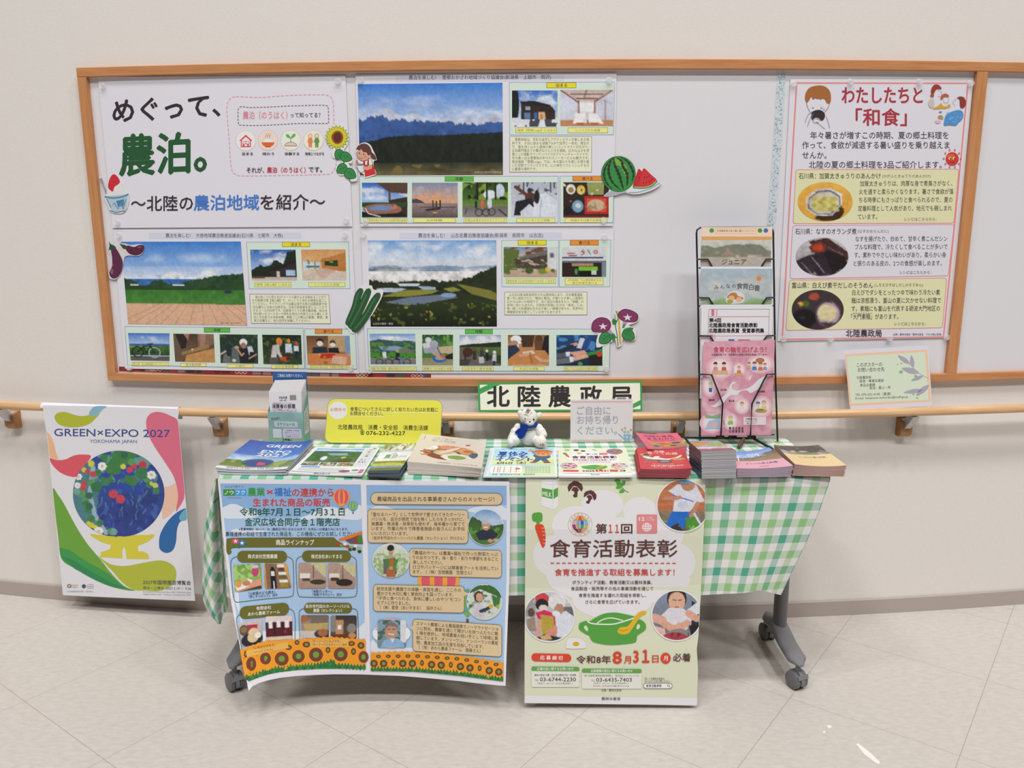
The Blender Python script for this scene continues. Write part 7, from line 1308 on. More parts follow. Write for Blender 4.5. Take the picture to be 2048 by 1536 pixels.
# ---- beige cookbooks
def a_cook(s):
    s.rect(0, 0, 100, 100, 'd8cdc0'); s.ell(82, 16, 9, 6, 'b4484a'); s.text('保存版', 77, 87, 14.6, 4, 'e9ddd2'); s.text('改訂', 78.6, 85.4, 18.4, 3.4, 'e9ddd2'); s.text('北陸の食の', 20, 50, 11, 6, 'b9a898'); s.text('郷土料理', 20, 56, 20, 9, 'b9a898', .01)
    s.photo((14, 34, 92, 84), [('g', 0, 'd68a66', 1, 'c9825c'), ('e', .1, .25, .2, .26, 'b44a40'), ('e', .1, .22, .16, .2, 'e9e2dc'), ('sp', 0, .4, .3, 10, 6, 'e0a080'), ('e', .42, .55, .28, .25, '6a4030'), ('e', .42, .53, .22, .19, 'c9b28a'), ('e', .8, .3, .16, .16, 'd2a86a'), ('e', .82, .3, .1, .1, 'b4703c'), ('e', .66, .8, .3, .26, 'e2dacc'), ('e', .64, .78, .16, .14, '7a9a4c'), ('p', [(0, .5), (.3, .75), (.5, 1), (.2, 1)], '7a2c28'), ('e', .94, .55, .1, .2, '4a5a70'), ('n', 0, 1, .25, 12, 10)], (52, 36), 'ell', seed=87)
    s.poly([(10, 60), (16, 60), (17, 63), (11, 63)], '7a5a48'); s.poly(spline([(10, 69), (16, 71), (22, 67), (24, 70), (17, 74)], 3), 'c87a5a'); s.poly(spline([(71, 27), (76, 23), (79, 25), (74, 29)], 3), 'b4484a'); s.text('北陸農政局', 40, 58, 94, 3.4, '8a7a6c'); s.text('作って食べて伝えたい郷土の味', 62, 94, 94, 3.4, '8a7a6c'); s.line([(8, 6), (8, 20)], .7, '7a6a5c')
stack('cookbook', 'book', 'topmost beige cookbook with an oval food photo, behind the blue double poster', '{} cookbook from the top of the thick beige pile left of the teddy bear', 'beige cookbooks', [(843, 867), (973, 882), (963, 936), (814, 923.5)], .029, 8, a_cook, 'cfc6bc', 0, page='c6bdb4', bottom=[(815.5, 949), (957.5, 954)], spread=.0012, seed=5, hb=.04)
# ---- children's summer event flyers
def a_kid(s):
    s.rect(0, 0, 100, 100, 'dfe2e6'); s.photo((7, 3, 97, 97), [('g', 0, 'a9d4ea', .5, 'c2e0d8'), ('e', .2, .55, .5, .12, 'd6e2a8'), ('e', .8, .5, .5, .16, 'd9dfa0'), ('g', .62, 'a9d4ea', 1, 'b4d8e0', 1), ('e', .9, .95, .6, .3, 'cfe0b0')], (20, 20), seed=88)
    s.text('親子で楽しむ！北陸の食と農を学ぼう', 18, 88, 5.6, 5, '3f7ac0'); s.text('夏休み', 14, 58, 22, 15, '34459a', .05); s.text('子ども', 12, 58, 33, 14, '34459a', .05); s.text('イベント', 12, 66, 44, 14, '34459a', .05)
    s.text('8月6日（木）', 15, 56, 56, 9, '4a3a34', .03); s.poly(rr(8, 66, 52, 90, 4), 'f0eeea'); s.poly(rr(42, 74, 49, 77.6, 1), 'd2453e')
    for x in (13, 18, 21, 27, 36, 44): s.line([(x, 68), (x, 88)], .9, 'b98a5a'); s.lv -= 1
    for y in (72, 78, 84): s.line([(10, y), (50, y)], .5, 'b98a5a'); s.lv -= 1
    s.lv += 1
    for y in (68, 72, 76, 80, 84, 88): s.line([(56, y), (92, y)], .9, ['6a8ab0', 'a9b4b8'][int(y/4) % 2], False, (3, 1)); s.lv -= 1
    s.lv += 1; s.text('会場　金沢広坂合同庁舎', 12, 50, 94, 4, '4a5a8a'); s.text('農林水産省', 54, 70, 94, 4, '4a5a60')
    s.poly(spline([(66, 30), (74, 26), (88, 28), (92, 34), (90, 40), (86, 42), (90, 54), (82, 54), (78, 46), (72, 54), (66, 52), (70, 40)], 3), '47627e'); s.poly(spline([(66, 22), (72, 14), (82, 13), (92, 18), (94, 24), (86, 33), (74, 32)], 3), 'e2a06a'); s.poly(spline([(64, 20), (70, 11), (82, 9), (92, 13), (95, 19), (80, 20)], 3), 'c27a40'); s.poly(spline([(58, 12), (62, 8), (66, 10), (66, 14), (60, 15)], 3), 'e2a06a'); s.line([(64, 14), (70, 28)], 2.4, '5a94b4'); s.ell(74, 25, 2.4, 2, 'd8603c'); s.lv -= 1; s.ell(88, 25, 2.4, 2, 'd8603c'); s.line([(72, 20), (76, 20)], .9, '5a3020'); s.line([(84, 20), (88, 20)], .9, '5a3020'); s.poly(circ(81, 24, 3, 3, 12, 0, 180), 'b4402c'); s.poly([(64, 53), (71, 53), (70, 56), (62, 56)], 'a85a30'); s.lv -= 1; s.poly([(82, 54), (91, 54), (92, 57), (82, 57)], 'a85a30')
stack('flyer', 'flyer', 'topmost light blue children summer event flyer in front of the teddy bear', '{} sheet of the light blue children event flyers before the teddy bear', 'children event flyers', [(981, 896), (1111, 894.6), (1114, 953), (966, 953)], .003, 3, a_kid, 'd9dce0', 0, mat_='paper', spread=.003, seed=6)
# ---- small copies of the award poster
def a_awd(s):
    s.rect(0, 0, 100, 100, 'dfe3c8'); s.poly(spline([(18, 26), (30, 16), (48, 14), (60, 18), (78, 22), (86, 36), (84, 50), (70, 58), (40, 60), (22, 48), (12, 38)], 4), 'e9e7ea'); s.rect(0, 92, 100, 100, 'e9e7ea')
    s.ell(30, 20, 4, 4, 'd3b98e'); s.lv -= 1; s.ell(30, 20, 3, 3, '8a8ab0'); s.text('第11回', 40, 56, 23, 5, '5f3a38', .03); s.rect(59, 19, 71, 26, 'df6a6c'); s.text('食育活動表彰', 19, 84, 35, 11, '5f3a38', .03); s.text('食育を推進する取組を募集します！', 20, 82, 45, 5, 'd25048', .03)
    for y in (50, 53, 56): s.line([(28, y), (74, y)], .6, '8a6a68', False, (1.6, .7)); s.lv -= 1
    s.lv += 1
    for (x, y, sd, c1, c2) in ((82, 14, 1, '6a7aa8', 'c07a50'), (14, 66, 2, 'c8485a', 'c9c6cc'), (85, 68, 3, 'd9a896', 'c9ccd6')): s.photo((x-12, y-11, x+12, y+11), [('g', 0, c2, 1, c2), ('sp', 0, 1, .5, 5, 5, c1), ('sp', 0, 1, .3, 5, 5, '4a4a60')], (18, 18), 'ell', seed=90+sd); s.lv -= 1
    s.lv += 1; s.poly(spline([(32, 68), (38, 66), (50, 63), (62, 66), (68, 68), (66, 74), (58, 78), (42, 78), (34, 74)], 3), '5aa548'); s.line([(52, 75), (58, 72), (66, 64)], 2, 'e4b42a'); s.poly([(8, 24), (12, 22), (16, 34), (14, 36)], 'dc5a3a'); s.ell(9, 21, 3, 2.6, '5a9a4a'); s.ell(26, 8, 4, 3, '5f3a38'); s.lv -= 1; s.ell(36, 11, 3.4, 2.6, '5f3a38'); s.line([(50, 5), (56, 9)], 1.4, '5a9a4a'); s.rect(9, 5, 16, 10, '9ab89a')
    s.poly(rr(6, 81, 28, 86, 2.4), 'dc4a34'); s.text('令和8年', 32, 50, 84, 5, '5f3a38', .03); s.text('8月31日', 51, 76, 83, 7.4, 'd9482e', .05); s.ell(79, 83.6, 3, 3, 'd9482e'); s.text('必着', 84, 92, 84, 5, '5f3a38', .03); s.rect(6, 88, 34, 91.6, 'eceae6'); s.lv -= 1; s.rect(36, 88, 70, 91.6, 'eceae6'); s.text('農林水産省', 44, 56, 96, 3.4, '55474a')
stack('flyer', 'flyer', 'topmost pale green award flyer lying above the award poster', '{} sheet of the pale green award flyers left of the red booklets', 'pale green award flyers', [(1117, 897), (1252, 896.4), (1265, 952), (1117, 952.4)], .005, 4, a_awd, 'dedcd4', .001, mat_='paper', spread=.003, seed=7)
# ---- pink booklets at the back
def a_pink(s):
    s.rect(0, 0, 100, 100, 'e06a86'); s.rect(0, 0, 50, 5, '3c4446'); s.text('北陸の食品', 14, 84, 22, 15, '6a2c40', .02); s.text('まるわかり', 18, 84, 40, 16, '6a2c40', .02); s.line([(22, 53), (86, 53)], 2.4, '4a3a44', False, (2, 1)); s.photo((16, 62, 100, 96), [('g', 0, 'b9944c', 1, 'b08a48'), ('sp', 0, 1, .4, 9, 6, 'c9a860'), ('e', .4, .4, .16, .24, 'd8604a'), ('e', .75, .3, .14, .2, '7a4a7a'), ('e', .15, .75, .1, .16, '4a5a9a'), ('e', .6, .8, .1, .12, '5a4a2a')], (30, 16), seed=95)
stack('booklet', 'booklet', 'topmost pink food booklet behind the red booklets', '{} booklet of the pink pile behind the red booklets', 'pink food booklets', [(1270, 866), (1354, 868), (1375, 893), (1295, 898)], .026, 5, a_pink, 'c06a86', .004, page='cf8a9c', bottom=[(1291, 910), (1373, 912)], spread=.001, seed=8, hb=.03)
# ---- red booklets
def a_red(s):
    s.rect(0, 0, 100, 100, 'd0434a'); s.text('北陸', 36, 58, 12, 11, 'eccfc0', .03, 2); s.text('食べて応援', 20, 84, 23, 13, 'e8c8b4', .03, 2)
    s.poly(spline([(8, 44), (20, 42), (30, 46), (34, 40), (46, 38), (42, 44), (56, 50), (68, 48), (80, 42), (88, 34), (92, 36), (84, 46), (70, 54), (54, 57), (40, 54), (22, 54)], 3), 'eceae6')
    for x, y, a, b_, h in ((16, 35, 12, 6, 'b9a888'), (22, 58, 14, 5, '8a7a60'), (52, 64, 15, 8, '5a4a48'), (52, 64, 10, 5, '8a8a88'), (80, 54, 16, 6, 'd08a4a'), (18, 34, 7, 3.4, '4a3a30')): s.ell(x, y, a, b_, h)
    s.text('郷土の味と旬の食材', 70, 88, 56, 4, 'f0e2d8'); s.line([(10, 67), (92, 67)], .9, 'f0d8d0', False, (2, .8)); s.line([(26, 77), (70, 77)], 1.6, 'f0d8d0', False, (2, .8)); s.text('北陸三県の農林水産物と食文化', 22, 86, 85, 6.5, 'f2e2dc', .02); s.text('食べて、知って、応援しよう。', 26, 74, 92, 5, 'f0d8d0')
stack('booklet', 'booklet', 'topmost red booklet with white lettering at the award poster corner', '{} booklet of the red pile in front of the pink booklets', 'red food booklets', [(1273, 896.5), (1366, 899), (1384, 938), (1281, 939.5)], .02, 7, a_red, 'b2343c', .003, page='8a5058', bottom=[(1275, 955.5), (1378, 956.5)], spread=.002, seed=9)
# ---- tall pile
def a_tall(s): s.photo((0, 0, 100, 100), [('g', 0, '7a9aba', .12, '8aa8c0'), ('g', .12, 'c07f44', .5, 'cf9a50', 1), ('p', [(.4, .3), (1, .05), (1, .6), (.45, .6)], '9aa874'), ('n', .1, .6, .3, 8, 6), ('b', 0, .6, 1, .74, 'e2c9d8'), ('g', .74, '9a6670', 1, '7a5a60', 1), ('sp', .74, 1, .3, 9, 6, 'c9a090')], (40, 34), seed=96); s.text('とやまの味', 50, 90, 68, 8, '8a5a70', .02)
stack('booklet', 'booklet', 'topmost booklet of the tallest grey-edged pile before the wire rack', '{} booklet of the tallest grey-edged pile before the wire rack', 'tall pile of booklets', [(1377, 882), (1436, 881), (1473, 901), (1402, 903.5)], .066, 22, a_tall, '4a4a58', 0, page='c2bfc0', bottom=[(1404, 957.5), (1472, 956.5)], spread=.0011, seed=10)
# ---- pink and blue booklets
def a_pb(s):
    s.photo((0, 0, 100, 62), [('g', 0, '5f8ad4', .55, 'a4c0ec'), ('r', [(0, .66), (.4, .62), (.55, .45), (.8, .3), (1, .25)], .05, '6a6458', '9a8a60'), ('g', .9, 'a08a68', 1, '9a8460', 1), ('n', .3, 1, .3, 12, 8)], (40, 30), seed=97); s.rect(0, 60, 100, 100, 'e2a9b8'); s.text('福井県', 26, 58, 22, 8, 'e9ecf2', .03); s.text('の食と暮らし', 30, 74, 31, 8, 'e9ecf2', .03); s.line([(10, 62), (84, 60)], 1.2, 'f0dce0', False, (4, 1)); s.text('ふくいの郷土料理', 18, 82, 73, 9, '54508a', .02); s.text('北陸農政局', 42, 60, 89, 4, '8a4a60')
stack('booklet', 'booklet', 'topmost booklet with blue sky photo and pink band, before the wire rack', '{} booklet of the pink and blue pile left of the cream booklets', 'pink and blue booklets', [(1471, 906), (1538, 897), (1586, 934), (1473, 939)], .02, 7, a_pb, '8a8a9c', .004, page='b49aa4', bottom=[(1475, 955), (1582, 954.5)], spread=.0016, seed=11)
# ---- cream booklets
def a_cr(s):
    s.photo((0, 0, 100, 48), [('g', 0, '55504c', .5, '4a4846'), ('sp', .1, .7, .3, 10, 6, '6a6a64'), ('r', [(0, .5), (.3, .62), (.6, .7), (1, .62)], .06, '6f7a60', '8a9a78'), ('sp', .5, 1, .4, 10, 6, 'b4a8b0')], (40, 24), seed=98); s.rect(0, 45, 100, 100, 'e8cd9a'); s.text('いしかわの郷土料理', 26, 82, 58, 9, '7a6a7a', .02); s.rect(0, 0, 26, 2.4, 'e8cd9a')
stack('booklet', 'booklet', 'topmost cream booklet with dark landscape photo at the right table end', '{} booklet of the cream pile on the right table end', 'cream booklets', [(1548, 892), (1637, 893), (1693, 934), (1589, 931.5)], .02, 8, a_cr, 'a07a70', .005, page='b9a098', bottom=[(1585, 952.5), (1689, 955)], spread=.0016, seed=12)
# ------------------------------------------------------------------ leaflet dispenser
FL_, FR_ = on_z(540, 887.5, TZ), on_z(608.5, 889, TZ); ang = math.atan2(FR_.y-FL_.y, FR_.x-FL_.x); Wd = (FR_-FL_).length
ex = (FR_-FL_).normalized(); ey = Vector((-ex.y, ex.x, 0)); DP = .058; HB, HF = .222, .104
def bx3(u, v, z): return FL_+ex*u+ey*v+Vector((0, 0, z-TZ+TZ-0))*1.0
bxo = empty('leaflet_dispenser', (FL_+FR_)/2, 'blue-green cardboard leaflet dispenser box standing at the left table end', 'dispenser')
def panel3(name, pts, h, th, art=None, m='paper', lab=None):
    s = Sheet(s_uv(*pts), .00004, 0, .0002); n0 = len(s.v); p = [s.s(a, b) for a, b in ((0, 0), (100, 0), (100, 100), (0, 100))]
    s.v += [q for q, d in p]+[q-d*th for q, d in p]; c = ink(h)
    for f in ((0, 3, 2, 1), (4, 5, 6, 7), (0, 1, 5, 4), (1, 2, 6, 5), (2, 3, 7, 6), (3, 0, 4, 7)): s.f.append(tuple(k+n0 for k in f)); s.c.append(c)
    if art: art(s)
    o = s.build(name, M[m], bxo)
    return o
def a_front(s):
    s.photo((0, 0, 100, 100), [('g', 0, '8fb4ae', .5, '93b5a2'), ('g', .5, '93b5a2', 1, '94b596', 1), ('n', 0, 1, .05, 4, 4)], (12, 12), seed=99)
    s.text('特別展示', 8, 34, 23, 8, '3a4a4a', .01, -4); s.poly(rr(16, 29, 84, 47, 4), 'c2d2cc'); s.text('スケジュール', 24, 76, 38, 12, '2f3438', .02); s.poly(rr(40, 52, 94, 82, 6), 'd9d4de'); s.rect(11, 53, 36, 81, 'd9dcda')
    for i, t in enumerate(('「消費者の部屋」', '展示スケジュール', 'はこちらからも', 'ご確認できます。')): s.text(t, 46, 90, 57.5+6.6*i, 5, '6a4a6a'); s.lv -= 1
    s.lv += 1; s.text('お気軽に', 38, 66, 87, 8, '2f3438', .02); s.text('ご覧ください。', 26, 82, 96, 8, '2f3438', .02)
panel3('front_panel', [bx3(0, 0, HF), bx3(Wd, 0, HF), bx3(Wd, 0, .001), bx3(0, 0, .001)], '8cbca8', .001, a_front)
def a_back(s): s.text('ご自由にお取りください。', 14, 88, 5.6, 5, 'e4e9f2', .02)
panel3('back_panel', [bx3(0, DP, HB), bx3(Wd, DP, HB), bx3(Wd, DP, .001), bx3(0, DP, .001)], '34629c', .001, a_back)
for u, nm in ((Wd, 'side_panel'), (0, 'side_panel')):
    s = MB(); zz = [(0, .001), (DP, .001), (DP, HB-.055), (0, HF)]
    P = [bx3(u, v, z) for v, z in zz]; s.prism(P, ex*(.001 if u else -.001)); s.build(nm, mat('card_green', '7fb4a0', .6), bxo)
q = [bx3(Wd+.0013, .008, .098), bx3(Wd+.0013, DP-.008, .118), bx3(Wd+.0013, DP-.01, .03), bx3(Wd+.0013, .008, .03)]
def a_side(s):
    for i in range(8): s.line([(10, 12+10*i), (86-(i % 3)*14, 12+10*i)], 4, '6f8f86', False, (9, 3)); s.lv -= 1
    s.lv += 1
panel3('side_label', q, 'dfe2dc', .0005, a_side)
panel3('base_panel', [bx3(0, DP, .002), bx3(Wd, DP, .002), bx3(Wd, 0, .002), bx3(0, 0, .002)], '6fa094', .001)
for i in range(9):
    v = .004+.0046*i; hz = .168+.0035*i; lean = .0; s = Sheet(s_uv(bx3(.003+.0009*i, v+.006, hz), bx3(Wd-.004+.0005*i, v+.006, hz+.004), bx3(Wd-.004+.0005*i, v, .006), bx3(.003+.0009*i, v, .006)), .0001, 0, .0002)
    p = [s.s(a, b) for a, b in ((0, 0), (100, 0), (100, 100), (0, 100))]; s.v += [k for k, d in p]+[k-d*.0022 for k, d in p]
    for f in ((0, 3, 2, 1), (4, 5, 6, 7), (0, 1, 5, 4), (1, 2, 6, 5), (2, 3, 7, 6), (3, 0, 4, 7)): s.f.append(f); s.c.append(ink('e6e3e4'))
    if i == 0:
        s.text('令和8年度', 30, 56, 13, 6, '4a4446', .02); s.text('（4月～9月）', 32, 54, 18.4, 4.6, '4a4446', .01); s.rect(64, 8, 84, 18, 'd98a4a'); s.rect(66.6, 9.6, 81.4, 16.4, '4a9ac4'); s.ell(74, 13, 4, 2.6, '6ab08a'); s.text('消費者 食料 コミュニティ', 10, 70, 23.6, 3.2, 'b85a9a'); s.text('消費者の部屋', 8, 80, 29.5, 9, '5a5458', .03)
        s.photo((8, 35, 84, 60), [('g', 0, 'd5cddd', 1, 'cfc6d6'), ('sp', 0, 1, .4, 10, 6, 'a89ab4'), ('sp', 0, 1, .25, 9, 6, 'c8688a'), ('b', .3, .3, .7, .42, 'c85a80'), ('e', .15, .7, .12, .2, 'b8506a'), ('sp', 0, 1, .25, 10, 6, 'f0ecf2')], (34, 20), seed=101)
    o = s.build('leaflet', M['paper'], None, bx3(Wd/2, v, .002)); tag(o, 'front white leaflet with printed title in the cardboard dispenser' if i == 0 else '%s white leaflet from the front in the cardboard dispenser' % ORD[i], 'leaflet', 'white leaflets in the dispenser box')
# ------------------------------------------------------------------ yellow contact sign
surf = s_stand(765, 887.5, 13); s = Sheet(surf, .00004, 0, .0003)
c = rr(0, 0, 1, 1, .001); Q = [(656, 797), (885.5, 799.5), (881, 888.5), (648, 886)]
def bil(u, v, Q=Q): return (Q[0][0]*(1-u)*(1-v)+Q[1][0]*u*(1-v)+Q[2][0]*u*v+Q[3][0]*(1-u)*v, Q[0][1]*(1-u)*(1-v)+Q[1][1]*u*(1-v)+Q[2][1]*u*v+Q[3][1]*(1-u)*v)
def rq2(r, ins=0): return [bil(x/230, y/90) for x, y in rr(ins, ins, 230-ins, 90-ins, r)]
s.base(rq2(15), '8a9aa0', .003, 'c9c4a0'); s.poly(rq2(14, 1), 'e9e156'); s.ell(676, 820.6, 18.6, 17.6, 'e9e6e4'); s.text('お問合せ', 660.5, 691.5, 819.4, 8, 'dc8a5a', .02, -.4)
s.line([(700.4, 822.6), (876, 825.6)], 1, 'f0eed8'); s.lv -= 1; s.line([(698, 831.6), (767, 832.4)], 1, 'f0eed8')
s.text('食育についてさらに詳しく知りたい方はお気軽に', 700.6, 876, 818.2, 9.6, '3c3d2c', .01, 1.6); s.text('お問合せください。', 700.4, 766, 827, 9.2, '3c3d2c', .01, .4)
s.text('北陸農政局　消費・安全部　消費生活課', 675.6, 856, 854, 11, '3c3d2c', .012, 2); s.text('☎', 720, 729, 864.4, 10, '3c3d2c', .01); s.text('076-232-4227', 732.4, 810.4, 865.6, 11, '3c3d2c', .018, .6)
o = s.build('contact_sign', M['gloss'], None, surf(765, 887.5)[0]); tag(o, 'yellow rounded contact sign with phone number standing on the table', 'sign')
b = MB(); P0 = on_z(700, 889, TZ); P1 = on_z(836, 890, TZ)
for p in (P0, P1):   # easel struts behind the sign
    b = MB()
    b.add([p+Vector((-.012, .016, 0)), p+Vector((.012, .016, 0)), p+Vector((0, .034, .07))]+[p+Vector((-.012, .06, 0)), p+Vector((.012, .06, 0))], [(0, 1, 2), (3, 4, 2)])
    b.build('easel_strut', M['tabletop'], o)
# ------------------------------------------------------------------ acrylic stand sign
surf = s_stand(1204, 884.5, 10); s = Sheet(surf, .00004, 0, .0003)
Q = [(1140.6, 797.5), (1266.4, 796.5), (1265, 883.5), (1140.4, 884.5)]; so = empty('stand_sign', surf(1204, 884.5)[0], 'white acrylic stand sign with grey lettering and blue watering can, beside the bear', 'sign')
s.base([(1141.4, 799.5), (1265.6, 798.6), (1264.6, 882.8), (1141, 883.6)], 'd8d1d2', .0006)
for y0 in (804.5, 881.6):
    x = 1143.4; k = 0
    while x < (1262 if y0 < 850 else 1243): s.rect(x, y0-2-(x-1143)*.006+(k % 2), x+2, y0-(x-1143)*.006+(k % 2), 'cf6a66'); s.lv -= 1; x += 2.6; k += 1
    s.lv += 1
for t, a, b_, y in (('ご自由に', 1154, 1220.6, 821.4), ('お持ち帰り', 1154, 1236, 840), ('ください。', 1155, 1234, 861)): s.text(t, a, b_, y, 18.6, '8b8f9f', .02); s.lv -= 1
s.lv += 1
for x, y, h in ((1244, 859.5, 'd0605c'), (1250, 856, 'dc7a70'), (1262, 860, 'd0605c'), (1256, 864, '7fae8a'), (1249, 864, '7fae8a')): s.ell(x, y, 2.4, 2.6, h, 10); s.lv -= 1
s.lv += 1; s.line([(1245, 861), (1250, 869)], .8, '7fae8a'); s.line([(1251, 858), (1253, 869)], .8, '7fae8a'); s.line([(1261, 861), (1256, 869)], .8, '7fae8a')
s.poly([(1247, 869), (1261, 868.4), (1260, 882), (1248.4, 882.4)], '4a94c4'); s.line([(1248, 878), (1237, 868)], 2, '4a94c4'); s.line(spline([(1261, 871), (1265, 873), (1262, 879)], 3, False), 1.2, '4a94c4'); s.poly([(1254, 876.6), (1251.6, 873.6), (1253, 872), (1254, 873), (1255, 872), (1256.4, 873.6)], 'e0d88a')
s.build('insert_card', M['paper'], so)
b = MB(); p = [surf(*q)[0] for q in Q]; n = (p[1]-p[0]).cross(p[3]-p[0]).normalized()
if n.y > 0: n = -n
b.prism([k+n*.0016 for k in p], -n*.001); b.prism([k-n*.0012 for k in p], -n*.001)
f0, f1 = p[3]+Vector((0, .001, 0)), p[2]+Vector((0, .001, 0)); b.prism([f0, f1, f1+Vector((0, .05, 0)), f0+Vector((0, .05, 0))], (0, 0, .0012))
b.build('acrylic_holder', M['acrylic'], so)
# ------------------------------------------------------------------ teddy bear
TB = on_z(1055, 894, TZ); mpp = TB.y/F*1.02     # metres per photo pixel at the bear
def tp(px, py, dy=0):
    r = ray(px, py); return CP+r*((TB.y+dy)/r.y)
te = empty('teddy_bear', Vector((TB.x, TB.y, TZ)), 'small white teddy bear with blue scarf sitting on the gingham cloth', 'teddy bear')
b = MB(); k = mpp
P = [(1057, 869, .012, (20, 17, 23)), (1056, 856, .014, (16.5, 15, 15)), (1057, 834, .004, (18.6, 17, 17)), (1059, 845, -.010, (10.5, 9, 8)), (1040, 826, .012, (6, 3.4, 6.4)), (1079, 830, .010, (5.6, 3.4, 6.4)),
     (1028, 879, -.004, (13.5, 15, 13)), (1022, 884, -.026, (8, 12, 9.5)), (1081, 884, -.026, (13, 10, 12.2)), (1076, 880, .0, (12, 14, 10)), (1036, 857, .006, (9, 8, 11)), (1030, 865, .002, (9.5, 9, 11)), (1027, 872, -.002, (9.5, 9, 10)), (1077, 857, .004, (9.5, 9, 10)), (1082, 864, -.002, (10, 9, 10)), (1085, 869, -.006, (9.5, 9, 8.5))]
for x, y, dy, (a, c_, h) in P: b.sphere(tp(x, y, dy), (a*k, c_*k, h*k), 20)
bm = bmesh.new(); vs = [bm.verts.new(v) for v in b.v]
for f in b.f:
    try: bm.faces.new([vs[i] for i in f])
    except ValueError: pass
me = bpy.data.meshes.new('tmp'); bm.to_mesh(me); bm.free(); tmp = bpy.data.objects.new('tmp', me); COL.objects.link(tmp)
md = tmp.modifiers.new('r', 'REMESH'); md.mode = 'VOXEL'; md.voxel_size = .0014
md = tmp.modifiers.new('s', 'SMOOTH'); md.factor = .7; md.iterations = 14
dg = bpy.context.evaluated_depsgraph_get(); dg.update(); ev = tmp.evaluated_get(dg); m2 = ev.to_mesh()
vv = [v.co.copy() for v in m2.vertices]; nn = [v.normal.copy() for v in m2.vertices]; ff = [tuple(p.vertices) for p in m2.polygons]; ev.to_mesh_clear(); bpy.data.objects.remove(tmp)
zmin = TZ+.0005; vv = [Vector((v.x, v.y, max(zmin, v.z)))+n*(.0011*(mnoise.noise(v*420)+.6*mnoise.noise(v*900))) for v, n in zip(vv, nn)]
body = mesh_obj('body', vv, ff, M['plush'], te, True)
b = MB()
for x, y in ((1050.8, 837), (1067.4, 839)):
    b = MB(); b.sphere(tp(x, y, -.0185), (1.7*k, 1.4*k, 1.9*k), 10); b.build('eye', M['bead'], te, True)
b = MB(); c0 = tp(1059.4, 844, -.0205); b.sphere(c0, (2.8*k, 1.8*k, 2.2*k), 10); b.tube([c0+Vector((0, -.001, -.002)), tp(1058.6, 851, -.0205)], .0006, 6); b.build('nose', M['nose'], te, True)
b = MB(); ring = []
for i in range(25):
    a = 2*math.pi*i/24; q = tp(1057.5, 850.5, .006); ring.append(q+Vector((15.4*k*math.cos(a), 15*k*math.sin(a), (.0022*math.cos(a)+.0016))))
b.tube(ring, .0052, 10)
sc = b.build('scarf', M['scarf'], te, True)
for pts, nm in (([(1044, 849), (1056, 852), (1052, 866), (1046, 876), (1040, 878), (1035, 873), (1038, 862)], 'scarf_tail'), ([(1044, 851), (1046, 858), (1039, 869), (1030, 866), (1033, 861), (1040, 856)], 'scarf_tail')):
    b = MB(); q = [tp(x, y, -.0255+.012*(y-849)/28-(.003 if pts[0][1] == 849 else 0)) for x, y in spline(pts, 4)]; b.prism(q, (0, .003, 0)); b.build(nm, M['scarf'], te)
Tg = s_plane(tp(1056, 832, -.0215), (.05, -1, .35)); s = Sheet(Tg, .0001, 0, .0002); s.base([(1048, 826.6), (1055.4, 815.5), (1065.2, 820.4), (1057, 832)], 'e9e7e4', .0014); s.poly([(1049.6, 825), (1055.6, 816.6), (1062.4, 820), (1055.4, 829.4)], 'df9a64'); s.ell(1055.4, 821.4, 3.2, 3.4, '3f8ac4', 14); s.poly([(1053.6, 823), (1058, 823), (1055.6, 827)], '4a9a6a'); s.build('tag', M['gloss'], te)
b = MB(); b.tube([tp(1059, 814, -.014), tp(1058, 812.4, -.016), tp(1057, 815.4, -.0215)], .0005, 6); b.build('tag_loop', M['nose'], te)
b = MB()
for i in range(8): a = i*.785; b.tube([tp(1083+3.4*math.cos(a), 889+1.8*math.sin(a), -.0405), tp(1083+3.4*math.cos(a+.8)+1, 889.6+1.8*math.sin(a+.8), -.0405)], .0006, 6)
b.build('foot_stitching', M['nose'], te)
# ------------------------------------------------------------------ wire rack with magazines
YR = 2.556; TL_ = math.tan(math.radians(4.5))
def rk(px, py, dy=0):
    """point on the rack's leaning front plane, dy metres further back"""
    r = ray(px, py); n = Vector((0, -math.cos(math.radians(4.5)), math.sin(math.radians(4.5)))); P = Vector((0, YR+dy, TZ)); return CP+r*((P-CP).dot(n)/r.dot(n))
rko = empty('magazine_rack', on_z(1478, 892, TZ), 'black wire magazine rack with four tiers standing on the right table end', 'magazine rack')
wr = .0026
b = MB(); L_, Rr = [(1400, 888), (1398.5, 760), (1396, 600), (1393, 466)], [(1546.5, 466), (1548.6, 600), (1551, 760), (1554.6, 893)]
fr_ = [rk(x, y, .036) for x, y in L_]+[rk(x, y, .036) for x, y in ((1394, 460), (1400, 455.5), (1470, 454.5), (1538, 454.5), (1545, 459))]+[rk(x, y, .036) for x, y in Rr]
fr_[0].z = TZ+wr; fr_[-1].z = TZ+wr
b.tube(fr_, wr*1.1, 10); b.build('frame', M['black'], rko, True)
HK = [(518.6, 1394, 1416.5, 1424, 533, 1548, 1532, 1524, 531, .0235), (595.6, 1396.5, 1418, 1426, 609, 1549, 1533, 1526, 606, .0135), (671.8, 1398, 1420, 1428, 684, 1550, 1534, 1527, 681, .0035)]
for y, x0, x1, x2, y2, x3, x4, x5, y3, d in HK:
    for pts in (((x0, y, .036), (x0+1, y, d), (x1, y+.4, d), (x2, y2, d), (x2+14, y2+34, d), (x2+14, y2+90, d)), ((x3, y-.6, .036), (x3-1, y-.6, d), (x4, y, d), (x5, y3, d), (x5-14, y3+34, d), (x5-14, y3+90, d))):
        b = MB(); b.tube([rk(*p) for p in pts], wr*.95, 8); b.build('holder_wire', M['black'], rko, True)
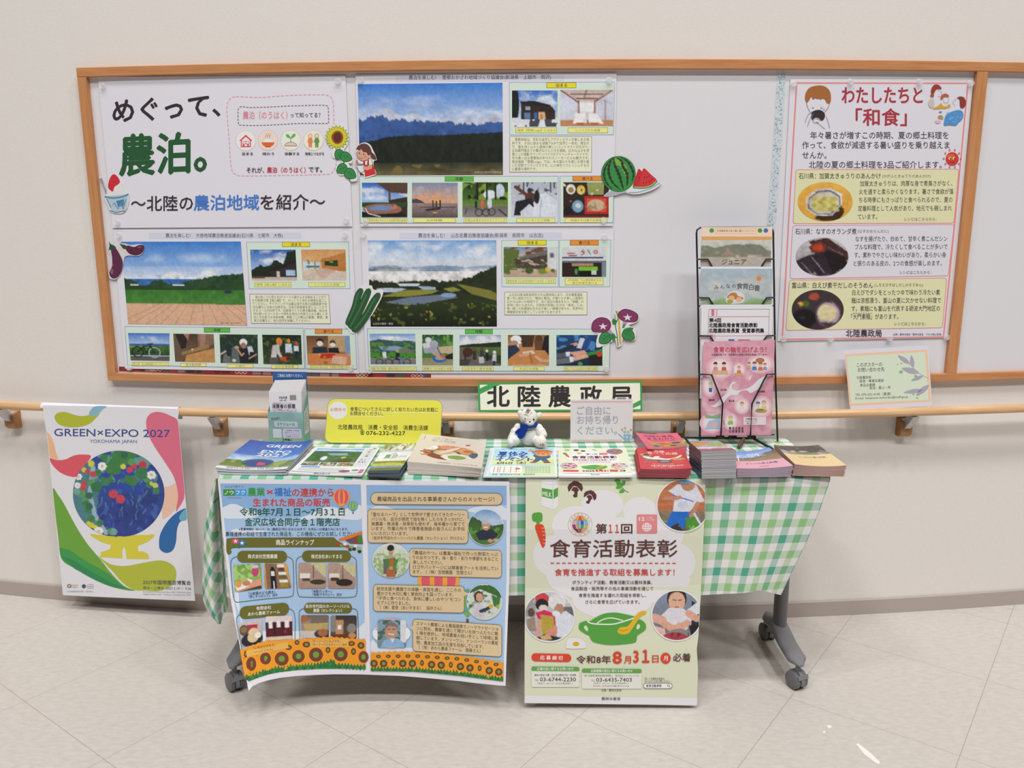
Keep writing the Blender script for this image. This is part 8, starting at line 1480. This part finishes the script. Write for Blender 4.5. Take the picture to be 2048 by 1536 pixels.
for pts in (((1398.8, 748.6, .036), (1400, 748.6, -.006), (1423, 749.6, -.0115), (1445.4, 806.8, -.0115), (1441.6, 872, -.0115), (1441.6, 876, .02)), ((1551.8, 748, .036), (1551, 748, -.006), (1533.8, 749, -.0115), (1503.9, 807.6, -.0115), (1500.9, 872, -.0115), (1500.9, 876, .02))):
    b = MB(); b.tube([rk(*p) for p in pts], wr, 8); b.build('holder_wire', M['black'], rko, True)
b = MB()
for y in (536, 612, 688, 870): b.tube([rk(1397, y, .036), rk(1549, y-.6, .036)], wr*.8, 8)
b.build('cross_wire', M['black'], rko, True)
b = MB(); q = [rk(1364, 876.5, .02), rk(1396, 877.5, .02), rk(1505, 875, .02)]
b.tube([Vector((p.x, p.y, TZ+.014)) for p in (rk(1368, 874, .04), rk(1505, 873, .03))], .0035, 8)
e0, e1 = rk(1505, 873.5, .028), on_z(1552, 905, TZ); b.tube([Vector((e0.x, e0.y, TZ+.016)), Vector((e1.x, e1.y, TZ+.0045))], .0042, 8)
b.tube([rk(1368, 874, .04), Vector((rk(1368, 874, .04).x+.012, rk(1368, 874, .04).y-.03, TZ+.003))], .0035, 8)
for x in (1441, 1466, 1504): p = rk(x, 873.6, .012); b.box((p.x-.012, p.y-.004, p.z-.006), (p.x+.012, p.y+.012, p.z+.003), .001)
b.build('base_wire', M['black'], rko, True)
b = MB(); p0, p1 = rk(1489, 875, .012), on_z(1477, 898, TZ); p1.z = TZ+.004; b.tube([p0, p0.lerp(p1, .3), p0.lerp(p1, .65), p1], [.003, .006, .0075, .005], 10); b.build('base_foot', mat('brown_rubber', '5a4634', .35), rko, True)
def mag(corners, dy, art, label, th=.003, edge='dfdde2', name='magazine', mat_='gloss'):
    n = Vector((0, -math.cos(math.radians(4.5)), math.sin(math.radians(4.5)))); surf = s_plane(Vector((0, YR+dy, TZ)), n); s = Sheet(surf, .00004, 0, .0003)
    s.base(corners, 'e4e2e6', th, edge); art(s); o = s.build(name, M[mat_], None, surf((corners[2][0]+corners[3][0])/2, corners[2][1])[0]); tag(o, label, 'magazine', 'magazines in the wire rack'); return o
def m1(s):
    s.rect(1403, 454.5, 1544.6, 473, 'efd5bc'); s.rect(1403, 473, 1543.6, 480.5, 'dfa66a'); s.line(rr(1431, 456.5, 1512, 467, 1), .6, 'd9a890', True); s.text('北陸農政局の食と農と暮らしのページ', 1434, 1509, 461.6, 4.6, '7a6a60')
    s.ell(1411, 461.6, 4, 4, 'e6d9d2'); s.lv -= 1
    for x, h in ((1423.4, '4a9a5a'), (1520, '4a9a5a'), (1531.6, '4a78b4')): s.ell(x, 461, 4.6, 4.6, h, 14); s.lv -= 1
    s.lv += 1; s.photo([(1402.4, 480.5), (1543.6, 480), (1541, 533), (1400.6, 534)], [('g', 0, 'ccccc4', .3, 'c2c4bc'), ('r', [(0, .22), (.1, .2), (.2, .3), (.35, .2), (.45, .16), (.6, .18), (.7, .14), (.85, .2), (.93, .38), (1, .42)], .04, '7d8070', '8c8c7c'), ('sp', .25, .6, .3, 12, 8, '9a9a84'), ('p', [(.3, .56), (.38, .34), (.5, .56)], 'a48f80'), ('g', .62, 'b4a99c', 1, 'bcb4a8', 1), ('sp', .56, .8, .36, 12, 6, 'c9bab0')], (54, 24), seed=111); s.text('ジュニア', 1443.4, 1492.4, 524, 13, '4a463f', .02)
mag([(1402.6, 454.2), (1545, 453.4), (1538, 640), (1400, 641)], .028, m1, 'cream topped magazine with hill photo in the top rack tier', edge='a9b8c4')
def m2(s):
    s.photo([(1402, 537.5), (1545, 538), (1543, 611), (1400.4, 611)], [('g', 0, 'a9bac4', .7, 'b4bfc0'), ('cl', .25, .7, .5, 4, 3, 'd2c9c6'), ('r', [(0, .92), (.2, .86), (.32, .78), (.42, .9), (.6, .92), (.72, .78), (.85, .82), (1, .9)], .02, '9ab07c', '8aa878')], (50, 34), seed=112); s.rect(1402, 533.2, 1545, 537.6, 'e2e4ee')
    for i, ch in enumerate('みんなの食育白書'): s.mid(ch, 1433+11.6*i, 576-5*math.sin(math.pi*(i+.6)/8.2)+i*.2, [9.6, 9.6, 9.6, 9, 13, 13, 13, 13][i], '4c5054', .015); s.lv -= 1
    s.lv += 1; s.ell(1517.4, 557, 5, 4.8, 'd98a4e', 18)
    for a in range(0, 360, 36): s.line([(1517.4+6.5*math.cos(math.radians(a)), 557+6.4*math.sin(math.radians(a))), (1517.4+9*math.cos(math.radians(a)), 557+8.8*math.sin(math.radians(a)))], 1.1, 'dba06a'); s.lv -= 1
    s.lv += 1; s.poly(spline([(1452, 596), (1460, 584), (1474, 581), (1488, 590), (1487, 604), (1470, 608), (1454, 606)], 4), 'd9d6d4'); s.poly(spline([(1454, 594), (1462, 586), (1472, 586), (1476, 592), (1486, 595), (1484, 599), (1460, 598)], 3), 'b9804a'); s.ell(1463, 596, 6, 5, 'e0b094'); s.lv -= 1; s.ell(1478, 599, 6, 5, 'e0b094'); s.ell(1460, 603, 6, 4, 'a9a04a')
mag([(1402, 533), (1545.2, 533.6), (1541, 720), (1399, 722)], .018, m2, 'pale blue magazine with green hills and sun in the second rack tier')
def m3(s):
    s.rect(1403, 609.4, 1544.6, 611.6, 'eceaf2'); s.line([(1417.6, 618.6), (1539, 618.4)], .7, '8a8890'); s.line([(1417.6, 618.6), (1416, 672)], .7, '9a7a80'); s.line([(1539, 618.4), (1537, 672)], .7, '9a7a80'); s.rect(1422.8, 619, 1428.6, 631.4, 'd6748c'); s.lv -= 1; s.rect(1432.4, 619, 1434.6, 631.4, 'd6a0ae'); s.line([(1417, 633.4), (1538.4, 633)], 1, 'd68a9c'); s.line([(1416, 672), (1537, 671)], .8, 'd6a0ae')
    s.text('第4回', 1418.4, 1442, 640.4, 9, '3a3638', .04); s.text('北陸農政局食育活動表彰', 1418, 1515, 650.4, 9.6, '3a3638', .04); s.text('北陸農政局長賞  受賞事例集', 1417.6, 1528, 661.2, 9.6, '3a3638', .04); s.rect(1420, 669, 1426, 678, 'd6748c'); s.rect(1429, 669, 1431, 677, 'd6a0ae'); s.rect(1457, 678.6, 1469, 681, '5a5a9a'); s.rect(1476, 678.8, 1500, 680.6, 'c87a8a')
mag([(1403, 609.6), (1545, 609), (1541, 795), (1399.4, 797)], .008, m3, 'white magazine with bold black title in the third rack tier')
def m4(s):
    s.photo([(1407.7, 683.2), (1550, 679.8), (1542.3, 870.2), (1401.8, 871)], [('g', 0, 'd9a0b0', 1, 'd28ea2'), ('cl', 0, 1, .45, 5, 7, 'e6c4ce'), ('n', 0, 1, .06, 6, 6)], (50, 66), seed=113)
    for x, y, a, c_ in ((1440, 736, 22, 18), (1478, 740, 11, 12), (1521, 728, 22, 15), (1420, 772, 12, 18), (1424, 846, 20, 16), (1461, 843, 12, 14), (1484, 812, 13, 13), (1522, 814, 18, 18)):
        for k_, h in ((1.25, 'e4b9c4'), (1, 'ecd0d6'), (.8, 'f0dfe2')): s.ell(x, y, a*k_, c_*k_, h, 24)
        s.lv -= 3
    s.lv += 3
    s.poly(spline([(1421, 812), (1428, 810), (1436, 803), (1444, 795), (1452, 788), (1457, 780), (1460, 770), (1466, 764), (1472, 765), (1464, 770), (1464, 778), (1474, 781), (1486, 779), (1496, 776), (1506, 770), (1516, 760), (1530, 752), (1532, 760), (1524, 772), (1508, 783), (1500, 786), (1494, 781), (1482, 782), (1474, 790), (1462, 790), (1454, 796), (1446, 806), (1432, 814)], 3), 'e6e0e4'); s.poly(spline([(1497, 757), (1503, 750), (1502, 755), (1499, 760)], 3), 'e6e0e4')
    s.text('食育の輪を広げよう！', 1427, 1532.6, 699.4, 12.6, 'c4566c', .035, 0); s.text('北陸農政局では、北陸管内の食育の取組を推進しています！', 1423, 1534.6, 709.4, 4.6, '6a4a54', .01)
    def kid(x, y, hair, shirt, k_=1): s.ell(x, y, 4*k_, 4.2*k_, 'e8c4aa', 12); s.poly(circ(x, y-.8, 4.4*k_, 4.4*k_, 12, 180, 360), hair); s.poly([(x-5*k_, y+12*k_), (x-4*k_, y+5*k_), (x+4*k_, y+5*k_), (x+5*k_, y+12*k_)], shirt); s.lv -= 3
    for a in ((1431, 729, '4a3434', 'd8909c'), (1448, 729, '4a3434', 'd0605c'), (1478, 736, 'c89a70', 'd87a60', .9), (1498, 728, 'a8705a', 'c9a88a', .8), (1509, 728, '8a5a48', '4a86c4'), (1521, 729, '9a6a4a', 'd8784a'), (1530, 730, 'a87a5a', '8a9ac0', .8), (1421, 768, 'c9d08a', 'e6d0d0', .9), (1484, 808, 'c8905a', 'ecdcd4'), (1461, 836, 'd8b878', '9aba6a', 1.1), (1516, 808, '4a78b4', 'e8d0c8'), (1528, 806, 'd8a08a', 'e0c890', 1.2)): kid(*a)
    s.lv += 3; s.ell(1520, 712.6+8, 9, 5, 'b8785a'); s.rect(1424, 741, 1456, 749, 'd8b48a'); s.lv -= 1; s.rect(1469, 746, 1486, 753, 'cfa680'); s.rect(1418, 776, 1424, 784, '3a66a8'); s.ell(1522, 822, 12, 4, 'd2956a'); s.ell(1520, 820, 8, 2.6, '6a9a4a')
    s.poly([(1409, 828), (1424, 832), (1441, 828), (1440, 838), (1412, 836)], '8ab08a'); s.poly([(1410, 858), (1418, 842), (1440, 836), (1440, 857)], 'a9c0e2'); s.poly([(1418, 850), (1430, 844), (1438, 848), (1428, 856)], 'e0b4a8')
    for t, x0, x1, y in (('石川県', 1441, 1453, 779.6), ('新潟県', 1516, 1530, 783), ('福井県', 1418, 1429, 800), ('富山県', 1458, 1469, 801.6)): s.text(t, x0, x1, y, 4.4, '4a3a44', .02); s.lv -= 1
    s.lv += 1; s.rect(1487, 834, 1532, 850, 'ead9de'); s.text('北陸農政局の食育', 1491, 1514, 838, 3.4, '4a3a44', .02); s.text('ホームページはこちら', 1490, 1514, 842.6, 3.4, '4a3a44', .02); s.text('ご覧ください', 1491, 1513, 847, 3.4, 'c4566c', .02); s.text('農 林 水 産 省', 1458, 1487, 856.4, 6, '5a3f50', .02); s.text('北 陸 農 政 局', 1458, 1487, 862.4, 6, '5a3f50', .02)
mag([(1407.7, 683.2), (1550, 679.8), (1542.3, 870.2), (1401.8, 871)], -.002, m4, 'pink magazine with a white map and children in the lowest rack tier', .003, 'd8a8b4')
# ------------------------------------------------------------------ tidy up the lettering helper
bpy.data.objects.remove(_fo); bpy.data.curves.remove(_fc)
